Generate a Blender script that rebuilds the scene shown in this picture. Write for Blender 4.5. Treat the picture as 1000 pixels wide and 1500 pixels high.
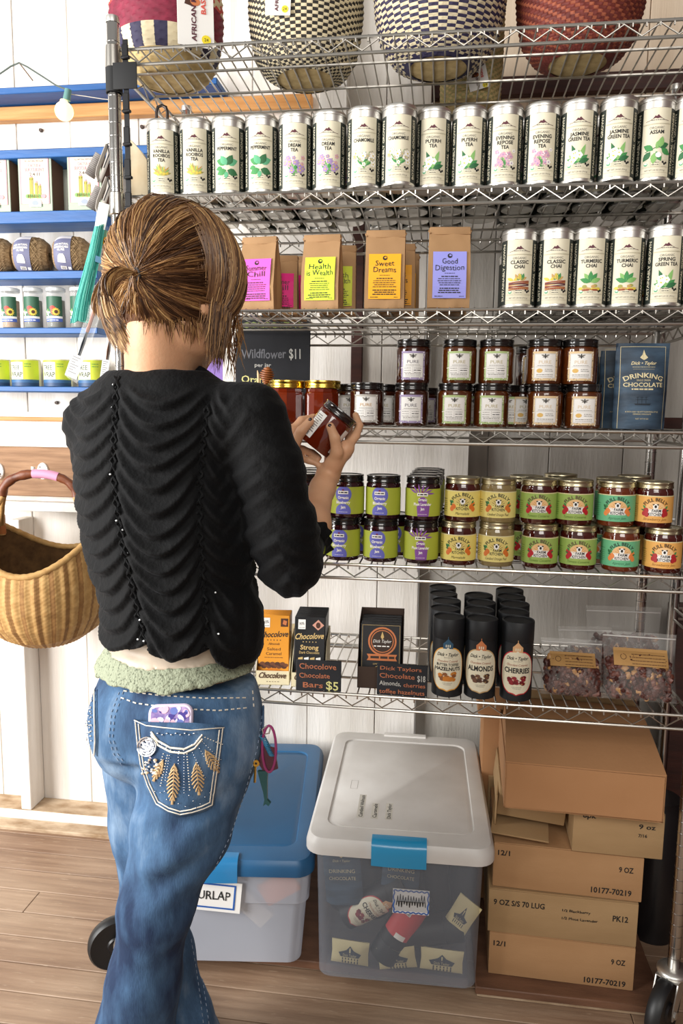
import bpy, bmesh, math, random
import numpy as np
from mathutils import Vector, Matrix, Euler
from mathutils.bvhtree import BVHTree
random.seed(7)
PI = math.pi
for o in list(bpy.data.objects):
    bpy.data.objects.remove(o)
SC = bpy.context.scene
COL = SC.collection

# ------------------------------------------------------------------ camera
F_PX = 1081.88
CAM = np.array([0.6764, -1.508, 1.283])
def cam_axes(p, y, r):
    fw = np.array([math.sin(y)*math.cos(p), math.cos(y)*math.cos(p), -math.sin(p)])
    rt = np.array([math.cos(y), -math.sin(y), 0.0])
    dn = np.cross(fw, rt)
    c, s = math.cos(r), math.sin(r)
    return np.array([c*rt + s*dn, -s*rt + c*dn, fw])
AX = cam_axes(0.1305, -0.1342, -0.0133)
cd = bpy.data.cameras.new('camera'); cam = bpy.data.objects.new('camera', cd); COL.objects.link(cam)
cd.sensor_fit = 'VERTICAL'; cd.sensor_height = 36.0; cd.sensor_width = 24.0
cd.lens = F_PX/1500*36.0; cd.clip_start = 0.05
mw = Matrix.Identity(4)
for i in range(3):
    mw[i][0] = AX[0][i]; mw[i][1] = -AX[1][i]; mw[i][2] = -AX[2][i]; mw[i][3] = CAM[i]
cam.matrix_world = mw
SC.camera = cam
def at(x, y, Y):
    """world point seen at pixel (x, y) on the vertical plane at depth Y"""
    v = AX.T @ np.array([(x-500)/F_PX, (y-750)/F_PX, 1.0])
    t = (Y-CAM[1])/v[1]
    return Vector(CAM + t*v)
def atz(x, y, Z):
    v = AX.T @ np.array([(x-500)/F_PX, (y-750)/F_PX, 1.0])
    t = (Z-CAM[2])/v[2]
    return Vector(CAM + t*v)

# ------------------------------------------------------------------ light
SC.view_settings.view_transform = 'Standard'; SC.view_settings.look = 'None'
SC.view_settings.gamma = 1.0; SC.view_settings.use_curve_mapping = False
SC.view_settings.exposure = 0.34
w = bpy.data.worlds.new('world'); SC.world = w; w.use_nodes = True
bg = w.node_tree.nodes['Background']; bg.inputs[0].default_value = (1.0, 0.96, 0.90, 1); bg.inputs[1].default_value = 0.30
def area(name, loc, target, sx, sy, power, col):
    l = bpy.data.lights.new(name, 'AREA'); l.shape = 'RECTANGLE'; l.size = sx; l.size_y = sy
    l.energy = power; l.color = col
    o = bpy.data.objects.new(name, l); COL.objects.link(o)
    o.location = loc
    o.rotation_euler = (Vector(target)-Vector(loc)).to_track_quat('-Z', 'Y').to_euler()
    return o
# daylight through the open shop door, out of frame on the left, and an unseen front light added behind the viewer
area('door_daylight', (-2.0, -1.5, 1.55), (0.0, 0.35, 1.2), 1.6, 2.2, 138, (1.0, 0.985, 0.96))
area('unseen_front_light', (0.9, -2.9, 2.5), (0.7, 0.2, 1.0), 1.6, 1.2, 33, (1.0, 0.96, 0.90))

# ------------------------------------------------------------------ materials
MATS = {}
def srgb(c):
    if isinstance(c, str):
        c = tuple(int(c[i:i+2], 16)/255 for i in (0, 2, 4))
    return tuple(((x/12.92) if x <= 0.04045 else ((x+0.055)/1.055)**2.4) for x in c) + (1.0,)
def mat(name, col, rough=0.5, metal=0.0, var=None, vscale=20.0, vamt=0.5, stretch=(1, 1, 1), bump=0.0,
        bscale=80.0, coat=0.0, trans=0.0, emit=None, estr=1.0, spec=0.5, alpha=1.0, detail=4.0):
    if name in MATS:
        return MATS[name]
    m = bpy.data.materials.new(name); m.use_nodes = True
    nt = m.node_tree; b = nt.nodes['Principled BSDF']
    b.inputs['Base Color'].default_value = srgb(col)
    b.inputs['Roughness'].default_value = rough
    b.inputs['Metallic'].default_value = metal
    b.inputs['Coat Weight'].default_value = coat
    b.inputs['Coat Roughness'].default_value = 0.08
    b.inputs['Transmission Weight'].default_value = trans
    b.inputs['Specular IOR Level'].default_value = spec
    b.inputs['Alpha'].default_value = alpha
    if emit:
        b.inputs['Emission Color'].default_value = srgb(emit); b.inputs['Emission Strength'].default_value = estr
    if var or bump:
        tc = nt.nodes.new('ShaderNodeTexCoord'); mp = nt.nodes.new('ShaderNodeMapping')
        mp.inputs['Scale'].default_value = stretch
        nt.links.new(tc.outputs['Object'], mp.inputs['Vector'])
    if var:
        n = nt.nodes.new('ShaderNodeTexNoise'); n.inputs['Scale'].default_value = vscale; n.inputs['Detail'].default_value = detail
        nt.links.new(mp.outputs[0], n.inputs['Vector'])
        r = nt.nodes.new('ShaderNodeValToRGB')
        r.color_ramp.elements[0].position = 0.5-vamt*0.4; r.color_ramp.elements[1].position = 0.5+vamt*0.4
        r.color_ramp.elements[0].color = srgb(var); r.color_ramp.elements[1].color = srgb(col)
        nt.links.new(n.outputs['Fac'], r.inputs[0]); nt.links.new(r.outputs[0], b.inputs['Base Color'])
    if bump:
        n2 = nt.nodes.new('ShaderNodeTexNoise'); n2.inputs['Scale'].default_value = bscale; n2.inputs['Detail'].default_value = 3
        nt.links.new(mp.outputs[0], n2.inputs['Vector'])
        bp = nt.nodes.new('ShaderNodeBump'); bp.inputs['Strength'].default_value = bump; bp.inputs['Distance'].default_value = 0.004
        nt.links.new(n2.outputs['Fac'], bp.inputs['Height']); nt.links.new(bp.outputs[0], b.inputs['Normal'])
    MATS[name] = m
    return m
def milky(name, col, clear, rough=0.35, tint=(1, 1, 1, 1)):
    """thin translucent plastic film: part of the light passes straight, part is scattered"""
    m = bpy.data.materials.new(name); m.use_nodes = True; nt = m.node_tree
    b = nt.nodes['Principled BSDF']; b.inputs['Base Color'].default_value = srgb(col); b.inputs['Roughness'].default_value = rough
    t = nt.nodes.new('ShaderNodeBsdfTransparent'); t.inputs[0].default_value = tint
    mx = nt.nodes.new('ShaderNodeMixShader'); mx.inputs[0].default_value = clear
    nt.links.new(b.outputs[0], mx.inputs[1]); nt.links.new(t.outputs[0], mx.inputs[2])
    nt.links.new(mx.outputs[0], nt.nodes['Material Output'].inputs['Surface'])
    MATS[name] = m
    return m
def flat(name, col, rough=0.6, **k):
    return mat(name, col, rough, **k)

# ------------------------------------------------------------------ mesh builder
def rotz(a): return Matrix.Rotation(a, 4, 'Z')
def rotx(a): return Matrix.Rotation(a, 4, 'X')
def roty(a): return Matrix.Rotation(a, 4, 'Y')
def T(*p): return Matrix.Translation(Vector(p))
TEXT_CACHE = {}
def text_geo(s, bold=0.0, shear=0.0, res=2):
    key = (s, bold, shear, res)
    if key in TEXT_CACHE:
        return TEXT_CACHE[key]
    cu = bpy.data.curves.new('lettering', 'FONT'); cu.body = s; cu.resolution_u = res
    cu.offset = bold; cu.shear = shear; cu.align_x = 'CENTER'; cu.size = 1.0
    o = bpy.data.objects.new('lettering', cu)
    COL.objects.link(o)
    me = bpy.data.meshes.new_from_object(o)
    vs = [(v.co.x, v.co.y) for v in me.vertices]; fs = [tuple(p.vertices) for p in me.polygons]
    bpy.data.objects.remove(o); bpy.data.curves.remove(cu); bpy.data.meshes.remove(me)
    TEXT_CACHE[key] = (vs, fs)
    return vs, fs
def flatmap(u, v, w): return (u, -w, v)
def cylmap(R, cz=0.0):
    return lambda u, v, w: ((R+w)*math.sin(u/R), -(R+w)*math.cos(u/R), cz+v)
class MB:
    def __init__(s):
        s.v = []; s.f = []; s.m = []; s.mats = []
    def mi(s, m):
        if m not in s.mats: s.mats.append(m)
        return s.mats.index(m)
    def add(s, vs, fs, m, X=None):
        b = len(s.v); k = s.mi(m)
        if X is not None: vs = [X @ Vector(p) for p in vs]
        s.v.extend([tuple(p) for p in vs])
        s.f.extend([tuple(i+b for i in f) for f in fs]); s.m.extend([k]*len(fs))
        return s
    def box(s, c, d, m, X=None, bev=0.0, seg=2):
        if bev:
            bm = bmesh.new(); bmesh.ops.create_cube(bm, size=1.0)
            for v in bm.verts: v.co = Vector((v.co.x*d[0]+c[0], v.co.y*d[1]+c[1], v.co.z*d[2]+c[2]))
            bmesh.ops.bevel(bm, geom=bm.edges[:], offset=bev, segments=seg, profile=0.5, affect='EDGES')
            bm.verts.index_update()
            s.add([v.co.copy() for v in bm.verts], [[v.index for v in f.verts] for f in bm.faces], m, X); bm.free()
            return s
        x, y, z = [k/2 for k in d]
        vs = [(c[0]+a*x, c[1]+b*y, c[2]+e*z) for a in (-1, 1) for b in (-1, 1) for e in (-1, 1)]
        return s.add(vs, [(0, 1, 3, 2), (4, 6, 7, 5), (0, 4, 5, 1), (2, 3, 7, 6), (0, 2, 6, 4), (1, 5, 7, 3)], m, X)
    def lathe(s, prof, n, m, X=None, a0=0.0, a1=2*PI):
        full = abs(a1-a0-2*PI) < 1e-6
        k = n if full else n+1
        vs = []; fs = []
        for (r, z) in prof:
            for i in range(k):
                a = a0+(a1-a0)*i/n
                vs.append((r*math.cos(a), r*math.sin(a), z))
        L = len(prof)
        for j in range(L-1):
            if prof[j][0] < 1e-7 and prof[j+1][0] < 1e-7: continue
            for i in range(n):
                i2 = (i+1) % k
                q = (j*k+i, j*k+i2, (j+1)*k+i2, (j+1)*k+i)
                if prof[j][0] < 1e-7: q = (q[0], q[2], q[3])
                elif prof[j+1][0] < 1e-7: q = (q[0], q[1], q[2])
                fs.append(q)
        return s.add(vs, fs, m, X)
    def tube(s, path, r, n, m, X=None, closed=False, cap=True, flatten=None):
        P = [Vector(p) for p in path]; L = len(P)
        R = r if isinstance(r, (list, tuple)) else [r]*L
        vs = []; fs = []
        t0 = (P[1]-P[0]).normalized()
        up = Vector((0, 0, 1)) if abs(t0.z) < 0.9 else Vector((0, 1, 0))
        nrm = (up - t0*up.dot(t0)).normalized()
        for i in range(L):
            if closed: t = (P[(i+1) % L]-P[i-1]).normalized()
            else: t = (P[min(i+1, L-1)]-P[max(i-1, 0)]).normalized()
            nrm = nrm - t*nrm.dot(t)
            nrm = nrm.normalized() if nrm.length > 1e-9 else t.orthogonal().normalized()
            bn = t.cross(nrm)
            for k in range(n):
                a = 2*PI*k/n
                vs.append(P[i] + nrm*(R[i]*math.cos(a)) + bn*(R[i]*math.sin(a)*(flatten or 1.0)))
        for i in range(L if closed else L-1):
            j = (i+1) % L
            for k in range(n):
                k2 = (k+1) % n
                fs.append((i*n+k, i*n+k2, j*n+k2, j*n+k))
        if cap and not closed:
            fs.append(tuple(range(n-1, -1, -1))); fs.append(tuple((L-1)*n+k for k in range(n)))
        return s.add(vs, fs, m, X)
    def rect(s, u0, u1, v0, v1, w, m, pl=flatmap, nu=1, nv=1, X=None):
        if pl is not flatmap: nu = max(nu, int(math.ceil(abs(u1-u0)/.0042)))
        vs = [pl(u0+(u1-u0)*i/nu, v0+(v1-v0)*j/nv, w) for j in range(nv+1) for i in range(nu+1)]
        fs = [(j*(nu+1)+i, j*(nu+1)+i+1, (j+1)*(nu+1)+i+1, (j+1)*(nu+1)+i) for j in range(nv) for i in range(nu)]
        return s.add(vs, fs, m, X)
    def poly(s, pts, w, m, pl=flatmap, X=None, step=.0042):
        us = [p[0] for p in pts]; u0, u1 = min(us), max(us)
        if pl is flatmap or u1-u0 < step*1.3:
            return s.add([pl(u, v, w) for u, v in pts], [tuple(range(len(pts)))], m, X)
        n = int(math.ceil((u1-u0)/step))                 # cut into strips so that it follows the curve
        def clip(P, c, sg):
            out = []
            for (a, b), (e, f) in zip(P, P[1:]+P[:1]):
                ia, ie = sg*(a-c) >= 0, sg*(e-c) >= 0
                if ia: out.append((a, b))
                if ia != ie: t = (c-a)/(e-a); out.append((c, b+(f-b)*t))
            return out
        P = list(pts)
        for k in range(n):
            Q = clip(clip(P, u0+(u1-u0)*k/n, 1), u0+(u1-u0)*(k+1)/n, -1)
            if len(Q) > 2: s.add([pl(u, v, w) for u, v in Q], [tuple(range(len(Q)))], m, X)
        return s
    def disc(s, u, v, ru, rv, w, m, pl=flatmap, n=14, X=None, rot=0.0):
        c, q = math.cos(rot), math.sin(rot)
        pts = []
        for i in range(n):
            a = 2*PI*i/n; x, y = ru*math.cos(a), rv*math.sin(a)
            pts.append((u+x*c-y*q, v+x*q+y*c))
        return s.poly(pts, w, m, pl, X)
    def ring(s, u, v, ru, rv, th, w, m, pl=flatmap, n=24, X=None, a0=0, a1=2*PI):
        vs = []
        for i in range(n+1):
            a = a0+(a1-a0)*i/n
            for k in (0, th): vs.append(pl(u+(ru-k)*math.cos(a), v+(rv-k)*math.sin(a), w))
        return s.add(vs, [(2*i, 2*i+2, 2*i+3, 2*i+1) for i in range(n)], m, X)
    def leaf(s, u, v, l, wd, ang, w, m, pl=flatmap, X=None):
        c, q = math.cos(ang), math.sin(ang); pts = []
        for x, y in ((0, 0), (.25, .4), (.5, .5), (.75, .33), (1, 0), (.75, -.33), (.5, -.5), (.25, -.4)):
            pts.append((u+l*x*c-wd*y*q, v+l*x*q+wd*y*c))
        return s.poly(pts, w, m, pl, X)
    def frame(s, u0, u1, v0, v1, th, w, m, pl=flatmap, X=None, nu=6):
        s.rect(u0, u1, v0, v0+th, w, m, pl, nu, 1, X); s.rect(u0, u1, v1-th, v1, w, m, pl, nu, 1, X)
        s.rect(u0, u0+th, v0+th, v1-th, w, m, pl, 1, 1, X); s.rect(u1-th, u1, v0+th, v1-th, w, m, pl, 1, 1, X)
        return s
    def line(s, pts, th, w, m, pl=flatmap, X=None):
        for (a, b), (c, d) in zip(pts[:-1], pts[1:]):
            L = math.hypot(c-a, d-b) or 1e-9; nx, ny = -(d-b)/L*th/2, (c-a)/L*th/2
            s.poly([(a-nx, b-ny), (c-nx, d-ny), (c+nx, d+ny), (a+nx, b+ny)], w, m, pl, X)
        return s
    def text(s, t, u, v, h, w, m, pl=flatmap, sx=1.0, bold=0.0, shear=0.0, X=None, width=None, rot=0.0, arc=0.0, jit=0.0, align='C', res=2):
        """h is the cap height; u the centre (or left edge) of the line, v its base line"""
        vs, fs = text_geo(t, bold, shear, res)
        if not vs: return s
        k = h/0.69
        xs = [p[0] for p in vs]; x0, x1 = min(xs), max(xs); wd = (x1-x0)*k*sx
        if width and wd > 0: sx *= width/wd; wd = width
        cx = (x0+x1)/2
        c, q = math.cos(rot), math.sin(rot)
        out = []
        for (a, b) in vs:
            x = (a-cx)*k*sx + (wd/2 if align == 'L' else 0); y = b*k
            if jit: y += jit*h*math.sin(x/h*2.1+len(t)); x += jit*h*0.5*math.sin(y/h*5+x/h*1.3)
            if arc:
                th = x/arc; x, y = (arc+y)*math.sin(th), (arc+y)*math.cos(th)-arc
            out.append(pl(u+x*c-y*q, v+x*q+y*c, w))
        return s.add(out, fs, m, X)
    def dashes(s, u0, u1, v, h, w, m, pl=flatmap, seed=0, X=None, center=False, bold=.55):
        """a printed line too small to read"""
        r = random.Random(seed*31+int(v*1e5)); u = u0
        tot = u1-u0
        if center:
            sh = r.uniform(0, .25)*tot; u += sh/2; u1 -= sh/2
        while u < u1-h*.6:
            L = min(r.uniform(.8, 3.2)*h, u1-u)
            s.rect(u, u+L, v, v+h*bold, w, m, pl, 1, 1, X); u += L+h*.45
        return s
    def mesh(s, name, smooth=40):
        me = bpy.data.meshes.new(name); me.from_pydata(s.v, [], s.f)
        for m in s.mats: me.materials.append(m)
        me.polygons.foreach_set('material_index', s.m)
        if smooth:
            me.polygons.foreach_set('use_smooth', [True]*len(s.f))
            me.set_sharp_from_angle(angle=math.radians(smooth))
        me.update()
        return me
    def build(s, name, parent=None, smooth=40, loc=None, rot=None):
        return link(name, s.mesh(name, smooth), parent, loc, rot)
def link(name, me, parent=None, loc=None, rot=None):
    o = bpy.data.objects.new(name, me); COL.objects.link(o)
    if parent: o.parent = parent
    if loc is not None: o.location = loc
    if rot is not None: o.rotation_euler = rot
    return o
def tag(o, label=None, cat=None, group=None, kind=None):
    if label: o['label'] = label
    if cat: o['category'] = cat
    if group: o['group'] = group
    if kind: o['kind'] = kind
    return o
def thing(name, label, cat, loc=(0, 0, 0), rz=0.0, group=None, rot=None):
    o = bpy.data.objects.new(name, None); COL.objects.link(o); o.empty_display_size = 0.05
    o.location = loc; o.rotation_euler = rot if rot is not None else (0, 0, rz)
    return tag(o, label, cat, group)
def struct(name, mb, smooth=30):
    return tag(mb.build(name, None, smooth), kind='structure')
def clone(root, loc, rz=None, label=None, group=None):
    r = root.copy(); COL.objects.link(r); r.location = loc
    if rz is not None: r.rotation_euler = (0, 0, rz)
    if label: r['label'] = label
    if group: r['group'] = group
    for ch in list(root.children):
        c = ch.copy(); COL.objects.link(c); c.parent = r
        for g in list(ch.children):
            d = g.copy(); COL.objects.link(d); d.parent = c
    return r
def facecam(p, amt=0.6):
    """z rotation turning the -Y front of a thing part of the way to the shop side the viewer stands on"""
    return amt*math.atan2(CAM[0]-p[0], -(CAM[1]-p[1]))
# ------------------------------------------------------------------ shared materials
WHITEP = mat('white_painted_boards', 'f4f0ea', .65, var='d9d2c8', vscale=3, stretch=(6, 6, .5), bump=.25, bscale=30)
GREYP = mat('grey_weathered_panel', 'd0ccc4', .75, var='b3aea5', vscale=5, stretch=(4, 4, .6), bump=.3, bscale=40)
DUSTY = mat('dusty_wood', 'cdb79c', .85, var='927657', vscale=14, stretch=(1, 2, 2), bump=.35, bscale=60)
BLUEP = mat('blue_painted_wood', '2a65a8', .5, var='1f5290', vscale=12, stretch=(.5, 3, 3), bump=.2, bscale=40)
ORANGEW = mat('orange_pine', 'd29a5c', .55, var='b87c3f', vscale=10, stretch=(.6, 8, 8), bump=.15)
REDWOOD = mat('dark_red_wood', '4a2218', .6, var='31150f', vscale=10, stretch=(.6, 8, 8), bump=.2)
BROWNW = mat('brown_board', 'a17c5c', .7, var='7a583c', vscale=9, stretch=(.7, 9, 9), bump=.25)
CHROME = mat('chrome_wire', 'bdb9b2', .30, 1.0)
CHROMED = mat('chrome_post', 'c9c7c4', .18, 1.0)
STEEL = mat('brushed_lid', 'dad8d3', .40, 1.0)
BLACKP = mat('black_plastic', '17171a', .35)
BLACKC = mat('black_card', '17181a', .75)
RUBBER = mat('black_rubber', '161719', .45)
CREAM = mat('cream_label', 'e3dcc3', .5)
WHITE = mat('white_paper', 'f2f0ec', .6)
INK = mat('black_ink', '1d1c1c', .6)
GREYINK = mat('grey_ink', '77726b', .6)
KRAFT = mat('kraft_paper', 'b08a62', .8, var='9c7750', vscale=8, bump=.35, bscale=25)
CARD = mat('cardboard', 'b48c63', .85, var='a67e56', vscale=5, stretch=(1, 1, 3), bump=.12, bscale=120)
CARD2 = mat('cardboard_tan', 'ad8e66', .85, var='9e7f58', vscale=5, stretch=(1, 1, 3), bump=.12, bscale=120)
GOLD = mat('gold_metal', 'd8b55a', .25, 1.0)
BRASSL = mat('pale_gold_lid', 'c8be9e', .32, 1.0)

# ------------------------------------------------------------------ the setting
def plank_mat():
    m = bpy.data.materials.new('floor_boards'); m.use_nodes = True; nt = m.node_tree; b = nt.nodes['Principled BSDF']
    tc = nt.nodes.new('ShaderNodeTexCoord')
    def noise(scale, st, det=5):
        mp = nt.nodes.new('ShaderNodeMapping'); mp.inputs['Scale'].default_value = st
        n = nt.nodes.new('ShaderNodeTexNoise'); n.inputs['Scale'].default_value = scale; n.inputs['Detail'].default_value = det
        nt.links.new(tc.outputs['Object'], mp.inputs[0]); nt.links.new(mp.outputs[0], n.inputs['Vector']); return n
    def ramp(src, stops):
        r = nt.nodes.new('ShaderNodeValToRGB'); e = r.color_ramp.elements
        while len(e) < len(stops): e.new(.5)
        for k, (p, c) in enumerate(stops): e[k].position = p; e[k].color = srgb(c)
        nt.links.new(src, r.inputs[0]); return r
    g = ramp(noise(3, (1, 22, 1), 8).outputs['Fac'], [(.3, '6b5240'), (.5, '91765f'), (.7, 'ac9179')])
    p = ramp(noise(2.2, (1, 1.6, 1), 3).outputs['Fac'], [(.35, '80604a'), (.55, 'a0866f'), (.72, 'bca48c')])
    s = noise(26, (1, 6, 1), 6)
    mx = nt.nodes.new('ShaderNodeMixRGB'); mx.inputs[0].default_value = .5
    nt.links.new(g.outputs[0], mx.inputs[1]); nt.links.new(p.outputs[0], mx.inputs[2])
    sc = ramp(s.outputs['Fac'], [(.62, '000000'), (.72, 'ffffff')])
    mx2 = nt.nodes.new('ShaderNodeMixRGB'); mx2.inputs[2].default_value = srgb('c2ab92')
    mul = nt.nodes.new('ShaderNodeMath'); mul.operation = 'MULTIPLY'; mul.inputs[1].default_value = .4
    nt.links.new(sc.outputs[0], mul.inputs[0]); nt.links.new(mul.outputs[0], mx2.inputs[0])
    nt.links.new(mx.outputs[0], mx2.inputs[1]); nt.links.new(mx2.outputs[0], b.inputs['Base Color'])
    b.inputs['Roughness'].default_value = .5
    bp = nt.nodes.new('ShaderNodeBump'); bp.inputs['Strength'].default_value = .3; bp.inputs['Distance'].default_value = .003
    nt.links.new(s.outputs['Fac'], bp.inputs['Height']); nt.links.new(bp.outputs[0], b.inputs['Normal'])
    return m
FLOORM = plank_mat()
GAP = mat('board_gap', '2b1d14', .9)
AMBERF = mat('worn_amber_floor', 'c58a3d', .5, var='8d6440', vscale=7, stretch=(1, 3, 1), vamt=.6)
mb = MB()
mb.box((.3, -.9, -.045), (5.4, 3.2, .05), GAP)
y = -2.45; k = 0
while y < .62:
    wd = .083
    xs = [-2.3, -1.1 + .37*((k*7) % 5), .5 + .31*((k*3) % 5), 3.0]
    for a, b in zip(xs[:-1], xs[1:]):
        mb.box(((a+b)/2, y+wd/2, -.01), (b-a-.0015, wd-.003, .02), FLOORM, bev=.0012, seg=1)
    y += wd; k += 1
struct('floor', mb)
WARMLITB = mat('warm_lit_boards', 'efdcc4', .65, var='dcc6ab', vscale=3, stretch=(6, 6, .5), bump=.2, bscale=30)  # cream-white upper boards, warm bulb light put into their colour
# back wall: white boards left, recessed greyer panel right
WY = .60
mb = MB()
x = -2.3; k = 0
rnd = random.Random(3)
while x < .60:
    wd = [.19, .14, .165, .205][k % 4]
    wd = min(wd, .62-x)
    mb.box((x+wd/2, WY+.02+rnd.uniform(-.001, .001), 1.6), (wd-.002, .04, 3.2), WHITEP, bev=.0015, seg=1); x += wd; k += 1
mb.box((1.82, WY+.06, .5), (2.4, .04, 1.0), GREYP)
x = .62
while x < 3.0:
    wd = [.17, .2, .185][k % 3]
    for zc, zh, m_ in ((1.5, .98, GREYP), (2.6, 1.2, WARMLITB)): mb.box((x+wd/2, WY+.06+rnd.uniform(-.001, .001), zc), (wd-.0022, .04, zh), m_, bev=.0015, seg=1)
    x += wd; k += 1
struct('wall_back', mb)
mb = MB(); mb.box((1.62, -.45, 1.6), (.05, 2.2, 3.2), REDWOOD); struct('shade_panel_right', mb)  # unseen dark panel, added to block ambient light and darken the right side
# --- framing on the back wall: sill plate, studs, rails (each its own piece of trim)
def trim(n, c, d, m, bev=.002):
    b = MB(); b.box(c, d, m, bev=bev, seg=1); return struct('trim_%d' % n, b)
mb = MB(); mb.box((-.85, .56, .019), (2.9, .08, .038), WHITEP, bev=.002, seg=1); mb.box((-.85, .5605, .0385), (2.88, .078, .002), DUSTY); struct('trim_1', mb)
mb = MB(); mb.box((-.85, .494, .004), (2.9, .05, .012), DUSTY, bev=.002, seg=1); struct('trim_2', mb)
p = at(28, 950, .52)
trim(3, (p.x, .56, .50), (.034, .08, .92), WHITEP)              # stud by the hanging basket
trim(4, (-.70, .585, 1.13), (2.9, .03, .30), WHITEP)             # white band under the shelves
p0 = at(60, 735, .53); p1 = at(60, 728, .53)
trim(5, (-.99, .56, 1.0), (1.7, .06, .028), WHITEP)              # ledge under the hook board
# brown board with the hooks: y 652..728
za, zb = at(60, 655, .55).z, at(60, 727, .55).z
trim(6, (-.99, .557, (za+zb)/2), (1.7, .026, za-zb), BROWNW)
za, zb = at(60, 614, .55).z, at(60, 618.5, .55).z
trim(7, (-.99, .563, za), (1.7, .014, .012), ORANGEW)
# dark red rails and posts seen behind the rack on the right
a, b_ = at(800, 112, .63), at(800, 140, .63)
trim(8, (1.1, .632, (a.z+b_.z)/2), (1.9, .03, (a.z-b_.z)), REDWOOD)
a = at(523, 440, .58)
trim(9, (a.x, .612, 1.62), (.032, .055, .74), REDWOOD)
a = at(800, 612, .6)
trim(10, (1.1, .625, a.z-.01), (1.9, .04, .03), REDWOOD)
a = at(490, 140, .57)
trim(11, (a.x, .572, 2.35), (.075, .056, .62), WHITEP)
a = at(637, 960, .585)
# blue shelves
def shelf_band(n, ytop, ybot, x1px, depth=.105, m=BLUEP, x0=-1.6, Y0=.50):
    zt, zb_ = at(60, ytop, Y0).z, at(60, ybot, Y0).z
    x1 = at(x1px, ytop, Y0).x
    bq = MB(); bq.box(((x0+x1)/2, Y0+depth/2-.002, (zt+zb_)/2), (x1-x0, depth, zt-zb_), m, bev=.002, seg=1)
    o = bq.build('blue_shelf'); return o, zt
BSH = {}
for k, (yt, yb, xe, lab) in enumerate([
        (126, 136, 318, 'thick blue shelf highest on the back wall, above the lit bulb'),
        (218, 231, 330, 'blue shelf board just above the pink fertilizer boxes'),
        (309, 327, 143, 'blue shelf board that the pink fertilizer boxes stand on'),
        (397, 409, 143, 'blue shelf board that the twine balls sit on'),
        (480, 489, 143, 'blue shelf board under the clear seed shaker tubes'),
        (566, 574, 143, 'lowest blue shelf board, holding the yellow green tree tape tubs')]):
    o, BSH[k] = shelf_band(k, yt, yb, xe); tag(o, lab, 'shelf', 'blue wall shelves')
za, zb = at(60, 152, .56).z, at(60, 172, .56).z
x1 = at(455, 150, .56).x
trim(12, ((x1-1.6)/2, .583, (za+zb)/2), (x1+1.6, .03, za-zb), ORANGEW)
# screw heads on the white board
for n, (px, py) in enumerate([(60, 191), (208, 186), (83, 590)]):
    q = at(px, py, .598); s = MB(); s.lathe([(0, .004), (.0045, .004), (.0055, 0), (.0055, -.003)], 12, mat('rusty_screw', '4a3a33', .6), X=T(q.x, .597, q.z) @ rotx(PI/2))
    tag(s.build('screw'), ['rusty screw head in white board below the lit bulb', 'rusty screw head in white board right of the chrome post', 'rusty screw head in white board under the lowest blue shelf'][n], 'screw')

# ------------------------------------------------------------------ the wire rack
RL, RD = 1.194, .432
ZS = [2.0003, 1.7198, 1.4911, 1.2575, .9725, .6896]
HR = .0288
rack = thing('wire_rack', 'tall chrome wire shelving rack on casters stocked with tea, honey, jam and chocolate', 'shelving rack')
def post(x, y):
    b = MB(); b.lathe([(.0122, .135), (.0127, .136), (.0127, 2.055), (.0118, 2.058), (0, 2.0585)], 20, CHROMED)
    for i in range(74):
        z = .16+i*.0254
        b.lathe([(.0127, z-.0012), (.0131, z), (.0127, z+.0012)], 16, mat('post_groove', '9a9896', .3, 1.0))
    for z in ZS:                                       # corner collars of the shelves
        b.lathe([(.0135, z-HR-.008), (.017, z-HR-.006), (.0155, z+.006), (.0135, z+.008)], 20, CHROME)
    b.lathe([(.0134, 2.05), (.0138, 2.055), (.013, 2.062), (0, 2.064)], 16, STEEL)
    o = b.build('post', rack, loc=(x, y, 0)); return o
for x in (0, RL):
    for y in (0, RD): post(x, y)
def wire_shelf():
    b = MB(); r1, r2 = .0034, .0017
    x0, x1 = .016, RL-.016
    for y in (0, RD):
        for z in (0, -HR): b.tube([(x0, y, z), (x1, y, z)], r1, 8, CHROME)
        n = 36; pts = []
        for i in range(n+1): pts.append((x0+.004+(x1-x0-.008)*i/n, y, -.004 if i % 2 == 0 else -HR+.004))
        b.tube(pts, r2, 6, CHROME)
    for x in (0, RL):
        y0, y1 = .016, RD-.016
        for z in (0, -HR): b.tube([(x, y0, z), (x, y1, z)], r1, 8, CHROME)
        pts = [(x, y0+(y1-y0)*i/12, -.004 if i % 2 == 0 else -HR+.004) for i in range(13)]
        b.tube(pts, r2, 6, CHROME)
    n = 48
    for i in range(n):                                 # cross wires, turned down at the rails
        x = x0+.012+(x1-x0-.024)*i/(n-1)
        b.tube([(x, -.001, -.009), (x, -.001, .0002), (x, .002, .0036), (x, RD-.002, .0036), (x, RD+.001, .0002), (x, RD+.001, -.009)], .0018, 5, CHROME)
    for y in (.105, .215, .325):                       # long support wires
        b.tube([(x0-.016, y, -.0012), (x1+.016, y, -.0012)], .0030, 6, CHROME)
    return b.mesh('wire_shelf')
WSM = wire_shelf()
for z in ZS: link('wire_shelf', WSM, rack, (0, 0, z))
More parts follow.
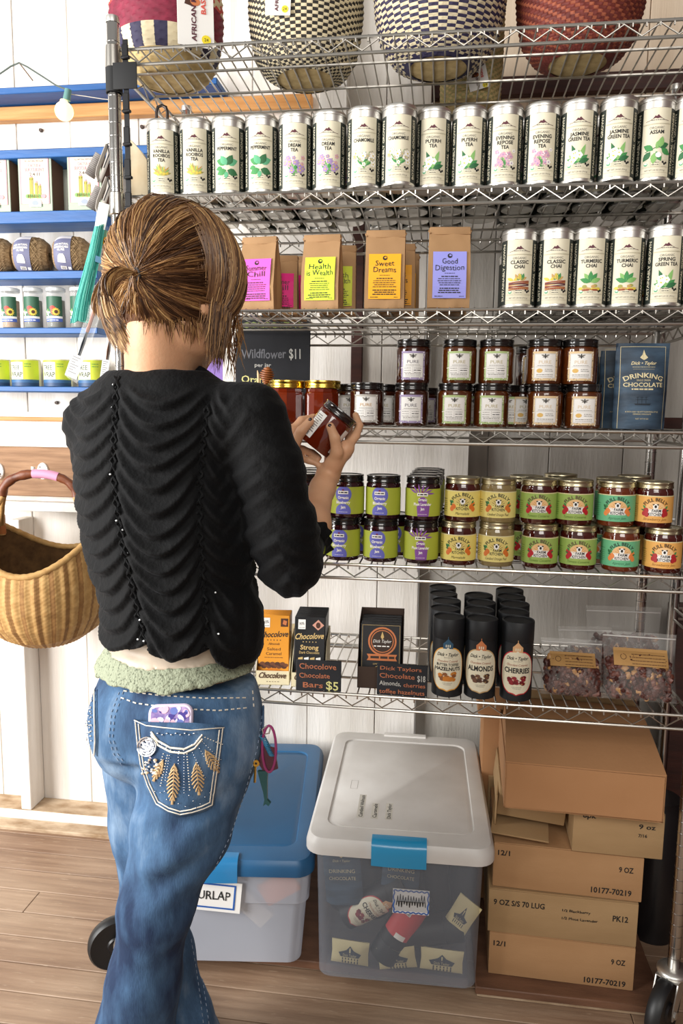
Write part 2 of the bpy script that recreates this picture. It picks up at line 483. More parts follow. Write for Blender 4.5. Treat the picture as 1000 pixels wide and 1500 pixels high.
def caster(x, y, rz):
    b = MB()
    b.lathe([(.0115, .15), (.0115, .138), (.020, .136), (.030, .133), (.033, .129), (.033, .126), (0, .126)], 24, STEEL)
    for s in (-1, 1):
        pts = [(-.036, .124), (.034, .124), (.052, .075), (.052, .052), (.036, .05), (.012, .085), (-.02, .118)]
        vs = [(u, s*.021, v) for u, v in pts]+[(u, s*.0235, v) for u, v in pts]; n = len(pts)
        b.add(vs, [tuple(range(n)), tuple(range(2*n-1, n-1, -1))]+[(i, (i+1) % n, n+(i+1) % n, n+i) for i in range(n)], STEEL)
        b.lathe([(0, .004), (.008, .004), (.008, 0)], 8, STEEL, X=T(.044, s*.0235, .0635) @ rotx(-s*PI/2))
    b.box((-.001, 0, .1245), (.07, .047, .003), STEEL)
    o = b.build('caster', rack, loc=(x, y, 0), rot=(0, 0, rz))
    wb = MB()
    wb.lathe([(.020, -.012), (.046, -.0125), (.058, -.015), (.0625, -.009), (.0635, 0), (.0625, .009), (.058, .015), (.046, .0125), (.020, .012)], 40, RUBBER, X=rotx(PI/2))
    wb.lathe([(.0, -.016), (.018, -.016), (.021, -.012), (.046, -.011), (.046, .011), (.021, .012), (.018, .016), (0, .016)], 24, BLACKP, X=rotx(PI/2))
    wb.build('wheel', o, loc=(.044, 0, .0637))
    return o
caster(0, 0, math.radians(210)); caster(RL, 0, math.radians(233)); caster(0, RD, math.radians(250)); caster(RL, RD, math.radians(225))
# corner of a second rack just right of this one
a = at(987, 900, RD)
nr = thing('wire_rack', 'edge of a second chrome wire rack, its rear post beside the first rack', 'shelving rack', (a.x+.004, RD+.02, 0))
b = MB(); b.lathe([(.0127, .0), (.0127, 1.9), (0, 1.9)], 16, CHROMED); b.build('post', nr)
for z in (.80, 1.26):
    b = MB()
    for dz in (0, -HR):
        b.tube([(0, 0, z+dz), (.45, 0, z+dz)], .0034, 6, CHROME); b.tube([(.0, 0, z+dz), (0, -.43, z+dz)] if z < 1 else [(0, 0, z+dz), (.05, 0, z+dz)], .0034, 6, CHROME)
    for i in range(14): b.tube([(.02+i*.03, 0, z), (.035+i*.03, 0, z-HR), (.05+i*.03, 0, z)], .002, 5, CHROME)
    b.build('wire_shelf', nr)
# ------------------------------------------------------------------ tea tins
GREENS = [mat('leaf_green', '3f8f4d', .6), mat('leaf_light', '86b96a', .6), mat('leaf_dark', '2c6a3f', .6)]
YEL = mat('print_yellow', 'e3c94f', .6); PURP = mat('print_mauve', 'a98cc0', .6); PINKP = mat('print_pink', 'd8a3b8', .6)
RUST = mat('print_rust', '9c4a2a', .6); TANP = mat('print_tan', 'c9a15e', .6); OLIVE = mat('print_olive', 'a5a052', .6); WHT = mat('print_white', 'fbf8f2', .6)
MAROON = mat('print_maroon', '5a2a35', .6); DKGREEN = mat('tin_side_black', '232a24', .55); MINT = mat('print_mint', '5fb083', .6); CREAM2 = mat('label_rule', 'b9b298', .6)
def art(b, kind, u, v, s, pl, w, seed=1):
    """the little plant picture printed on a label, s = width"""
    r = random.Random(seed*17+len(kind))
    if kind == 'vanilla':
        for i in range(15):
            a = math.radians(20+140*i/14); b.leaf(u, v-.25*s, s*r.uniform(.38, .6), s*.1, a, w+i*1e-5, [OLIVE, YEL, GREENS[1], TANP][i % 4], pl)
        for i in range(5): b.disc(u-.3*s+i*.14*s, v-.12*s+r.uniform(-.1, .1)*s, s*.07, s*.05, w+3e-4, YEL, pl)
    elif kind == 'mint':
        for i, (x, y, a, l) in enumerate([(0, .05, 20, .5), (0, .05, 160, .5), (0, .0, 60, .5), (0, 0, 125, .48), (-.02, -.2, 200, .45), (.02, -.2, -20, .48), (0, -.25, 260, .3), (-.2, -.1, 190, .3)]):
            b.leaf(u+x*s, v+y*s, l*s, l*s*.62, math.radians(a), w+i*3e-5, [MINT, GREENS[0], GREENS[2]][i % 3], pl)
    elif kind in ('dream', 'chamomile', 'evening'):
        A, B, C = {'dream': (PURP, YEL, PINKP), 'chamomile': (WHT, YEL, CREAM2), 'evening': (PINKP, PURP, WHT)}[kind]
        for i in range(9):
            b.line([(u+r.uniform(-.05, .05)*s, v-.42*s), (u+r.uniform(-.35, .35)*s, v+r.uniform(-.1, .25)*s)], s*.018, w, GREENS[i % 3], pl)
        for i in range(7): b.leaf(u, v-.3*s, s*.35, s*.12, math.radians(20+20*i), w+2e-5, GREENS[i % 3], pl)
        for i in range(20):
            x, y = r.uniform(-.42, .42), r.uniform(-.3, .32); q = r.uniform(.05, .085)*s
            for k in range(5):
                b.disc(u+x*s+q*math.cos(k*1.257), v+y*s+q*math.sin(k*1.257), q*.6, q*.6, w+5e-5+i*1e-5, [A, A, C][i % 3], pl, 7)
            b.disc(u+x*s, v+y*s, q*.4, q*.4, w+1e-5*i+6e-5, B, pl, 7)
    elif kind in ('puerh', 'green'):
        for i, a in enumerate((70, 112, 40, 140, 20, 160, 90)):
            b.leaf(u, v-.3*s, s*(.75 if i < 2 else .48), s*.2, math.radians(a), w+i*2e-5, GREENS[(i+1) % 3], pl)
        for i in range(7):
            x, y = r.uniform(-.3, .3), r.uniform(-.25, .12)
            for k in range(5): b.disc(u+x*s+.07*s*math.cos(k*1.257), v+y*s+.07*s*math.sin(k*1.257), s*.06, s*.06, w+2e-4, WHT, pl, 8)
            b.disc(u+x*s, v+y*s, s*.03, s*.03, w+2.2e-4, YEL, pl, 6)
    elif kind == 'assam':
        b.line([(u-.4*s, v-.05*s), (u+.25*s, v+.2*s)], s*.03, w, GREENS[2], pl)
        for i, (x, y, a) in enumerate([(-.1, 0, 150), (.0, .05, 60), (.1, .1, 20), (0, -.05, 300), (.15, .1, 80), (-.2, -.05, 230), (.2, .05, 330), (-.05, -.1, 265)]):
            b.leaf(u+x*s, v+y*s, s*.42, s*.24, math.radians(a), w+i*3e-5, GREENS[i % 3], pl)
        b.disc(u+.1*s, v-.18*s, s*.11, s*.1, w+4e-4, WHT, pl)
    elif kind == 'classic':
        for i in range(9): b.leaf(u+r.uniform(-.3, .2)*s, v+.05*s, s*.3, s*.13, r.uniform(0, 3), w, [GREENS[0], YEL, TANP][i % 3], pl)
        for i in range(9):
            y = v-.32*s+i*.035*s; b.line([(u-.42*s, y), (u+.42*s, y+r.uniform(-.05, .12)*s)], s*.045, w+i*2e-5, [RUST, TANP, RUST, MAROON][i % 4], pl)
    elif kind == 'turmeric':
        for i, a in enumerate((55, 125, 90, 20, 160)): b.leaf(u, v-.05*s, s*.45, s*.2, math.radians(a), w+i*2e-5, GREENS[(i) % 2], pl)
        for i in range(10): b.disc(u+r.uniform(-.4, .4)*s, v-.22*s+r.uniform(-.1, .1)*s, s*.09, s*.06, w+1e-4+i*1e-5, [YEL, TANP, OLIVE][i % 3], pl)
        for i in range(4): b.disc(u+r.uniform(-.35, .35)*s, v-.35*s, s*.09, s*.035, w+3e-4, RUST, pl)
def tin_meshes():
    R = .0332
    body = MB()
    body.lathe([(0, .002), (R-.003, .0015), (R, .0), (R+.0008, .003), (R, .006), (R, .130), (R-.0012, .131)], 40, STEEL)
    body = body.mesh('body')
    lid = MB(); lid.lathe([(R-.0004, .126), (R+.0006, .127), (R+.0006, .139), (R+.0018, .1395), (R+.0018, .1415), (R+.0006, .142), (R+.0007, .1465), (R-.0005, .148), (R-.003, .1478), (R-.004, .1465), (0, .1465)], 40, STEEL)
    return body, lid.mesh('lid')
TINB, TINL = tin_meshes()
TINLAB = {}
def tin_label(lines, kind):
    key = (tuple(lines), kind)
    if key in TINLAB: return TINLAB[key]
    R = .0336; pl = cylmap(R); b = MB(); q = .0262
    b.rect(-q, q, .0055, .1265, .0002, CREAM, pl, 14, 1)
    c = 2*PI*R
    b.rect(q, c-q, .0055, .1265, .0002, DKGREEN, pl, 34, 1)
    wv = .0006
    for k, y in enumerate((.0985, .022, .0125, .0975)): b.rect(-q+.001, q-.001, y, y+.0005, wv, CREAM2, pl, 12)
    # mountain mark
    b.poly([(-.009, .107), (-.004, .113), (-.002, .1115), (.001, .1145), (.004, .111), (.009, .107), (.004, .1085), (0, .1075), (-.004, .1085)], wv, MAROON, pl)
    b.line([(-.02, .1035), (-.013, .105), (-.009, .107)], .0007, wv, MAROON, pl); b.line([(.009, .107), (.013, .1048), (.02, .1038)], .0007, wv, MAROON, pl)
    b.dashes(-.014, .015, .1045, .0022, wv, GREYINK, pl, 3, center=True)
    v = .0895
    b.text('ORGANIC', 0, v, .0042, wv, GREYINK, pl, .95)
    v -= .0085
    for ln in lines:
        wmax = .041; h = .0064
        b.text(ln, 0, v, h, wv, INK, pl, .80, bold=.025, width=min(wmax, len(ln)*.0050)); v -= .0086
    s = .047 if len(lines) < 3 else .042
    art(b, kind, 0, .047 if len(lines) > 1 else .052, s, pl, wv, len(lines))
    b.frame(-.008, .008, .0235, .0345, .0005, wv, CREAM2, pl); b.dashes(-.006, .006, .030, .002, wv, INK, pl, 1); b.dashes(-.006, .006, .026, .002, wv, INK, pl, 2)
    b.frame(-.023, -.010, .0235, .0345, .0004, wv, CREAM2, pl); b.disc(-.0165, .028, .0035, .003, wv, MINT, pl); b.disc(-.0165, .029, .0025, .0015, wv+1e-4, WHT, pl)
    b.frame(.010, .023, .0235, .0345, .0004, wv, CREAM2, pl)
    for dx, dy in ((-.003, .002), (.003, .001), (0, -.001)): b.disc(.0165+dx, .029+dy, .002, .0022, wv, INK, pl, 8)
    b.text('NET WT 2.8 OZ (79.4 g)', 0, .0155, .0026, wv, GREYINK, pl, 1, width=.036)
    for t, u, sgn in (('BOTANICAL GOODNESS', q+.0105, 1), ('SUSTAINABLY GROWN', -q-.0050, 1)):
        vs, fs = text_geo(t, .01, 0, 2); h = .0064; k = h/.69
        xs = [p[0] for p in vs]; L = max(xs)-min(xs); kx = .108/L if L else 1; m0 = (max(xs)+min(xs))/2
        b.add([pl(u-p[1]*k, .066+(p[0]-m0)*kx, wv) for p in vs], fs, CREAM, None)
    TINLAB[key] = b.mesh('label'); return TINLAB[key]
def tin(p, lines, kind, label, group='tea tins', rz=None):
    t = thing('tea_tin', label, 'tin', p, facecam(p, .55) if rz is None else rz, group)
    link('body', TINB, t); link('lid', TINL, t); link('label', tin_label(lines, kind), t); return t
ROW1 = [(240, .042, ['VANILLA', 'ROOIBOS', 'TEA'], 'vanilla', 'vanilla rooibos, leftmost tin on the rack'),
        (288, .042, ['VANILLA', 'ROOIBOS', 'TEA'], 'vanilla', 'vanilla rooibos, second tin from the left post'),
        (335, .040, ['PEPPERMINT'], 'mint', 'peppermint with green mint leaves, left of the pair'),
        (383.5, .040, ['PEPPERMINT'], 'mint', 'peppermint with green mint leaves, right of the pair'),
        (433, .036, ['DREAM', 'TEA'], 'dream', 'dream tea with mauve flowers, left of the pair'),
        (482, .034, ['DREAM', 'TEA'], 'dream', 'dream tea with mauve flowers, right of the pair'),
        (533.5, .022, ['CHAMOMILE'], 'chamomile', 'chamomile with white daisies, left of the pair'),
        (583.5, .016, ['CHAMOMILE'], 'chamomile', 'chamomile with white daisies, right of the pair'),
        (634, .040, ["PU'ERH", 'TEA'], 'puerh', 'puerh with two upright leaves, left of the pair'),
        (686, .040, ["PU'ERH", 'TEA'], 'puerh', 'puerh with two upright leaves, right of the pair'),
        (738, .036, ['EVENING', 'REPOSE', 'TEA'], 'evening', 'evening repose with pink flowers, left of the pair'),
        (791.5, .036, ['EVENING', 'REPOSE', 'TEA'], 'evening', 'evening repose with pink flowers, right of the pair'),
        (845, .030, ['JASMINE', 'GREEN TEA'], 'green', 'jasmine green tea, left of the pair'),
        (902, .024, ['JASMINE', 'GREEN TEA'], 'green', 'jasmine green tea, right of the pair'),
        (956.5, .034, ['ASSAM'], 'assam', 'assam with a leafy sprig, second from the right edge'),
        (1008, .034, ['ASSAM'], 'assam', 'assam, cut by the right edge of the photo')]
zf = .0056
for px, Y, ln, kd, lab in ROW1:
    p = at(px, 230, Y); tin((p.x, Y, ZS[1]+zf), ln, kd, 'cream tea tin lettered '+lab, 'tea tins on the second shelf')
rnd = random.Random(5)
for j, Y in enumerate((.118, .192, .266, .34)):
    for i in range(15):
        if j == 3 and i % 4 == 1: continue
        x = .075+i*.0745+rnd.uniform(-.002, .002)
        tin((x, Y, ZS[1]+zf), ROW1[i][2], ROW1[i][3], 'tea tin in the rows behind the front tins on the second shelf', 'tea tins behind the front row on the second shelf', rnd.uniform(-.2, .4))
ROW2 = [(759, ['CLASSIC', 'CHAI'], 'classic', 'classic chai, left of the pair beside the purple labelled bag'),
        (812, ['CLASSIC', 'CHAI'], 'classic', 'classic chai, right of the pair'),
        (863, ['TURMERIC', 'CHAI'], 'turmeric', 'turmeric chai, left of the pair'),
        (915, ['TURMERIC', 'CHAI'], 'turmeric', 'turmeric chai, right of the pair'),
        (972, ['SPRING', 'GREEN TEA'], 'green', 'spring green tea, rightmost full tin on the third shelf'),
        (1026, ['SPRING', 'GREEN TEA'], 'green', 'spring green tea, almost outside the right edge of the photo')]
for px, ln, kd, lab in ROW2:
    p = at(px, 400, .036 if px < 960 else .028); tin((p.x, .036 if px < 960 else .028, ZS[2]+zf), ln, kd, 'cream tea tin lettered '+lab, 'tea tins on the third shelf')
for j, Y in enumerate((.11, .184, .258)):
    for i in range(6):
        tin((.825+i*.0725, Y, ZS[2]+zf), ROW2[min(i, 5)][1], ROW2[min(i, 5)][2], 'tea tin in the rows behind the front chai tins on the third shelf', 'tea tins behind the chai tins', rnd.uniform(-.3, .4))
# ------------------------------------------------------------------ kraft tea bags
def kraft_bag(p, rz, col, title, label, group, w_=.077, h_=.155, d_=.052, ink=INK, seed=0):
    t = thing('paper_bag', label, 'bag', p, rz, group)
    b = MB(); r = random.Random(seed); n = 10
    prof = [(0, 0, d_/2), (.003, .004, d_/2), (.3, 0, d_/2+.003), (.55, 0, d_*.45), (.8, 0, d_*.25), (.93, 0, .006), (1.0, 0, .003)]
    rows = []
    for k, (f, o, hd) in enumerate(prof):
        z = f*h_; hw = w_/2*(1-.03*f); rr = min(.004, hd*.8)
        loop = []
        for i in range(n+1):
            u = -1+2*i/n; loop.append((u*hw, -hd-(.0016*math.sin(u*5+k*2+seed) if 0 < k < 6 else 0), z))
        mid = [(hw+.001, -hd*.4, z), (hw-.006*(1-f*.5) if 0 < k < 5 else hw, 0, z), (hw+.001, hd*.4, z)]
        loop += mid
        for i in range(n+1):
            u = 1-2*i/n; loop.append((u*hw, hd, z))
        loop += [(-x, -y, zz) for x, y, zz in mid]
        rows.append(loop)
    L = len(rows[0]); vs = [q for lp in rows for q in lp]; fs = []
    for j in range(len(rows)-1):
        for i in range(L):
            fs.append((j*L+i, j*L+(i+1) % L, (j+1)*L+(i+1) % L, (j+1)*L+i))
    fs.append(tuple(range(L-1, -1, -1))); fs.append(tuple((len(rows)-1)*L+i for i in range(L)))
    b.add(vs, fs, KRAFT)
    b.build('bag', t, 50)
    fl = MB(); hw = w_/2*.985
    fl.box((0, -.0035, h_-.0065), (w_*.985, .009, .015), KRAFT, bev=.002, seg=2)
    for sx in (-1, 1): fl.tube([(sx*hw*.96, -.009, h_-.012), (sx*hw*1.04, -.004, h_-.006), (sx*hw*1.0, .004, h_-.003)], .0016, 5, KRAFT)
    fl.build('folded_top', t)
    lb = MB(); m = mat('bag_label_'+col, col, .6)
    lw, lh = w_*.80, h_*.575; v0 = h_*.115
    def pl(u, v, w):                                       # the label follows the front of the bag
        f = v/h_; ks = [(0, d_/2), (.3, d_/2+.003), (.55, d_*.45), (.8, d_*.25), (.93, .006)]
        for (a, c), (e, g) in zip(ks[:-1], ks[1:]):
            if f <= e: hd = c+(g-c)*(f-a)/(e-a); break
        return (u, -hd-.0024-w, v)
    for k in range(8): lb.rect(-lw/2, lw/2, v0+lh*k/8, v0+lh*(k+1)/8, 0, m, pl, 6)
    lb.disc(0, v0+lh-.0085, .0046, .0046, .0006, ink, pl); lb.disc(.0009, v0+lh-.0077, .0025, .0018, .0008, m, pl)
    v = v0+lh-.0245
    for ln in title: lb.text(ln, 0, v, .0105, .0006, ink, pl, .75, bold=.0, jit=.06, width=min(lw*.86, len(ln)*.0075)); v -= .0125
    v += .006
    lb.dashes(-.010, .010, v, .0018, .0006, ink, pl, 2); v -= .0068
    lb.dashes(-.016, .016, v, .0028, .0006, ink, pl, 5, bold=.7)
    for k in range(4): v -= .0040; lb.dashes(-.024, .024, v, .0024, .0006, ink, pl, seed*9+k, center=True)
    v -= .0028
    for k in range(3): v -= .0040; lb.dashes(-.024, .024, v, .0026, .0006, ink, pl, seed*5+k+20, center=True, bold=.75)
    lb.dashes(-lw*.44, -lw*.2, v0+.003, .0024, .0006, ink, pl, 8); lb.dashes(lw*.3, lw*.44, v0+.003, .0018, .0006, ink, pl, 9)
    lb.build('label', t); return t
BAGS = [(378, 'ee5fc4', ['Summer', 'Chill'], 'pink', .045), (470, 'd9f03c', ['Health', 'is Wealth'], 'lime yellow', .045), (563, 'fbb115', ['Sweet', 'Dreams'], 'orange', .040), (657, '9a9bea', ['Good', 'Digestion'], 'lavender purple', .038)]
for k, (px, col, ti, nm, Y) in enumerate(BAGS):
    p = at(px, 400, Y-.02)
    kraft_bag((p.x, Y, ZS[2]+zf), [-.10, -.06, .03, .06][k], col, ti, 'brown kraft paper tea bag with a %s label, at the front of its shelf' % nm, 'kraft tea bags', h_=[.148, .150, .155, .158][k], w_=[.076, .078, .080, .082][k], seed=k)
    kraft_bag((p.x+[.026, .022, .018, -.004][k], Y+.075, ZS[2]+zf), [.12, .1, .1, .0][k], [ 'e0107f', 'c9d535', 'e79f14', '8788d5'][k], ti, 'brown kraft paper bag standing behind the bag with the %s label' % nm, 'kraft tea bags', h_=.126 if k == 0 else .145, seed=k+7)
    if k != 1:
        kraft_bag((p.x+[.03, .03, .024, .0][k], Y+.15, ZS[2]+zf), .1, ['e0107f', 'c9d535', 'e79f14', '8788d5'][k], ti, 'brown kraft paper bag rearmost behind the %s label bag' % nm, 'kraft tea bags', h_=.14, seed=k+12)
# ------------------------------------------------------------------ honey jars
AMBERG = mat('honey_glass', '5f2e0e', .06, coat=1.0, trans=.25, spec=.6)
AMBERD = mat('dark_honey_glass', '3a1709', .06, coat=1.0, trans=.1, spec=.6)
REDAMB = mat('red_amber_glass', '7a2810', .05, coat=1.0, trans=.35)
LIDBLK = mat('black_gloss_lid', '151211', .18, coat=.6)
LIDGOLD = mat('gold_lid', 'd9b650', .22, 1.0)
def jar_prof(R, H, neck=.9):
    return [(0, .003), (R*.80, .001), (R*.95, .0), (R, .004), (R, H*.80), (R*.985, H*.835), (R*neck, H*.865), (R*neck, H*.97), (0, H*.97)]
def lid_prof(R, z0, h):
    return [(R*.97, z0), (R, z0+.0012), (R, z0+h*.25), (R*.985, z0+h*.3), (R*.985, z0+h*.75), (R, z0+h*.8), (R*.99, z0+h*.95), (R*.95, z0+h), (R*.88, z0+h), (R*.86, z0+h-.0012), (0, z0+h-.0012)]
def jar_meshes(R, H, lh, mg, ml, neck=.9):
    a = MB(); a.lathe(jar_prof(R, H-lh*.25, neck), 36, mg); b = MB(); b.lathe(lid_prof(R*.985, H-lh, lh), 36, ml)
    return a.mesh('glass'), b.mesh('lid')
PR, PH = .0352, .0868
PJ = jar_meshes(PR, PH, .0145, AMBERG, LIDBLK); PJD = jar_meshes(PR, PH, .0145, AMBERD, LIDBLK)
PURELAB = {}
def pure_label(col, ink):
    if (col, ink) in PURELAB: return PURELAB[(col, ink)]
    pl = cylmap(PR+.0004); b = MB(); hw, v0, v1 = .0255, .006, .0625
    b.rect(-hw, hw, v0, v1, .0001, mat('border_'+col, col, .6), pl, 12, 1)
    r = random.Random(2)
    for k in range(26):                                     # leafy border print
        e = r.choice((0, 1)); u = r.uniform(-hw+.001, hw-.001); v = r.uniform(v0+.001, v1-.001)
        if e: u = r.choice((-1, 1))*(hw-.0024)
        else: v = r.choice((v0+.0022, v1-.0022))
        b.leaf(u, v, .0045, .0016, r.uniform(0, 6), .0003, mat('border_dark_'+col, tuple(c*.62 for c in srgb_t(col)), .6) if k % 2 else WHT, pl)
    b.rect(-hw+.0042, hw-.0042, v0+.0042, v1-.0042, .0005, WHITE, pl, 10, 1)
    b.frame(-hw+.0050, hw-.0050, v0+.005, v1-.005, .0003, .0007, GREYINK, pl)
    w = .0007; v = .0520                                     # the bee
    b.disc(0, v, .0016, .0038, w, INK, pl); b.disc(0, v+.0042, .0013, .0012, w, INK, pl)
    for s in (-1, 1):
        b.leaf(0, v+.001, .0085, .0030, PI/2-s*1.25, w, GREYINK, pl); b.leaf(0, v, .006, .002, PI/2-s*1.75, w, GREYINK, pl)
    m = mat('pure_ink_'+ink, ink, .5)
    b.text('PURE', 0, .0385, .0062, w, m, pl, 1.05, width=.024)
    b.dashes(-.016, .016, .0345, .0014, w, GREYINK, pl, 2, center=True)
    b.rect(-.018, .018, .0325, .0328, w, GREYINK, pl, 8)
    if col == 'e3c79a':
        b.disc(-.010, .025, .006, .0042, w, mat('pale_gold_print', 'e2b968', .6), pl); b.dashes(.0, .016, .027, .002, w, GREYINK, pl, 4); b.dashes(-.0, .016, .0235, .002, w, GREYINK, pl, 5)
    else:
        for k in range(3): b.dashes(-.018, -.004, .0285-k*.0045, .0016, w, GREYINK, pl, 6+k); b.dashes(.002, .017, .0285-k*.0045, .0026 if k == 1 else .0016, w, INK, pl, 9+k)
        b.rect(-.0005, -.0002, .018, .0315, w, GREYINK, pl)
    b.dashes(-.018, .018, .0165, .0022, w, GREYINK, pl, 14, center=True)
    b.dashes(-.016, .016, .0135, .0012, w, GREYINK, pl, 15, center=True)
    PURELAB[(col, ink)] = b.mesh('label'); return PURELAB[(col, ink)]
def srgb_t(c): return tuple(int(c[i:i+2], 16)/255 for i in (0, 2, 4))
def pure(p, col, ink, label, rz=None, dark=False, group='black lidded honey jars'):
    t = thing('honey_jar', label, 'jar', p, facecam(p, .5) if rz is None else rz, group)
    g = PJD if dark else PJ
    link('glass', g[0], t); link('lid', g[1], t); link('label', pure_label(col, ink), t); return t
Z4 = ZS[3]+zf
GREENB, PURPB, GOLDB, BLKB = 'b5c98a', 'a394b8', 'e3c79a', 'b9b4ac'
low = [(537, BLKB, 'c49a5a', 'black patterned label, directly right of the hands', True), (602, PURPB, '6b6670', 'purple bordered label, lower of its stack', True),
       (665, GREENB, 'b5a878', 'green bordered label, lower of the left green stack', False), (719, GREENB, 'b5a878', 'green bordered label, lower of the right green stack', False),
       (797, GOLDB, 'd9c3a0', 'gold bordered label, lower of the left gold stack', False), (853, GOLDB, 'd9c3a0', 'gold bordered label, lower of the right gold stack beside the blue pouch', False)]
TOPX = {602: 605, 665: 672, 719: 726, 797: 796, 853: 848}
for px, c, ik, lab, dk in low:
    p = at(px, 600, .042); pure((p.x, .042, Z4), c, ik, 'honey jar with '+lab, dark=dk)
    if px in TOPX:
        q = at(TOPX[px], 540, .044); pure((q.x, .044, Z4+PH), c, ik, 'honey jar with '+lab.replace('lower', 'upper'), dark=dk)
for px, Y, c, lv in [(560, .118, BLKB, 0), (566, .19, BLKB, 0), (512, .12, BLKB, 0), (497, .19, BLKB, 0), (622, .30, PURPB, 0), (740, .12, GREENB, 0), (765, .118, GOLDB, 0), (775, .19, GOLDB, 0), (838, .118, GOLDB, 0), (846, .19, GOLDB, 0), (760, .26, GREENB, 0), (690, .118, GREENB, 0), (846, .118, GOLDB, 1), (775, .19, GOLDB, 1)]:
    p = at(px, 590, Y); pure((p.x, Y, Z4+lv*PH), c, 'b5a878', 'black lidded honey jar in the rows behind the front honey jars', .1, True, 'honey jars in the rows behind')
# two big gold-lidded honey jars
HB = MB()
HB.lathe(jar_prof(.0375, .078, .93), 12, REDAMB); hbm = HB.mesh('glass', 20)
HL = MB(); HL.lathe(lid_prof(.0385, .0745, .0165), 40, LIDGOLD); hlm = HL.mesh('lid')
HI = MB(); HI.lathe([(0, .005), (.034, .005), (.035, .008), (.035, .060), (0, .060)], 24, mat('honey', '7a2c0c', .2)); him = HI.mesh('honey')
for px, lab in ((420, 'gold lidded jar of dark red honey, left of its pair'), (472, 'gold lidded jar of dark red honey, right of its pair, behind the held jar')):
    p = at(px, 600, .055); t = thing('honey_jar', lab, 'jar', (p.x, .055, Z4), .2, 'gold lidded honey jars')
    link('glass', hbm, t); link('lid', hlm, t); link('honey', him, t)
# dark pot with a wooden honey dipper in it
p = at(378, 600, .07); t = thing('pot', 'small dark grey pot on the honey shelf beside the gold lidded jars', 'pot', (p.x, .07, Z4))
b = MB(); POT = mat('dark_grey_pot', '37352f', .45); b.lathe([(0, 0), (.030, 0), (.033, .004), (.035, .072), (.037, .075), (.037, .081), (.034, .083), (.032, .079), (.031, .03), (0, .03)], 30, POT); b.build('pot', t)
WOODL = mat('honey_dipper_wood', 'a8632e', .5, var='7e4520', vscale=40)
b = MB(); prof = [(0, 0), (.004, 0), (.0045, .04), (.005, .055)]
for k in range(7):
    rr = .0125*math.sin(PI*(k+1.2)/8.6)+.003; z = .056+k*.0046
    prof += [(rr*.72, z), (rr, z+.0008), (rr, z+.003), (rr*.72, z+.0038)]
prof += [(.004, .089), (0, .091)]
b.lathe(prof, 20, WOODL)
q = at(386, 560, .06); tag(b.build('honey_dipper', None, loc=(q.x-.004, .066, Z4+.031), rot=(math.radians(4), math.radians(9), 0)), 'wooden honey dipper standing head up in the dark grey pot', 'dipper')
b = MB(); b.tube([(0, 0, 0), (.002, 0, .05), (.001, 0, .072), (-.001, 0, .082)], [.0025, .0025, .003, .001], 8, mat('pale_stick', 'd8b98a', .6))
q = at(376, 552, .07); tag(b.build('stick', None, loc=(q.x+.002, .072, Z4+.031)), 'short pale wooden stick standing in the dark grey pot', 'stick')
# chalkboards
CHALKB = mat('chalkboard', '15161a', .8, var='22242a', vscale=12)
CHW = mat('white_chalk', 'b9b8b2', .9); CHO = mat('orange_chalk', 'b06a4a', .9); CHY = mat('yellow_chalk', 'd8d38c', .9); CHG = mat('green_chalk', '8a9a52', .9); CHWD = mat('smudged_chalk', '6f7075', .9)
def board(name, label, loc, w_, h_, rz, tilt, lines, cat='sign'):
    t = thing(name, label, cat, loc, rot=(-tilt, 0, rz)); b = MB(); b.box((0, .002, h_/2), (w_, .004, h_), CHALKB, bev=.0012, seg=1); b.build('panel', t)
    for s, u, v, h, m, wd in lines:
        b = MB(); b.text(s, u*w_, v*h_, h, .0004, m, width=wd*w_, jit=.05, align='L', bold=.012); b.build('chalk_line', t, 0)
    return t
p = at(391, 568, .30)
t = board('chalkboard', 'tall chalkboard listing honey prices, standing behind the honey jars', (p.x+.005, .335, Z4), .19, .265, 0.03, .03,
      [('GONE BATNO', -.40, .885, .013, CHG, .82), ('Wildflower', -.42, .60, .022, CHWD, .60), ('$11', .22, .60, .024, CHW, .15), ('per jar', -.24, .52, .009, CHW, .22),
       ('Orange', -.42, .37, .017, CHY, .44), ('Blossom', -.42, .245, .017, CHY, .55), ('$11', .20, .29, .023, CHWD, .13)])
p = at(296, 545, .10); t = thing('paper_sign', 'purple paper sign with blue writing, half hidden behind the head', 'sign', (p.x, .10, Z4), rot=(-.05, 0, .05))
b = MB(); b.box((0, .001, .075), (.09, .0012, .15), mat('purple_paper', 'a283d6', .7)); b.text('JARS', 0, .083, .010, .0006, mat('blue_marker', '3a5fd0', .6), width=.05, jit=.05); b.text('HON', 0, .063, .012, .0006, mat('blue_marker', '3a5fd0', .6), width=.06, jit=.05); b.build('card', t, 0)
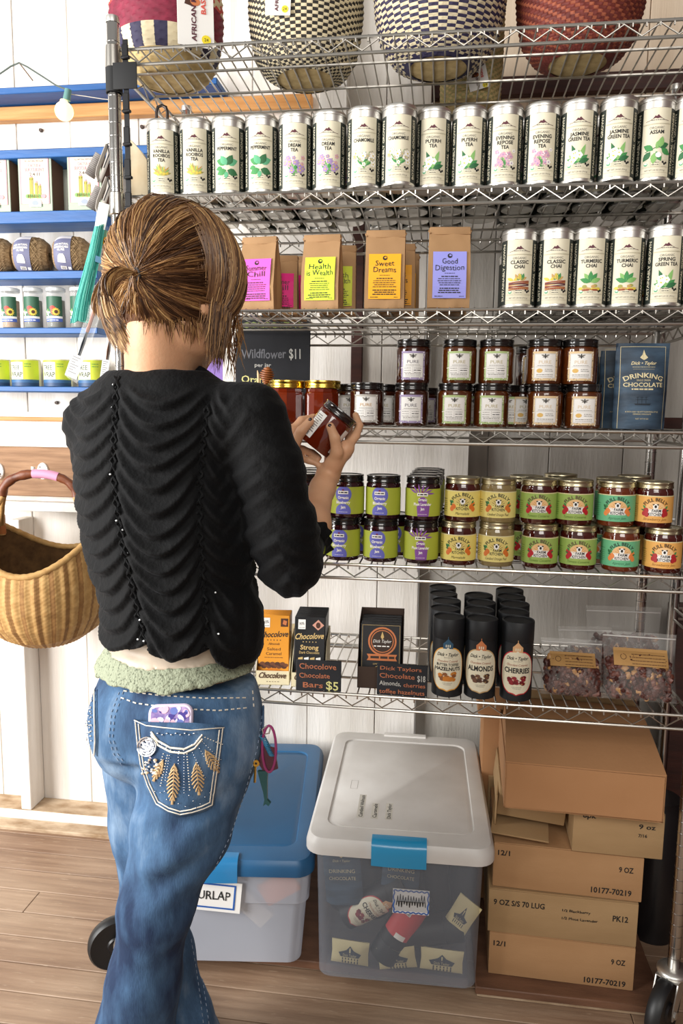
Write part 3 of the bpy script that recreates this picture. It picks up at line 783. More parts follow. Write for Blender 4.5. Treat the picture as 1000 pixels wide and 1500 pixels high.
# drinking chocolate pouches
NAVY = mat('navy_pouch', '1d2c3c', .55, var='425a70', vscale=11, stretch=(1, 1, 3.2), vamt=.40, bump=.3, bscale=30)
FOIL = mat('pale_gold_print2', 'd9cba0', .5)
def pouch(px, Y, label, rz, w_=.100, h_=.168, full=True):
    p = at(px, 560, Y); t = thing('pouch', label, 'pouch', (p.x, Y, Z4), rz, 'navy drinking chocolate pouches'); b = MB()
    def hd(f): return .022*(1-f)**.6+.0012+.006*math.sin(PI*f)
    n, mrows = 12, 18; vs = []
    for j in range(mrows+1):
        f = j/mrows
        for i in range(n+1):
            u = -1+2*i/n; vs.append((u*w_/2*(1+.02*f), -hd(f)*(1-abs(u)**3)-.001*math.sin(9*f+u*4), f*h_))
    N = len(vs)
    vs += [(x, -y*.9+.001, z) for x, y, z in vs]
    fs = []
    for j in range(mrows):
        for i in range(n):
            a = j*(n+1)+i; fs += [(a, a+1, a+n+2, a+n+1), (N+a, N+a+n+1, N+a+n+2, N+a+1)]
        a = j*(n+1); fs += [(a, a+n+1, N+a+n+1, N+a), (a+n, N+a+n, N+a+2*n+1, a+2*n+1)]
    a = mrows*(n+1); fs += [(a+i, a+i+1, N+a+i+1, N+a+i) for i in range(n)]; fs += [(i, N+i, N+i+1, i+1) for i in range(n)]
    b.add(vs, fs, NAVY); b.build('pouch', t, 60)
    def pl(u, v, w):
        f = min(max(v/h_, 0), 1); x = u/(w_/2*(1+.02*f)); return (u, -hd(f)*(1-min(1, abs(x))**3)-.001*math.sin(9*f+x*4)-w-.0006, v)
    lb = MB(); hw = w_/2-.007
    for k in range(16): lb.rect(-hw, -hw+.0008, .001+k*.01, .0112+k*.01, 0, FOIL, pl); lb.rect(hw-.0008, hw, .001+k*.01, .0112+k*.01, 0, FOIL, pl)
    lb.rect(-hw, hw, .1604, .1612, 0, FOIL, pl, 10)
    if full:
        lb.poly([(0, .155), (.003, .145), (.0075, .1395), (.003, .136), (0, .1345), (-.003, .136), (-.0075, .1395), (-.003, .145)], 0, FOIL, pl)
        lb.text('Dick • Taylor', 0, .1255, .0062, 0, FOIL, pl, shear=.35, width=.048, bold=.02); lb.dashes(-.021, .021, .1205, .0015, 0, FOIL, pl, 2); lb.rect(-.02, .02, .1165, .1168, 0, FOIL, pl, 8)
        lb.text('DRINKING', 0, .1005, .0090, 0, FOIL, pl, width=.072, arc=.085, bold=.02); lb.text('SINGLE ORIGIN', 0, .0935, .0036, 0, FOIL, pl, width=.026)
        lb.text('CHOCOLATE', 0, .0825, .0080, 0, FOIL, pl, width=.074, bold=.02); lb.dashes(-.022, .022, .0765, .0034, 0, FOIL, pl, 12, bold=.8)
        SH = mat('pouch_ship_print', '14202c', .6)
        lb.poly([(-.016, .050), (.016, .050), (.013, .047), (-.014, .047)], 0, SH, pl)
        for x in (-.010, -.002, .006): lb.line([(x, .05), (x, .064)], .0007, 0, SH, pl); lb.line([(x-.004, .058), (x+.004, .058)], .0006, 0, SH, pl); lb.line([(x-.003, .062), (x+.003, .062)], .0006, 0, SH, pl)
        lb.text('A RICH AND VELVETY EUROPEAN STYLE', 0, .0325, .0028, 0, FOIL, pl, width=.062); lb.text('DRINKING CHOCOLATE', 0, .028, .0028, 0, FOIL, pl, width=.034); lb.text('NET WT 8 OZ', 0, .019, .0026, 0, FOIL, pl, width=.024)
    lb.build('printing', t, 0)
pouch(938, .045, 'navy pouch with pale printing, foremost of its row at the end of the honey shelf', .02)
pouch(915, .10, 'navy pouch half hidden, second of the row behind the foremost pouch', .02, h_=.158)
pouch(906, .15, 'dark pouch mostly hidden, third of the row of navy pouches', .0, h_=.150)
# ------------------------------------------------------------------ jam jars
JG = mat('dark_jam_glass', '2a0b12', .05, coat=1.0, spec=.6); JGR = mat('red_jam_glass', '45120c', .05, coat=1.0, spec=.6); JGO = mat('amber_jam_glass', '6a2c10', .05, coat=1.0, spec=.6); JGC = mat('pale_jar_glass', '8f7c52', .06, coat=1.0)
JR, JH = .0365, .0905
LIME = mat('lime_label', 'b3bd40', .55)
BLUEC = mat('blueberry_disc', '6a6cc4', .55); PURC = mat('plum_disc', '8b52a4', .55); DKP = mat('plum_lettering_shadow', '6a3a86', .6)
JAM1 = jar_meshes(JR, JH, .0150, JG, LIDBLK, .93)
JLAB = {}
def jam_label(kind):
    if kind in JLAB: return JLAB[kind]
    b = MB(); w = .0006
    pl = cylmap(JR+.0005); v0, v1 = .0085, .0655
    if kind in ('blue', 'plum'):
        b.rect(-.060, .060, v0, v1, .0001, LIME, pl, 24, 1); C = BLUEC if kind == 'blue' else PURC
        def clipdisc(cu, cv, r, m, wz):
            pts = [(cu+r*math.cos(a*2*PI/28), min(max(cv+r*math.sin(a*2*PI/28), v0), v1)) for a in range(28)]; b.poly(pts, wz, m, pl)
        o = -.006 if kind == 'blue' else 0
        if kind == 'blue': clipdisc(o, .050, .0175, C, .0003); clipdisc(o, .014, .0165, C, .0004)
        else:
            for k in range(7): b.leaf(-.012+k*.003, .056, .020, .004, math.radians(150-k*25), .0003, C, pl)
            b.poly([(-.010, v0), (.013, v0), (.015, .03), (.009, .036), (-.006, .036), (-.012, .028)], .0004, C, pl); clipdisc(.0, .040, .009, C, .00035)
        b.rect(-.0115+o, .0105+o, .0505, .0575, w, WHT, pl, 4); b.dashes(o-.0095, o+.0085, .0528, .0030, w+.0002, INK, pl, 3, bold=.8); b.disc(o-.0005, .0592, .0022, .0018, w+.0001, mat('berry_red', '8a2433', .5), pl)
        for s, v in ((('Organic', .0405), ('Blueberry', .0305), ('Jam', .0205)) if kind == 'blue' else (('Organic', .0405), ('Pluot Lavender', .0310), ('Jam', .0215))):
            b.text(s, o, v, .0056, w+.0003, WHT, pl, bold=.035, width=len(s)*(.0033 if kind == 'blue' else .0026))
        b.dashes(-.010+o, .010+o, .0125, .0014, w+.0002, WHT, pl, 3, center=True)
    else:
        bg_, fruit, fc, script, sc = {'orange': ('f3e07e', 'round', 'e8792c', 'Marmalade', '4a3a20'), 'peel': ('f0e08a', 'round', 'e07a30', 'Candied Orange Peel', '4a3a20'), 'cherry': ('a3bf62', 'round', 'c3202c', 'Tomato Conserve', '5f7f2a'),
                                      'peach': ('6fbf8f', 'round', 'ef8c46', 'Apricot Jam', '3d7f5c'), 'straw': ('f0b25e', 'berry', 'b8252a', 'Strawberry Jam', '9a6a2a')}[kind]
        M = mat('jar_label_'+kind, bg_, .55); FC = mat('fruit_'+kind, fc, .5); S = mat('script_'+kind, sc, .6); PALE = mat('label_sun', 'f2c58a', .55) if kind not in ('orange', 'peel') else mat('label_sun_yellow', 'e6cf7a', .55)
        v0, v1 = .010, .064; b.rect(-.062, .062, v0, v1, .0001, M, pl, 26, 1); b.rect(-.062, .062, v1-.0018, v1, .0002, mat('thin_cream', 'efe3b0', .6), pl, 26, 1)
        b.poly([(.0205*math.cos(a*PI/18), .032+.0205*math.sin(a*PI/18)) for a in range(19)], .0003, PALE, pl)
        for k in range(9):
            a = PI*(k+.5)/9; b.line([(.008*math.cos(a), .034+.008*math.sin(a)), (.0145*math.cos(a), .034+.0145*math.sin(a))], .0008, .0004, S if kind in ('orange', 'peel') else mat('ray', 'd98b4a', .6), pl)
        b.text('FULL BELLY', 0, .0535, .0066, w, INK if kind != 'cherry' else MAROON, pl, width=.044, arc=.023, bold=.02)
        b.disc(0, .042, .0052, .0062, w, WHT, pl); b.disc(0, .0425, .0022, .003, w+.0002, INK, pl); b.disc(-.004, .0465, .002, .0012, w+.0001, INK, pl); b.disc(.004, .0465, .002, .0012, w+.0001, INK, pl)
        b.rect(-.016, .016, .0235, .0375, .0004, WHT if kind not in ('orange', 'peel') else M, pl, 6)
        b.text('FARM', .002, .0315, .0056, w, INK, pl, width=.017, bold=.02); b.text('KITCHEN', 0, .0243, .0056, w, INK, pl, width=.026, bold=.02)
        for s in (-1, 1):
            for k, (du, dv) in enumerate(((.019, .031), (.022, .037), (.0225, .026)) if fruit == 'round' else ((.018, .034), (.021, .028), (.016, .026))):
                if fruit == 'round' and k == 1 and s < 0 and kind in ('orange', 'peel', 'peach'): b.leaf(s*.022, .036, .010, .005, 2.2, .0005, GREENS[2], pl); continue
                b.disc(s*du, dv, .0056 if k == 0 else .0045, .0058 if k == 0 else .005, .0005+k*5e-5, FC, pl)
            b.leaf(s*.019, .038, .008, .004, PI/2-s*.6, .0008, GREENS[0], pl); b.leaf(s*.021, .034, .007, .003, PI/2-s*1.3, .0008, GREENS[2], pl)
        b.text(script, 0, .0145, .0052, w, S, pl, shear=.35, width=min(.045, len(script)*.0032))
        b.dashes(-.052, -.036, .045, .002, w, S, pl, 1)
        for k in range(6): b.dashes(-.054, -.036, .040-k*.004, .0016, w, S, pl, 2+k)
    JLAB[kind] = b.mesh('label'); return JLAB[kind]
JM = {}
for nm, g in (('blue', JG), ('plum', JG), ('orange', JGR), ('peel', JGC), ('cherry', JGR), ('peach', JGO), ('straw', JGR)):
    JM[nm] = JAM1 if nm in ('blue', 'plum') else jar_meshes(JR, JH, .0135, g, BRASSL, .94)
def jam(p, kind, label, group, rz=None):
    t = thing('jam_jar', label, 'jar', p, facecam(p, .55) if rz is None else rz, group)
    link('glass', JM[kind][0], t); link('lid', JM[kind][1], t); link('label', jam_label(kind), t); return t
Z5 = ZS[4]+zf
G5 = 'jam jars on the fifth shelf'
FRONT = [(452, 444, 'plum', 'purple label jam jar half hidden by the forearm,'), (502, 508, 'blue', 'blueberry jam jar in the stack just right of the elbow,'), (557, 561, 'blue', 'blueberry jam jar in the right of two blueberry stacks,'),
         (616, 619, 'plum', 'lavender jam jar with lime and purple label,'), (671, 677, 'orange', 'gold lidded marmalade jar with yellow label,'), (726, 729, 'peel', 'pale orange peel jar with yellow label,'),
         (790, 788, 'cherry', 'green and red label jar, left green stack,'), (846, 841, 'cherry', 'green and red label jar, right green stack,'), (908, 902, 'peach', 'gold lidded jar with sea green label,'), (970, 957, 'straw', 'gold lidded jar with orange label and red fruit,')]
for xb, xt, kd, lab in FRONT:
    p = at(xb, 800, .046); jam((p.x, .046, Z5), kd, lab+' lower of the two', G5)
    q = at(xt, 735, .052); jam((q.x, .052, Z5+JH), kd, lab+' upper of the two', G5)
for px, Y, kd, lv in [(526, .125, 'blue', 0), (580, .125, 'blue', 0), (628, .125, 'plum', 0), (628, .20, 'plum', 0), (636, .275, 'plum', 0), (622, .125, 'plum', 1), (624, .20, 'plum', 1), (627, .275, 'plum', 1),
                      (768, .125, 'cherry', 0), (768, .125, 'cherry', 1), (826, .20, 'cherry', 0), (818, .20, 'cherry', 1), (764, .20, 'cherry', 0), (882, .125, 'peach', 0), (915, .20, 'peach', 0), (925, .20, 'peach', 1), (895, .125, 'peach', 1), (955, .125, 'straw', 0), (458, .12, 'plum', 0), (458, .12, 'plum', 1), (460, .195, 'plum', 0), (460, .195, 'plum', 1)]:
    p = at(px, 760, Y); jam((p.x, Y, Z5+lv*JH), kd, 'jam jar in the rows behind the front jam jars on the fifth shelf', 'jam jars in the rows behind', .1)
# ------------------------------------------------------------------ sixth shelf: chocolate
Z6 = ZS[5]+zf
CARAM = mat('orange_wrapper', 'e79a2e', .45, coat=.2); BLKW = mat('black_wrapper', '17171a', .4, coat=.2); GOLDI = mat('gold_script', 'd8b878', .5); BROWNP = mat('brown_print', '4c2a1a', .6)
DISPB = mat('cream_display_box', 'e9ddb8', .6); DKBR = mat('dark_brown_card', '3b2a20', .6); COPP = mat('copper_print', 'cf7b4a', .5)
def bar_mesh(wrap, side, kind):
    w_, h_, d_ = .068, .150, .009; b = MB(); b.box((0, d_/2, h_/2), (w_, d_, h_), wrap, bev=.0015, seg=1); body = b.mesh('wrapper')
    b = MB(); w = .0003; ink = INK if kind == 'caramel' else GOLDI
    b.rect(-.026, -.010, .122, .143, w, WHT); b.text('33%' if kind == 'caramel' else '70%', -.018, .131, .0058, w*2, INK, width=.011, rot=.2); b.dashes(-.024, -.012, .125, .0016, w*2, INK, seed=3)
    if kind == 'caramel': b.poly([(.014, .124), (.030, .124), (.030, .142), (.014, .142)], w, BROWNP); b.poly([(.018, .130), (.026, .127), (.028, .136), (.020, .139)], w*2, COPP)
    else: b.poly([(.018, .120), (.031, .131), (.018, .143), (.005, .131)], w, mat('pink_diamond', 'd9a08c', .6)); b.disc(.018, .131, .005, .0065, w*2, BROWNP)
    b.text('Chocolove', 0, .101, .0125, w, ink, shear=.4, width=.063, bold=.02, rot=.05)
    for k in range(5): b.disc(-.014+k*.007, .0945, .0012, .0012, w, ink, n=8)
    if kind == 'caramel':
        b.text('Almonds', 0, .084, .005, w, BROWNP, shear=.4, width=.026); b.text('Salted', 0, .072, .0062, w, BROWNP, width=.030); b.text('Caramel', 0, .062, .0062, w, BROWNP, width=.034); b.dashes(-.02, .02, .056, .002, w, BROWNP, seed=2)
        for k in range(16): b.disc(-.028+.0037*k, .040+.004*math.sin(k*2.1), .006, .004, w+k*1e-5, [BROWNP, mat('almond_print', '6b3d22', .6)][k % 2], n=8)
        b.disc(0, .026, .018, .008, w*3, mat('caramel_print', 'd9832a', .4)); b.rect(-.022, -.006, .010, .020, w*4, WHT)
    else:
        b.text('Strong', 0, .078, .0098, w, GOLDI, width=.040, bold=.02); b.text('Dark Chocolate', 0, .069, .0055, w, GOLDI, width=.044)
        for k in range(4): b.poly([(-.024+k*.013, .052), (-.014+k*.013, .056), (-.014+k*.013, .062), (-.024+k*.013, .060)], w, WHT if k % 2 else GOLDI)
        b.dashes(-.022, .022, .044, .003, w, GOLDI, seed=8); b.disc(-.02, .03, .009, .006, w, COPP)
    return body, b.mesh('printing', 0)
def disp_box(px, Y, w_, d_, h_, label, m, rz, front=None):
    p = at(px, 1000, Y); t = thing('display_box', label, 'box', (p.x, Y, Z6), rz, 'open display boxes'); b = MB(); th = .0012
    b.box((0, th/2, h_*.32/2), (w_, th, h_*.32), m); b.box((0, d_, h_/2), (w_, th, h_), m); b.box((0, d_/2, th/2), (w_, d_, th), m)
    for s in (-1, 1):
        vs = [(s*w_/2, 0, 0), (s*w_/2, d_, 0), (s*w_/2, d_, h_), (s*w_/2, d_*.35, h_*.9), (s*w_/2, 0, h_*.32)]; vs2 = [(x-s*th, y, z) for x, y, z in vs]
        b.add(vs+vs2, [(0, 1, 2, 3, 4), (9, 8, 7, 6, 5)]+[(i, (i+1) % 5, 5+(i+1) % 5, 5+i) for i in range(5)], m)
    b.build('tray', t, 20)
    if front:
        f = MB(); front(f); f.build('printing', t, 0)
    return t, p
def lovefront(f): f.text('Chocolove', 0, .016, .0125, .0008, BROWNP, shear=.4, width=.060, bold=.02); [f.disc(-.012+k*.006, .008, .001, .001, .0008, BROWNP, n=8) for k in range(5)]
for nm, px, kd, wrap, nbar, lab, rz in (('caramel', 399, 'caramel', CARAM, 5, 'orange wrapped chocolate bar', .10), ('strong', 451, 'strong', BLKW, 9, 'black wrapped dark chocolate bar', .07)):
    t, p = disp_box(px, .012, .074, .135, .100, 'cream display box holding the %ss' % lab, DISPB, rz, lovefront)
    bm_, pm_ = bar_mesh(wrap, wrap, kd)
    for k in range(nbar):
        off = Vector((0, .004+k*.0102, .0016)); off = rotz(rz) @ off
        if kd == 'caramel' and k > 2: lb = 'orange wrapped chocolate bar in the row behind the front bar'
        x = 'front one of its row beside the hem of the blouse' if (k == 0 and kd == 'caramel') else ('front one of its row, behind the price sign' if k == 0 else 'in the row standing behind its front bar')
        o = thing('chocolate_bar', lab+', '+x, 'chocolate bar', (p.x+off.x, .012+off.y, Z6+off.z), rot=(math.radians(-13), 0, rz), group=nm+' chocolate bars' if k else None)
        link('wrapper', bm_, o); link('printing', pm_, o)
# dark box of bars with the round copper badge
t, p = disp_box(556, .030, .098, .115, .150, 'dark brown display box with cream edge holding black boxed bars', DKBR, .04)
BLKBX = mat('black_carton', '222225', .5)
def badge(b, u, v, s, w):
    b.disc(u, v, s, s, w, COPP, n=28); b.disc(u, v, s*.88, s*.88, w*2, DKBR, n=28); b.ring(u, v, s*.80, s*.80, s*.06, w*3, COPP)
    b.poly([(u, v+s*.7), (u+s*.12, v+s*.3), (u, v+s*.12), (u-s*.12, v+s*.3)], w*4, GOLDI); b.text('Dick Taylor', u, v-.1*s, s*.22, w*4, WHT, shear=.3, width=s*1.3); b.dashes(u-s*.6, u+s*.6, v-.38*s, s*.14, w*4, WHT, seed=3)
b = MB(); b.box((0, .005, .068), (.088, .010, .136), BLKBX, bev=.001, seg=1); bx = b.mesh('carton')
b = MB(); badge(b, .003, .098, .031, .0002)
b.poly([(-.030, .056), (.036, .056), (.032, .063), (.036, .070), (-.030, .070), (-.026, .063)], .001, COPP); b.dashes(-.022, .030, .0605, .0065, .0012, DKBR, seed=6, bold=.8); b.text('LIMITED RELEASE', .003, .047, .003, .0004, GOLDI, width=.038)
b.ring(.003, .018, .028, .028, .0012, .0004, GOLDI); b.ring(.003, .018, .0255, .0255, .0006, .0004, GOLDI); b.poly([(.003, .034), (.0065, .026), (.003, .022), (-.0005, .026)], .0004, GOLDI); b.text('Dick • Taylor', .003, .008, .005, .0004, GOLDI, shear=.3, width=.038)
b.frame(-.041, .041, .003, .133, .0006, .0003, GOLDI); bp_ = b.mesh('printing', 0)
for k in range(5):
    off = rotz(.04) @ Vector((0, .006+k*.0185, .003))
    o = thing('chocolate_box', 'black boxed chocolate bar with round copper badge, front of its row' if k == 0 else 'black boxed chocolate bar standing behind the one with the copper badge', 'chocolate bar', (p.x+off.x, .030+off.y, Z6+off.z+.0), rot=(math.radians(-8), 0, .04), group='boxed bars behind' if k else None)
    link('carton', bx, o)
    if k == 0: link('printing', bp_, o)
p = at(466, 1015, .002)
board('price_sign', 'small black chalk sign pricing chocolate bars at five dollars', (p.x, .002, Z6-.004), .098, .068, .05, .06, [('Chocolove', -.43, .72, .0118, CHO, .82), ('Chocolate', -.43, .43, .0105, CHO, .68), ('Bars', -.34, .12, .0115, CHO, .44), ('$5', .17, .07, .0180, CHY, .27)])
p = at(588, 1020, .004)
board('price_sign', 'small black chalk sign with the eighteen dollar price, by the dark canisters', (p.x, .004, Z6-.004), .107, .069, -.02, .06, [('Dick Taylors', -.44, .80, .0078, CHO, .82), ('Chocolate', -.45, .555, .0100, CHO, .70), ('$18', .30, .50, .0125, CHW, .16), ('Almonds,', -.45, .32, .0092, CHW, .43), ('cherries', .03, .30, .0082, CHO, .43), ('toffee hazelnuts', -.45, .07, .0090, CHO, .90)])
# canisters
CANB = mat('matte_black_tube', '16181c', .55)
def canister_meshes():
    R = .0330; b = MB(); b.lathe([(0, .001), (R-.001, 0), (R, .001), (R, .125), (R-.0004, .1253)], 36, CANB)
    l = MB(); l.lathe([(R+.0001, .1255), (R+.0004, .126), (R+.0004, .1665), (R-.0006, .168), (R-.0024, .168), (R-.003, .1655), (0, .1655)], 36, CANB)
    return b.mesh('tube'), l.mesh('cap')
CNB, CNL = canister_meshes()
def can_label(kind):
    R = .0335; pl = cylmap(R); b = MB(); w = .0004; cv = .062; rim, tx = {'haz': ('e3a23c', 'HAZELNUTS'), 'alm': ('c9a673', 'ALMONDS'), 'che': ('c22a34', 'CHERRIES')}[kind]
    RM = mat('canister_rim_'+kind, rim, .5)
    def oval(a, c, m, wz):
        n = 32; b.poly([(a*math.cos(2*PI*i/n), cv+c*math.copysign(abs(math.sin(2*PI*i/n))**.85, math.sin(2*PI*i/n))) for i in range(n)], wz, m, pl)
    # ngon on a cylinder: build as horizontal strips instead
    def strips(a, c, m, wz, n=24):
        for i in range(n):
            y0, y1 = -1+2*i/n, -1+2*(i+1)/n; x0, x1 = a*math.sqrt(max(0, 1-abs(y0)**2.6)), a*math.sqrt(max(0, 1-abs(y1)**2.6)); k = 8
            for j in range(k):
                f0, f1 = -1+2*j/k, -1+2*(j+1)/k
                b.add([pl(f0*x0, cv+c*y0, wz), pl(f1*x0, cv+c*y0, wz), pl(f1*x1, cv+c*y1, wz), pl(f0*x1, cv+c*y1, wz)], [(0, 1, 2, 3)], m)
    strips(.0375, .0490, RM, .0002); strips(.0352, .0467, CREAM, .0005); w = .0009
    TP = {'haz': mat('steeple_blue', '2f5570', .5), 'alm': mat('steeple_copper', 'c8794a', .5), 'che': mat('steeple_tan', 'd8a878', .5)}[kind]
    b.poly([(-.0105, .106), (.0105, .106), (.0105, .117), (.006, .121), (0, .128), (-.006, .121), (-.0105, .117)], .0004, TP, pl); b.line([(0, .127), (0, .132)], .0012, .0004, TP, pl)
    for x in (-.004, 0, .004): b.rect(x-.001, x+.001, .1095, .115, .0006, CREAM, pl)
    b.text('Dick • Taylor', 0, .0900, .0072, w, INK, pl, shear=.35, width=.046, bold=.015)
    b.dashes(-.008, .008, .0865, .0014, w, GREYINK, pl, 2); b.text('Chocolate Covered', 0, .0770, .0048, w, RUST, pl, shear=.3, width=.044)
    if kind == 'haz': b.text('BUTTER TOFFEE', 0, .0685, .0058, w, INK, pl, width=.048, bold=.02); b.text(tx, 0, .0590, .0072, w, INK, pl, width=.056, bold=.03)
    else: b.text(tx, 0, .0620, .0105, w, INK, pl, width=.056 if kind == 'alm' else .054, bold=.03)
    r = random.Random(4); A, B = {'haz': (mat('toffee', 'c87a2a', .5), mat('hazel', '8a5530', .5)), 'alm': (mat('almond', '4a3328', .5), mat('almond2', '6b4a38', .5)), 'che': (mat('cherry', '6e1420', .4), mat('cherry2', '8f2430', .4))}[kind]
    for i in range(16):
        b.disc(r.uniform(-.017, .017), r.uniform(.038, .055), .0050, .0040, w+i*2e-5, [A, B][i % 2], pl, 9)
        b.disc(r.uniform(-.017, .017), r.uniform(.038, .055), .0015, .0010, w+i*2e-5+1e-5, [WHT, TANP][i % 2], pl, 6)
    if kind == 'haz': b.rect(-.009, .009, .036, .046, w+5e-4, mat('toffee', 'c87a2a', .5), pl, 3)
    b.dashes(-.010, .010, .031, .0014, w, GREYINK, pl, 5); b.dashes(-.008, .008, .028, .0014, w, GREYINK, pl, 6)
    return b.mesh('label')
NMC = {'haz': 'hazelnut toffee label, yellow rimmed', 'alm': 'almonds label, tan rimmed', 'che': 'cherries label, red rimmed'}
for kd, px, n in (('haz', 655, 5), ('alm', 703, 4), ('che', 756, 5)):
    lbm = can_label(kd); p = at(px, 980, .036)
    for k in range(n):
        y = .036+k*.068; x = p.x+[-.0, -.004, .003, .000, .002][k]+.004*k*(-1 if kd == 'haz' else .2)
        t = thing('canister', ('black canister with a '+NMC[kd]+', front of its row') if k == 0 else 'plain looking black canister standing behind the one with the '+NMC[kd].split(',')[0], 'canister', (x, y, Z6), facecam((x, y, 0), .55), 'dark canisters' if k == 0 else 'canisters behind '+kd.replace('haz', 'hazelnut').replace('alm', 'almond').replace('che', 'cherry'))
        link('tube', CNB, t); link('cap', CNL, t); link('label', lbm, t)
# bags of candied nuts
NUT = [mat('candied_nut', '5f352e', .45, var='3e1f1a', vscale=60, bump=.5, bscale=150), mat('candied_nut_light', '7d4b3c', .4, var='5a3028', vscale=60, bump=.5, bscale=150), mat('candied_nut_pale', 'b98a58', .4)]
FILM = milky('clear_film', 'e9e6e2', .90, .10)
KLAB = mat('kraft_sticker', 'b58a52', .7)
def nut_bag(p, rz, w_, h_, label, seed, tilt=0.0, sticker=True):
    t = thing('nut_bag', label, 'bag', p, rot=(tilt, 0, rz), group='clear bags of candied nuts'); r = random.Random(seed)
    def hd(f): return .034*math.sin(PI*min(1, f/.78+.06))**.7*(1-.3*f)+.0015 if f < .72 else .0015+.010*(1-f)
    ico = bmesh.new(); bmesh.ops.create_icosphere(ico, subdivisions=1, radius=1); iv = [v.co.copy() for v in ico.verts]; ifs = [[v.index for v in f.verts] for f in ico.faces]; ico.free()
    b = MB()
    for k in range(330):
        f = r.uniform(.02, .60); u = r.uniform(-.88, .88); d = hd(f)*(1-abs(u)**3)*.82
        y = -d if k % 3 else r.uniform(-d, d); s = r.uniform(.0062, .0105)
        X = T(u*w_/2*.95, y, f*h_+.004) @ Euler((r.uniform(0, 6), r.uniform(0, 6), r.uniform(0, 6))).to_matrix().to_4x4()
        b.add([Vector((v.x*s*r.uniform(.8, 1.3), v.y*s*.8*r.uniform(.8, 1.2), v.z*s*.7)) for v in iv], ifs, NUT[0 if k % 5 < 3 else (1 if k % 5 == 3 or k % 10 < 8 else 2)], X)
    o = b.build('candied_nuts', t, 50); o['kind'] = 'stuff'
    b = MB(); n, mr = 16, 22; vs = []
    for j in range(mr+1):
        f = j/mr
        for i in range(n+1):
            u = -1+2*i/n; vs.append((u*w_/2*(1-.05*math.sin(PI*f)), -hd(f)*(1-abs(u)**3)-.0022-.0018*math.sin(u*9+f*7+seed)*math.sin(PI*f), f*h_))
    N = len(vs); vs += [(x, -y, z) for x, y, z in vs]; fs = []
    for j in range(mr):
        for i in range(n):
            a = j*(n+1)+i; fs += [(a, a+1, a+n+2, a+n+1), (N+a, N+a+n+1, N+a+n+2, N+a+1)]
        a = j*(n+1); fs += [(a, a+n+1, N+a+n+1, N+a), (a+n, N+a+n, N+a+2*n+1, a+2*n+1)]
    fs += [(i, N+i, N+i+1, i+1) for i in range(n)]
    b.add(vs, fs, FILM); b.build('clear_bag', t, 60)
    b = MB(); b.box((0, 0, h_*.93), (w_*.98, .004, .003), mat('zip_strip', 'd8d5d2', .3), bev=.001, seg=1); b.build('zip', t)
    if sticker:
        b = MB(); sw, f0, f1 = w_*.36, .50, .76
        def pl(u, v, w): f = v/h_; x = u/(w_/2); return (u, -hd(f)*(1-min(1, abs(x))**3)-.0075-w, v)
        b.rect(-sw, sw, f0*h_, f1*h_, 0, KLAB, pl, 8, 6); b.ring(-sw*.65, (f0+f1)/2*h_, .006, .006, .001, .0004, BROWNP, pl)
        for k in range(4): b.dashes(-sw*.35, sw*.9, (f0+.03)*h_+k*.0065, .0022, .0004, BROWNP, pl, seed+k)
        b.build('sticker', t, 0)
p = at(836, 1035, .055); nut_bag((p.x, .058, Z6), -.03, .130, .120, 'clear bag of candied nuts with a kraft sticker, beside the cherry canister', 1, -.35)
p = at(935, 1040, .05); nut_bag((p.x, .054, Z6), -.06, .150, .142, 'clear bag of candied nuts with a kraft sticker, nearest the right post', 2, -.30)
p = at(910, 1010, .16); nut_bag((p.x, .165, Z6), .05, .165, .17, 'clear bag of candied nuts standing behind the two stickered bags', 3, -.12, False)
p = at(855, 1010, .15); nut_bag((p.x, .125, Z6), .1, .12, .13, 'low clear bag of candied nuts wedged behind the left stickered bag', 4, -.3, False)
# ------------------------------------------------------------------ low wooden platforms under the rack
b = MB(); b.box((.985, .23, .027), (.40, .46, .018), mat('red_brown_board', '74513c', .6, var='5a3d2c', vscale=8, stretch=(1, 6, 6), bump=.2), bev=.002, seg=1); b.box((.985, .235, .010), (.39, .44, .016), DUSTY)
o = b.build('platform', None); tag(o, 'low red brown wooden platform under the stacked cartons', 'platform')
b = MB(); b.box((.34, .25, .026), (.86, .46, .020), mat('red_brown_board', '6d402a', .6), bev=.002, seg=1); b.box((.34, .26, .009), (.84, .44, .014), mat('brown_board', 'a17c5c'))
o = b.build('platform', None); tag(o, 'low wooden platform under the two storage bins', 'platform')
ZP = .0365
# ------------------------------------------------------------------ storage bins
def rr_loop(w_, d_, r, z, n=6, cx=0, cy=0):
    pts = []
    for (sx, sy, a0) in ((1, -1, -PI/2), (1, 1, 0), (-1, 1, PI/2), (-1, -1, PI)):
        for i in range(n+1):
            a = a0+PI/2*i/n; pts.append((cx+sx*(w_/2-r)+r*math.cos(a), cy+sy*(d_/2-r)+r*math.sin(a), z))
    return pts
def loft(b, loops, m, cap0=True, cap1=True):
    L = len(loops[0]); vs = [p for lp in loops for p in lp]; fs = []
    for j in range(len(loops)-1):
        for i in range(L): fs.append((j*L+i, j*L+(i+1) % L, (j+1)*L+(i+1) % L, (j+1)*L+i))
    if cap0: fs.append(tuple(range(L-1, -1, -1)))
    if cap1: fs.append(tuple((len(loops)-1)*L+i for i in range(L)))
    b.add(vs, fs, m)
TUB = milky('clear_bin_plastic', 'a4adba', .66, .28); TUB2 = milky('frosted_bin_plastic', 'c6cad5', .40, .38)
LIDW = mat('off_white_lid', 'd9d7d4', .42, var='c3bfba', vscale=9, vamt=.7); LIDB = mat('blue_lid', '26608d', .38, var='225781', vscale=6); LATCH = mat('blue_latch', '1c8fc2', .3, coat=.3); LATCHW = mat('white_latch', 'e4e2de', .35)
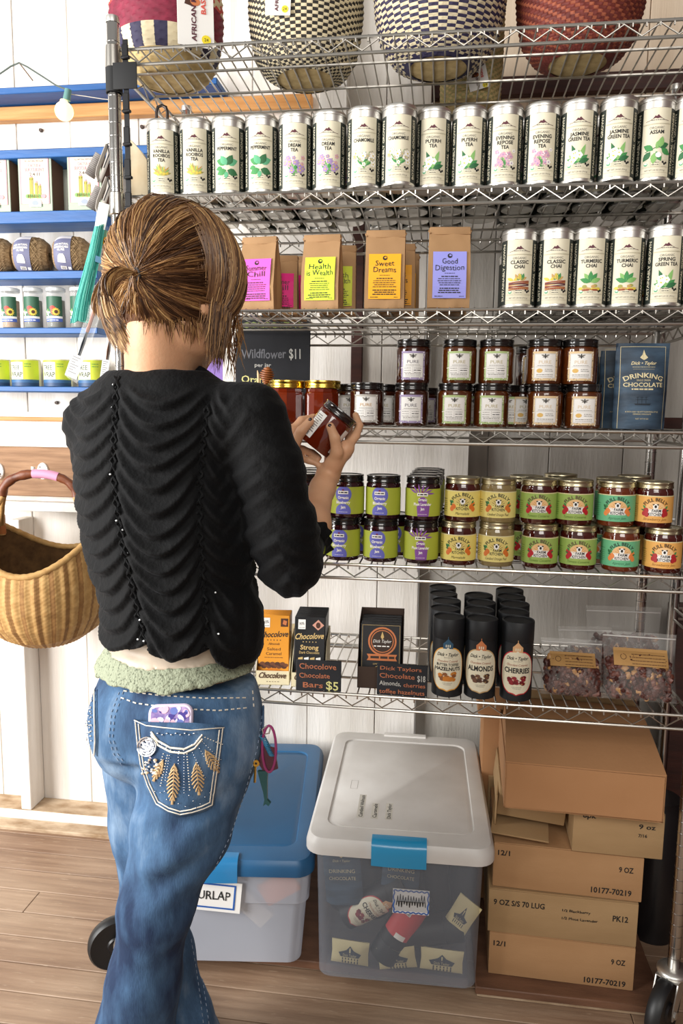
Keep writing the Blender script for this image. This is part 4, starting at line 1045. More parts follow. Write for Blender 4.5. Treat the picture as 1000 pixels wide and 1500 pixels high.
def bin_(name, label, loc, rz, W, D, H, tub, lid, lm, latch):
    t = thing(name, label, 'storage bin', loc, rz); b = MB()
    w0, d0 = W*.86, D*.90
    loft(b, [rr_loop(w0-.03, d0-.03, .02, .0), rr_loop(w0, d0, .03, .012), rr_loop(W*(.875 if lm is LIDW else .915), D*.935, .03, H*.60), rr_loop(W*(.876 if lm is LIDW else .945), D*(.94 if lm is LIDW else .955), .03, H*.61), rr_loop(W*(.885 if lm is LIDW else .955), D*.965, .03, H-.03)], tub, True, False)
    b.build('tub', t, 35)
    b = MB(); zl = H-.036
    loft(b, [rr_loop(W*.975, D*.975, .035, zl), rr_loop(W, D, .04, zl), rr_loop(W, D, .04, zl+.014), rr_loop(W*.985, D*.99, .038, zl+.026), rr_loop(W*.955, D*.97, .034, zl+.034), rr_loop(W*.90, D*.93, .032, zl+.036),
             rr_loop(W*.80, D*.80, .03, zl+.036), rr_loop(W*.79, D*.79, .03, zl+.0325), rr_loop(W*.775, D*.785, .03, zl+.0325), rr_loop(W*.765, D*.78, .03, zl+.034)], lm)
    lo = b.build('lid', t, 35)
    for s in (-1, 1):
        b = MB(); n = 10; lw = .058 if lm is LIDW else .048; pts = [(-.006, .040), (.010, .0405), (.022, .036), (.027, .028), (.029, .012), (.029, -.012), (.024, -.013), (.024, .012), (.020, .026), (.008, .034), (-.006, .034)]
        vs = []; K = len(pts)
        for i in range(n+1):
            x = -lw+2*lw*i/n
            vs += [(x, -s*(D/2-.022+a*(1-.06*(x/lw)**2)), zl+c) for a, c in pts]
        fs = [(i*K+k, i*K+(k+1) % K, (i+1)*K+(k+1) % K, (i+1)*K+k) for i in range(n) for k in range(K)]+[tuple(range(K)), tuple(n*K+k for k in range(K-1, -1, -1))]
        b.add(vs, fs, latch if s > 0 else (LATCHW if lm is LIDW else latch)); b.build('latch', t, 40)
    return t, lo
P = Vector((.604, .222, ZP)); RZ = math.radians(1.6); BH = .352
tb, lidW = bin_('storage_bin', 'clear storage bin with a scuffed white lid and bright blue latch', P, RZ, .405, .555, BH, TUB, None, LIDW, LATCH)
def inbin(base, rz, x, y, z): return base + rotz(rz).to_3x3() @ Vector((x, y, z))
# label on the front of the clear bin
fy = -.555*.925/2
def paper_label(base, rz, x, y, z, w_, h_, label, fn, tilt=.06, ry=0):
    t = thing('paper_label', label, 'label', inbin(base, rz, x, y, z), rot=(tilt, ry, rz)); b = MB(); b.box((0, .0005, 0), (w_, .001, h_), WHITE)
    fn(b, w_, h_); b.build('label', t, 0); return t
BLUI = mat('blue_border_ink', '2d5fae', .6)
def wavy(b, w_, h_):
    pts = []
    for i in range(25): u = -1+2*i/24; pts.append((u*w_*.47, h_*.44+.0018*math.sin(i*1.7)))
    b.line(pts, .003, .0008, BLUI); b.line([(x, -y) for x, y in pts], .003, .0008, BLUI)
    for s in (-1, 1): b.line([(s*w_*.47+.0015*math.sin(k*2.0), -h_*.44+k*h_*.88/8) for k in range(9)], .003, .0008, BLUI)
def scribble(b, w_, h_):
    wavy(b, w_, h_); r = random.Random(9)
    b.line([(-w_*.40+i*w_*.8/22, h_*(.26 if i % 2 else -.16)+r.uniform(-.004, .004)) for i in range(23)], .0017, .001, INK); b.line([(-w_*.38, 0), (w_*.38, .001)], .0012, .001, INK)
paper_label(P, RZ, .028, fy-.0025, .212, .078, .058, 'white paper label with a blue border and scribbled out word, on the clear bin', scribble, .035)
# notes on the lid
top = lambda u, v, w: (u, v, w)
b = MB()
for k, (s, w_) in enumerate((('Candied Walnuts', .095), ('Caramels', .060), ('Dick Taylor', .064))):
    x, y0 = -.090+k*.032, -.175
    b.rect(x-.009, x+.007, y0-.004, y0+w_+.004, 0, mat('dull_tape', 'c2beb4', .5), top); b.text(s, x+.0035, y0+w_/2, .0085, .0004, INK, top, width=w_, rot=PI/2, jit=.05, bold=.01)
b.frame(-.125, -.108, -.05, -.01, .0006, .0002, GREYINK, top)
b.build('lid_note', lidW, 0, loc=(0, 0, BH-.036+.0342))
# what the clear bin holds
CREAMW = mat('cream_packet', 'dccf9e', .55); NAVYP = mat('navy_print', '24303f', .6)
def packet(x, y, z, w_, h_, rot, label):
    t = thing('packet', label, 'packet', inbin(P, RZ, x, y, z), rot=rot, group='cream packets in the clear bin'); b = MB(); n = 8; vs = []
    for j in range(n+1):
        for i in range(n+1):
            u, v = -1+2*i/n, -1+2*j/n; puff = .008*(1-u**4)*(1-v**4); vs.append((u*w_/2*(1-.04*(1-abs(v))), -puff-.001, v*h_/2))
    N = len(vs); vs += [(a, -bb, c) for a, bb, c in vs]; fs = []
    for j in range(n):
        for i in range(n): a = j*(n+1)+i; fs += [(a, a+1, a+n+2, a+n+1), (N+a, N+a+n+1, N+a+n+2, N+a+1)]
    b.add(vs, fs, CREAMW); b.build('packet', t)
    b = MB(); pl = lambda u, v, w: (u, -.008*(1-(2*u/w_)**4)*(1-(2*v/h_)**4)-.0018-w, v)
    b.poly([(-w_*.30, .004), (-w_*.10, .012), (0, h_*.36), (w_*.10, .012), (w_*.30, .004), (w_*.24, -.006), (-w_*.24, -.006)], 0, NAVYP, pl)
    for k in range(6): b.rect(-w_*.2+k*w_*.08, -w_*.17+k*w_*.08, -h_*.40, -.008, 0, NAVYP, pl)
    b.text('Dick Taylor', 0, -.004, .007, .0004, CREAMW, pl, width=w_*.36); b.build('printing', t, 0)
packet(-.105, -.212, .045, .085, .062, (.1, .05, 0), 'cream packet at the bottom left inside the clear bin')
packet(.0, -.212, .042, .085, .060, (.15, -.15, .05), 'cream packet at the bottom centre inside the clear bin')
packet(.100, -.210, .044, .095, .058, (.1, .03, 0), 'cream packet at the bottom right inside the clear bin')
packet(.140, -.205, .15, .055, .105, (.1, .45, -.35), 'cream packet standing tilted at the right inside the clear bin')
def bin_can(x, y, z, rot, kd, label, g=None):
    t = thing('canister', label, 'canister', inbin(P, RZ, x, y, z), rot=rot, group=g); link('tube', CNB, t); link('cap', CNL, t)
    if kd: link('label', can_label(kd), t)
    return t
bin_can(-.118, -.175, .110, (.25, .95, .25), 'che', 'canister with the cherries label lying tilted in the clear bin')
b = MB(); R2 = .0335
t = thing('canister', 'canister with a red label and barcode lying upside down in the clear bin', 'canister', inbin(P, RZ, .050, -.185, .180), rot=(.1, 3.65, .0)); link('tube', CNB, t); link('cap', CNL, t)
pl = cylmap(R2); b.rect(-.045, .045, .02, .10, .0003, mat('red_label', 'cf3f40', .5), pl, 20); b.rect(-.012, .012, .088, .1, .0006, WHT, pl, 6); b.rect(.004, .024, .030, .042, .0006, WHT, pl, 5)
for k in range(12): b.rect(.006+k*.0014, .0066+k*.0014+(.0003 if k % 3 else 0), .031, .041, .0008, INK, pl)
b.build('label', t)
for k, (x, y, z, rot) in enumerate([(-.13, -.13, .105, (0, .1, 0)), (-.055, -.14, .10, (0, -.1, 0)), (.02, -.12, .07, (0, .15, 0)), (.095, -.13, .08, (0, -.12, 0)), (.14, -.10, .10, (0, .1, 0)), (-.09, -.04, .06, (0, 0, 0)), (0, -.03, .06, (0, .1, 0)), (.09, -.03, .06, (0, 0, 0)), (-.02, -.19, .080, (0, 1.4, .1))]):
    bin_can(x, y, z, rot, None, 'plain dark canister showing dimly inside the clear bin', 'plain canisters in the clear bin')
for x, z, ry, lb in ((-.12, .155, -.08, 'navy pouch standing upright in the clear bin, left'), (.0, .165, .06, 'navy pouch standing upright in the clear bin, behind the paper label')):
    t = thing('pouch', lb, 'pouch', inbin(P, RZ, x, -.195 if x < -.1 else -.19, z), rot=(0.05, ry, RZ)); b = MB(); n = 8; vs = []
    for j in range(n+1):
        for i in range(n+1): u, v = -1+2*i/n, j/n; vs.append((u*.042, -.012*(1-u**4)*(1-v)-.001, v*.145))
    N = len(vs); vs += [(a, -q, c) for a, q, c in vs]; fs = []
    for j in range(n):
        for i in range(n): a = j*(n+1)+i; fs += [(a, a+1, a+n+2, a+n+1), (N+a, N+a+n+1, N+a+n+2, N+a+1)]
    b.add(vs, fs, NAVY); b.build('pouch', t)
    b = MB(); b.poly([(0, .135), (.003, .122), (.007, .118), (0, .112), (-.007, .118), (-.003, .122)], .0045, FOIL); b.text('Dick • Taylor', 0, .103, .006, .006, FOIL, shear=.3, width=.04); b.text('DRINKING', 0, .078, .009, .009, FOIL, width=.058); b.text('CHOCOLATE', 0, .062, .008, .011, FOIL, width=.06); b.build('printing', t, 0)
# blue lidded bin
BHB = .312; PB = Vector((.176, .243, 0.0365)); RZB = math.radians(7.0)
tb2, lidB = bin_('storage_bin', 'frosted storage bin with a blue lid, behind the person\'s legs', PB, RZB, .430, .60, BHB-.0365, TUB2, None, LIDB, mat('blue_lid_latch', '2f7fb5', .3, coat=.3))
def burlap(b, w_, h_):
    b.frame(-w_*.45, w_*.40, -h_*.40, h_*.42, .004, .0008, BLUI); b.text('BURLAP', -.004, -.008, .021, .0008, INK, width=w_*.68, jit=.04, bold=.005)
fyB = -.60*.945/2
paper_label(PB, RZB, -.008, fyB-.010, .188, .125, .074, 'white paper label lettered burlap with a blue border, on the frosted bin', burlap, .03, .09)
t = thing('box', 'small orange box showing through the frosted bin', 'box', inbin(PB, RZB, .135, fyB+.024, .190), rot=(0, -.55, RZB)); b = MB(); b.box((0, 0, 0), (.085, .012, .055), mat('orange_box', 'f0883e', .6), bev=.002); b.build('box', t)
t = thing('box', 'pale packet slanting inside the frosted bin', 'box', inbin(PB, RZB, .07, fyB+.05, .125), rot=(0, .75, RZB)); b = MB(); b.box((0, 0, 0), (.10, .02, .045), mat('pale_packet', 'd9cfc2', .6), bev=.002); b.build('box', t)
# ------------------------------------------------------------------ cartons
def carton(loc, dim, rz, label, prints=(), m=None, group='cardboard cartons', rot=None, flaps=True):
    m = m or CARD; t = thing('carton', label, 'cardboard box', loc, rot=rot or (0, 0, rz), group=group); b = MB(); w_, d_, h_ = dim
    b.box((0, d_/2, h_/2), (w_, d_, h_), m, bev=.0022, seg=2); b.build('box', t)
    if flaps:
        f = MB()
        for s in (-1, 1): f.box((0, d_/2+s*d_/4, h_+.0012), (w_*.995, d_/2-.0012, .0024), m, bev=.0008, seg=1)
        f.build('flap', t)
    if prints:
        b = MB()
        for s, u, v, h, wd, al in prints: b.text(s, u*w_, v*h_, h, .0006, INK, width=wd, align=al, jit=.0 if h > .0058 else .08, bold=.022)
        b.build('printing', t, 0)
    return t
hs = .1055; x0 = .972
carton((x0-.001, .042, ZP), (.313, .25, hs-.004), -.02, 'brown carton at the bottom of the stack, on the platform', [('12/1', -.47, .70, .0115, .026, 'L'), ('9 OZ', .34, .58, .0120, .030, 'L'), ('10177-70219', .165, .08, .0125, .088, 'L')], CARD)
carton((x0-.004, .040, ZP+hs), (.318, .25, hs-.004), -.015, 'brown carton second from the bottom of the stack, with handwritten note', [('9 OZ S/S 70 LUG', -.465, .66, .0125, .110, 'L'), ('PK12', .335, .56, .0130, .032, 'L'), ('1/2 Blackberry', -.0, .66, .0055, .060, 'L'), ('1/2 Pluot Lavender', 0.0, .48, .0055, .076, 'L')], CARD2)
carton((x0+.002, .044, ZP+2*hs), (.316, .25, hs-.003), -.03, 'brown carton third from the bottom of the stack, under the small boxes', [('12/1', -.47, .74, .0115, .026, 'L'), ('9 OZ', .34, .64, .0120, .030, 'L'), ('10177-70219', .165, .12, .0125, .084, 'L')], CARD)
z3 = ZP+3*hs+.0015
carton((1.073, .034, z3), (.186, .20, .100), -.02, 'tan carton lettered 6pk, at the right under the big top carton', [('6pk', -.40, .80, .0110, .028, 'L'), ('9 oz', .22, .66, .0100, .034, 'L'), ('7/16', .22, .47, .0072, .018, 'L')], CARD2)
carton((.897, .095, z3+.030), (.150, .2, .066), -.03, 'tan carton tilted under the left of the big top carton', [], CARD2, rot=(0.0, .09, -.03))
t = thing('cardboard_sheet', 'loose tan cardboard flap lying on the stack under the tilted carton', 'cardboard', (.870, .05, z3+.001), rot=(0, .03, -.12)); b = MB(); b.box((0, .12, .012), (.125, .24, .004), CARD2, bev=.001); b.box((-.055, .13, .05), (.004, .2, .07), CARD2, bev=.001); b.build('sheet', t)
t = thing('cardboard_sheet', 'lettered cardboard flap lying behind the loose tan flap', 'cardboard', (.985, .165, z3+.001), 0.0); b = MB(); b.box((0, .02, .022), (.12, .004, .044), CARD2, bev=.001); b.text('TREE', -.005, .026, .014, -.017, INK, width=.035); b.build('sheet', t)
# the large top carton, front wall upright and one top flap rising to the back
t = thing('carton', 'large orange brown carton with a sloping open lid, topmost of the stack', 'cardboard box', (.990, .002, z3+.1030), rot=(0, .0, -.035), group='cardboard cartons'); CARD3 = mat('orange_cardboard', 'b1835a', .85, var='a4764e', vscale=4, bump=.1, bscale=120)
w_, d_, h_ = .322, .31, .100; b = MB(); th = .003
b.box((0, th/2, h_/2), (w_, th, h_), CARD3, bev=.001, seg=1); b.box((0, d_, h_/2), (w_, th, h_), CARD3); b.box((0, d_/2, th/2), (w_, d_, th), CARD3)
for s in (-1, 1): b.box((s*(w_/2-th/2), d_/2, h_/2), (th, d_, h_), CARD3)
b.build('box', t)
b = MB(); n = 10; vs = []
for j in range(n+1):
    f = j/n; y = f*.235; z = h_+.001+.052*math.sin(f*1.4)
    for i in range(7): u = -1+i/3; vs.append((u*w_/2*(1-.05*f), y, z+.003*math.cos(u*2)*f))
N = len(vs); vs += [(x, y, z+.003) for x, y, z in vs]; fs = []
for j in range(n):
    for i in range(6): a = j*7+i; fs += [(a, a+1, a+8, a+7), (N+a, N+a+7, N+a+8, N+a+1)]
    a = j*7; fs += [(a, a+7, N+a+7, N+a), (a+6, N+a+6, N+a+13, a+13)]
fs += [(i, N+i, N+i+1, i+1) for i in range(6)]+[(n*7+i, n*7+i+1, N+n*7+i+1, N+n*7+i) for i in range(6)]
b.add(vs, fs, CARD3); b.build('flap', t, 50)
b = MB(); vs = []
for s in (-1, 1):
    b.add([(s*(w_/2-.002), .005, h_), (s*(w_/2-.002), .24, h_), (s*(w_/2-.010), .24, h_+.045), (s*(w_/2-.006), .06, h_+.015)] + [(s*(w_/2-.005), .005, h_), (s*(w_/2-.005), .24, h_), (s*(w_/2-.013), .24, h_+.045), (s*(w_/2-.009), .06, h_+.015)], [(0, 1, 2, 3), (7, 6, 5, 4), (0, 4, 5, 1), (1, 5, 6, 2), (2, 6, 7, 3), (3, 7, 4, 0)], CARD3)
b.build('side_flap', t)
b = MB(); b.box((0, .245, h_+.040), (w_*.92, .003, .08), CARD2); b.text('01 VINYL', .02, h_+.030, .030, -.2430, BROWNP, width=.17, rot=PI); b.build('back_flap', t)
carton((.853, .31, ZP), (.105, .12, .50), 0, 'tall brown carton standing behind the stack at its left', [], CARD3)
carton((.845, .30, ZP+.505), (.120, .12, .10), .0, 'orange brown carton on the tall one, just under the sixth shelf', [], CARD3)
carton((.838, .300, ZP), (.04, .008, .34), 0, 'narrow tan carton edge behind the white lidded bin', [], CARD2)
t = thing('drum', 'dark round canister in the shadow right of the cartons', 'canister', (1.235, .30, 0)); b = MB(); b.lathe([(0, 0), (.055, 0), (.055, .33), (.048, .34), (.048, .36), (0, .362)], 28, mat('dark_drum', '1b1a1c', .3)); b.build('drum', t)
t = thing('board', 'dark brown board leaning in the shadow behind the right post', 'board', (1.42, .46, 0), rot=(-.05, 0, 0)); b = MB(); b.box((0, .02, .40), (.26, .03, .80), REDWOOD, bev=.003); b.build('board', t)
# ------------------------------------------------------------------ woven baskets
STRAW = mat('straw', 'c19b62', .75, var='a67e48', vscale=60); STRAWD = mat('straw_dark', '9a7140', .8, var='7f5a30', vscale=60); STRAWP = mat('pale_straw', 'd8caa8', .75); NATW = mat('natural_fibre', 'cbb380', .8, var='a98f5e', vscale=50)
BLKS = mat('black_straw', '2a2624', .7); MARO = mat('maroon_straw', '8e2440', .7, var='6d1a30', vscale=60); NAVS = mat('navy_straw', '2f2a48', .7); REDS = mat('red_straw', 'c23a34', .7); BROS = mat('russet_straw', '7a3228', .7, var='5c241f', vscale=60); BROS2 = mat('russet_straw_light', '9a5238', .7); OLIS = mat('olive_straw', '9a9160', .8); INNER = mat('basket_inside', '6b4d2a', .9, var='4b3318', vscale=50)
def weave(prof, nth, rows, colour, amp=.0016, sub=2, rot=0.0, X=None, rim=None, inner=True, m_in=INNER, wave=None, ribs=False):
    """a basket wall as woven cells: rows of strands passing over and under nth stakes"""
    b = MB(); cum = [0]
    for (a, c), (e, f) in zip(prof[:-1], prof[1:]): cum.append(cum[-1]+math.hypot(e-a, f-c))
    def pr(t):
        s = t*cum[-1]
        for k in range(len(cum)-1):
            if s <= cum[k+1]+1e-9: f = (s-cum[k])/(cum[k+1]-cum[k]); return (prof[k][0]+(prof[k+1][0]-prof[k][0])*f, prof[k][1]+(prof[k+1][1]-prof[k][1])*f)
        return prof[-1]
    NU, NV = nth*sub, rows*2; vs = []
    for j in range(NV+1):
        r, z = pr(j/NV); v = j/2
        for i in range(NU):
            u = i/sub; a = 2*PI*i/NU+rot
            ph = math.cos(PI*u)*(1 if int(v-1e-6) % 2 else -1)
            bulge = abs(math.sin(PI*v))
            rr = r+amp*((.5+.5*ph)*bulge*1.0+bulge*.6) if not ribs else r+amp*(abs(math.sin(PI*u/2))*1.2+.35*ph*bulge)
            dz = wave(a, j/NV) if wave else 0
            vs.append((rr*math.cos(a), rr*math.sin(a), z+dz))
    for j in range(NV):
        for i in range(NU):
            i2 = (i+1) % NU; row, st = j//2, i//sub
            b.add([], [], STRAW)
            b.f.append((j*NU+i, j*NU+i2, (j+1)*NU+i2, (j+1)*NU+i)); b.m.append(b.mi(colour(st, row, nth, rows)))
    b.v.extend(vs)
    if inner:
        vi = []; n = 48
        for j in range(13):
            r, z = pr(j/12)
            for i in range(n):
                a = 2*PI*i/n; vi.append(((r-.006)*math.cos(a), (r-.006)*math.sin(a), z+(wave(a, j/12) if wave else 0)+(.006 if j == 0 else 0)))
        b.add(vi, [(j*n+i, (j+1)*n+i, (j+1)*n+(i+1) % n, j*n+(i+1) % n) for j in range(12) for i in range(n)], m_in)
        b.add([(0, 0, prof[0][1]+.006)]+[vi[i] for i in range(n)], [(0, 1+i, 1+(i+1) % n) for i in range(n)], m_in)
    # straw base
    r0, z0 = prof[0]
    if r0 > .004: b.lathe([(0, z0-.001), (r0*.4, z0-.002), (r0*.85, z0-.001), (r0+.001, z0+.002)], 48, NATW)
    return b
def basket_tag(parent, X, w_, h_, brand=True, dot=True, rotd=False):
    b = MB(); b.box((0, .0004, h_/2), (w_, .0008, h_), WHITE, bev=.0003, seg=1)
    b.poly([(-w_*.30, h_*.52), (-w_*.1, h_*.50), (w_*.12, h_*.55), (w_*.05, h_*.66), (-w_*.2, h_*.68)], .0004, BROWNP); b.disc(0, h_*.56, w_*.14, h_*.05, .0008, COPP)
    for t, u, m, q in (('AFRICAN MARKET', -w_*.05, MAROON, .9), ('BASKETS', w_*.22, mat('tag_red', 'd8584a', .6), .42)):
        vs, fs = text_geo(t, .03, 0, 2); h = w_*.13; k = h/.69; xs = [p[0] for p in vs]; L = max(xs)-min(xs); m0 = min(xs); kx = q*h_/L
        b.add([flatmap(u-p[1]*k+h/2, (p[0]-m0)*kx+h_*(.06 if q > .5 else .42), .0012) for p in vs], fs, m)
    b.disc(w_*.28, h_*.10, w_*.13, w_*.13, .0012, mat('yellow_dot', 'f2dd2c', .6)); b.text('24', w_*.28, h_*.10-.003, .006, .0016, INK, width=.008)
    o = b.build('hang_tag', parent, 0); o.matrix_local = X; return o
ZT = ZS[0]+.0058
def bowl(R, H, r0, bulge=.55):
    return [(r0, 0), (r0+(R-r0)*.45, H*.06), (r0+(R-r0)*.78, H*.20), (R*.97, H*.42), (R, H*.62), (R*.98, H*.85), (R*.93, H)]
def top_basket(x, y, prof, nth, rows, colour, label, tagX=None, rz=0.0, cat='basket', tw=.075, th=.13):
    t = thing('woven_basket', label, cat, (x, y, ZT), rz, 'woven baskets on the top shelf')
    b = weave(prof, nth, rows, colour, .0022); b.build('basket', t, 70)
    rim = MB(); R, H = prof[-1]; rim.tube([(R*math.cos(a*PI/24), R*math.sin(a*PI/24), H) for a in range(48)], .006, 8, STRAW, closed=True); rim.build('rim', t)
    if tagX is not None: basket_tag(t, tagX, tw, th)
    return t
def c1(s, r, n, R):
    f = r/R
    if f < .21: return NATW
    if f < .42: return STRAWP if (s//2) % 2 else NAVS
    if f < .68: return MARO
    return REDS if (s//2+r//2) % 2 else STRAWP
def c2(s, r, n, R): return BLKS if (s+r) % 2 else STRAWP
def c3(s, r, n, R):
    return NAVS if ((s//2+r) % 2) or r < 2 else STRAWP
def c4(s, r, n, R): return BROS if (s+r) % 3 or r < 3 else BROS2
def c5(s, r, n, R): return OLIS if (s+r) % 2 else NATW
a, c = at(162, 40, .16), at(327, 40, .16)
Rb = (c.x-a.x)/2*.94
top_basket((a.x+c.x)/2, .165, bowl(Rb, .20, .060), 52, 30, c1, 'maroon and navy striped straw basket with a paper tag, leftmost on top shelf', T(.100, -Rb*.86, .022) @ rotz(.45) @ rotx(-.10), tw=.074, th=.16)
a, c = at(364, 20, .19), at(534, 20, .19); Rb = (c.x-a.x)/2*.96
top_basket((a.x+c.x)/2, .19, bowl(Rb, .22, .062), 64, 40, c2, 'black and cream checked straw basket with a paper tag, second from left on top', T(-.035, -Rb*1.01, .075) @ roty(.06) @ rotx(.08), tw=.052, th=.11)
a, c = at(545, 20, .19), at(745, 20, .19); Rb = (c.x-a.x)/2*.95
top_basket((a.x+c.x)/2, .165, bowl(Rb, .24, .060), 80, 46, c3, 'navy and cream zigzag straw basket, third from the left on the top shelf')
a, c = at(750, 20, .19), at(946, 20, .19); Rb = (c.x-a.x)/2*.95
top_basket((a.x+c.x)/2, .175, bowl(Rb, .23, .058), 84, 46, c4, 'russet brown straw basket, rightmost on the top shelf')
p = at(695, 140, .36)
t = top_basket(p.x-.01, .372, [(.060, 0), (.068, .01), (.071, .10), (.072, .22), (.071, .23)], 50, 40, c5, 'olive grey woven basket at the back of the top shelf, behind the zigzag one', T(.02, -.0745, .012) @ roty(-.25), tw=.045, th=.055)
# basket hanging on the hook board
hx, hy, hz = -.408, .395, .640
t = thing('hanging_basket', 'honey coloured round straw basket hanging from the white hook at the left', 'basket', (hx, hy, hz), rot=(.05, .0, .15))
R = .188
def wv(a, f): return .055*f**2*math.cos(2*(a-.0))*1.0
prof = [(.03, .0), (.085, .008), (.135, .040), (.168, .09), (R*.985, .15), (R, .20), (R*.975, .25), (R*.93, .285)]
b = weave(prof, 96, 58, lambda s, r, n, R_: [STRAW, STRAWD][s % 3 == 0], .0030, 2, wave=wv, ribs=True); b.build('basket', t, 70)
rim = MB(); rr, zz = prof[-1]
rim.tube([((rr)*math.cos(a*PI/60), rr*math.sin(a*PI/60), zz+wv(a*PI/60, 1)) for a in range(120)], [.0080+.0012*(k % 2) for k in range(120)], 10, STRAW, closed=True); rim.build('rim', t)
LEATH = mat('brown_leather', '7c4426', .45, var='5e301a', vscale=40, bump=.2); TAN_ = mat('tan_wrap', 'c49a5e', .6, var='a87a44', vscale=120, stretch=(1, 1, 4)); RUSTW = mat('rust_wrap', 'a8632f', .6)
arch = []
for k in range(25):
    f = k/24; a = PI*(1-f); arch.append((.100*math.cos(a)*(1+.08*math.sin(a)), -.02-.0*f, .402+.075*math.sin(a)**.8))
b = MB(); b.tube(arch[1:12], [.0125+.0015*math.sin(k*1.7) for k in range(11)], 12, LEATH); b.build('leather_handle', t)
b = MB(); b.tube(arch[16:24], [.0115+.001*math.sin(k*2) for k in range(8)], 12, LEATH); b.build('leather_handle', t)
b = MB(); b.tube(arch[11:17], .0125, 12, mat('pink_band', 'e29ab8', .35, coat=.4)); b.build('pink_band', t)
for s in (-1, 1):
    e = Vector(arch[0] if s < 0 else arch[-1])
    for q in (-1, 1):
        an = math.atan2(q*.085, s*.155); rim_p = Vector((rr*math.cos(an)*1.0, rr*math.sin(an), zz+wv(an, 1)))
        mid = e.lerp(rim_p, .5)+Vector((s*.004, q*.008, 0)); pth = [e+Vector((-s*.002, q*.004, .012)), e.lerp(mid, .4), mid, rim_p.lerp(mid, .4), rim_p, rim_p+Vector((0, 0, -.03))]
        b = MB(); b.tube(pth, [.0075, .0068, .0066, .007, .0095, .009], 10, TAN_)
        b.tube([rim_p+Vector((0, 0, .028)), rim_p, rim_p+Vector((0, 0, -.026))], .0105, 10, RUSTW); b.build('handle_cord', t)
# hooks
HOOKM = mat('white_enamel_hook', 'f0ede8', .3)
for px, py, lab in ((63, 690, 'white enamel hook that the straw basket hangs from'), (-2, 690, 'white enamel hook cut by the left edge of the photo')):
    q = at(px, py, .543); t = thing('wall_hook', lab, 'hook', (q.x, .543, q.z), group='white wall hooks'); b = MB()
    vs = []; n = 20; out = [(.0165*math.cos(2*PI*i/n), .024*math.sin(2*PI*i/n)) for i in range(n)]
    b.add([(u, -.004, v) for u, v in out]+[(u*1.08, 0.0005, v*1.06) for u, v in out], [tuple(range(n-1, -1, -1))]+[(i, (i+1) % n, n+(i+1) % n, n+i) for i in range(n)], HOOKM); b.build('plate', t)
    b = MB(); b.tube([(0, -.003, -.01), (0, -.02, -.016), (0, -.045, -.012), (0, -.055, .004), (0, -.053, .016)], [.007, .006, .0055, .005, .006], 10, HOOKM); b.build('hook', t)
    b = MB()
    for u, v in ((-.007, .012), (.008, -.008)): b.lathe([(0, .0015), (.0022, .0012), (.0026, 0)], 8, mat('rusty_screw', '4a3a33'), X=T(u, -.004, v) @ rotx(PI/2))
    b.build('screw', t)
# ------------------------------------------------------------------ wall shelf goods
SY = .515
SAGE = mat('sage_carton', 'a9b8a4', .6); PALEP = mat('pale_pink_panel', 'f2dccb', .6); PINKT = mat('pink_lettering', 'e29aa2', .6); BROWNBOX = mat('brown_carton_side', '5b3a2a', .7)
for k, (px, lab) in enumerate([(-7, 'pink fronted fertilizer box cut by the left edge'), (54, 'pink fronted fertilizer box with cactus picture, fully in view'), (126, 'pink fronted fertilizer box partly behind the grey rolls')]):
    q = at(px, 270, SY); w_, h_ = .096, .142; t = thing('fertilizer_box', lab, 'box', (q.x, SY-.01, BSH[2]+.0005), .05, 'fertilizer boxes'); b = MB()
    b.box((0, .036, h_/2), (w_, .07, h_), SAGE, bev=.001, seg=1); b.box((w_/2+.0003, .037, h_/2), (.0008, .068, h_*.99), BROWNBOX); b.build('carton', t)
    b = MB(); w = -.0008+.001+.0012
    w = .0004; PLF = lambda u, v, ww: (u, -ww+.0008-.0008, v)
    f = lambda u, v, ww: (u, .0009-ww-.0009, v)
    b.rect(-.043, .041, .020, .1385, w, PALEP); b.rect(-.043, -.039, .020, .1385, w*2, PINKT); b.rect(.037, .041, .020, .1385, w*2, PINKT)
    b.text('ALL NATURAL FERTILIZER', 0, .131, .0042, w*3, BROWNP, width=.054); b.text('CACTUS &', 0, .118, .0072, w*3, PINKT, width=.036, bold=.02); b.text('SUCCULENT', 0, .106, .0085, w*3, PINKT, width=.056, bold=.03); b.text('2-4-11', 0, .094, .0085, w*3, INK, width=.028)
    for u, v0_, v1, wd in ((-.010, .040, .087, .011), (.004, .040, .073, .009), (.014, .040, .066, .008)):
        b.rect(u-wd/2, u+wd/2, v0_, v1, w*3, OLIVE); b.disc(u, v1, wd/2, .005, w*3, OLIVE); b.disc(u, v1+.005, .003, .003, w*4, PINKT); b.rect(u-.001, u+.001, v0_, v1, w*4, YEL)
    for kk in range(8): b.disc(-.022+kk*.006, .040, .006, .006, w*5, [GREENS[1], OLIVE][kk % 2], n=9)
    b.disc(.024, .040, .007, .006, w*6, PINKT); b.rect(-.032, -.016, .026, .034, w*3, WHT)
    b.poly([(-.017, .012)]+[(.0+.018*math.cos(a*PI/12), .022+.012*math.sin(a*PI/12)) for a in range(12, -1, -1)]+[(.017, .012)], w*6, WHT); b.disc(0, .022, .010, .007, w*7, mat('grey_blue_crest', '9aa4b4', .6)); b.dashes(-.014, .014, .013, .002, w*8, GREYINK, seed=2)
    b.build('printing', t, 0)
TW = mat('jute_twine', 'a98e6a', .85, var='7e6647', vscale=70, stretch=(1, 1, 3), bump=.5, bscale=120); TWD = mat('jute_twine_dark', '8d7452', .85); LABG = mat('slate_label', '70728f', .6); LABW = mat('faded_label', 'd5d2d6', .6)
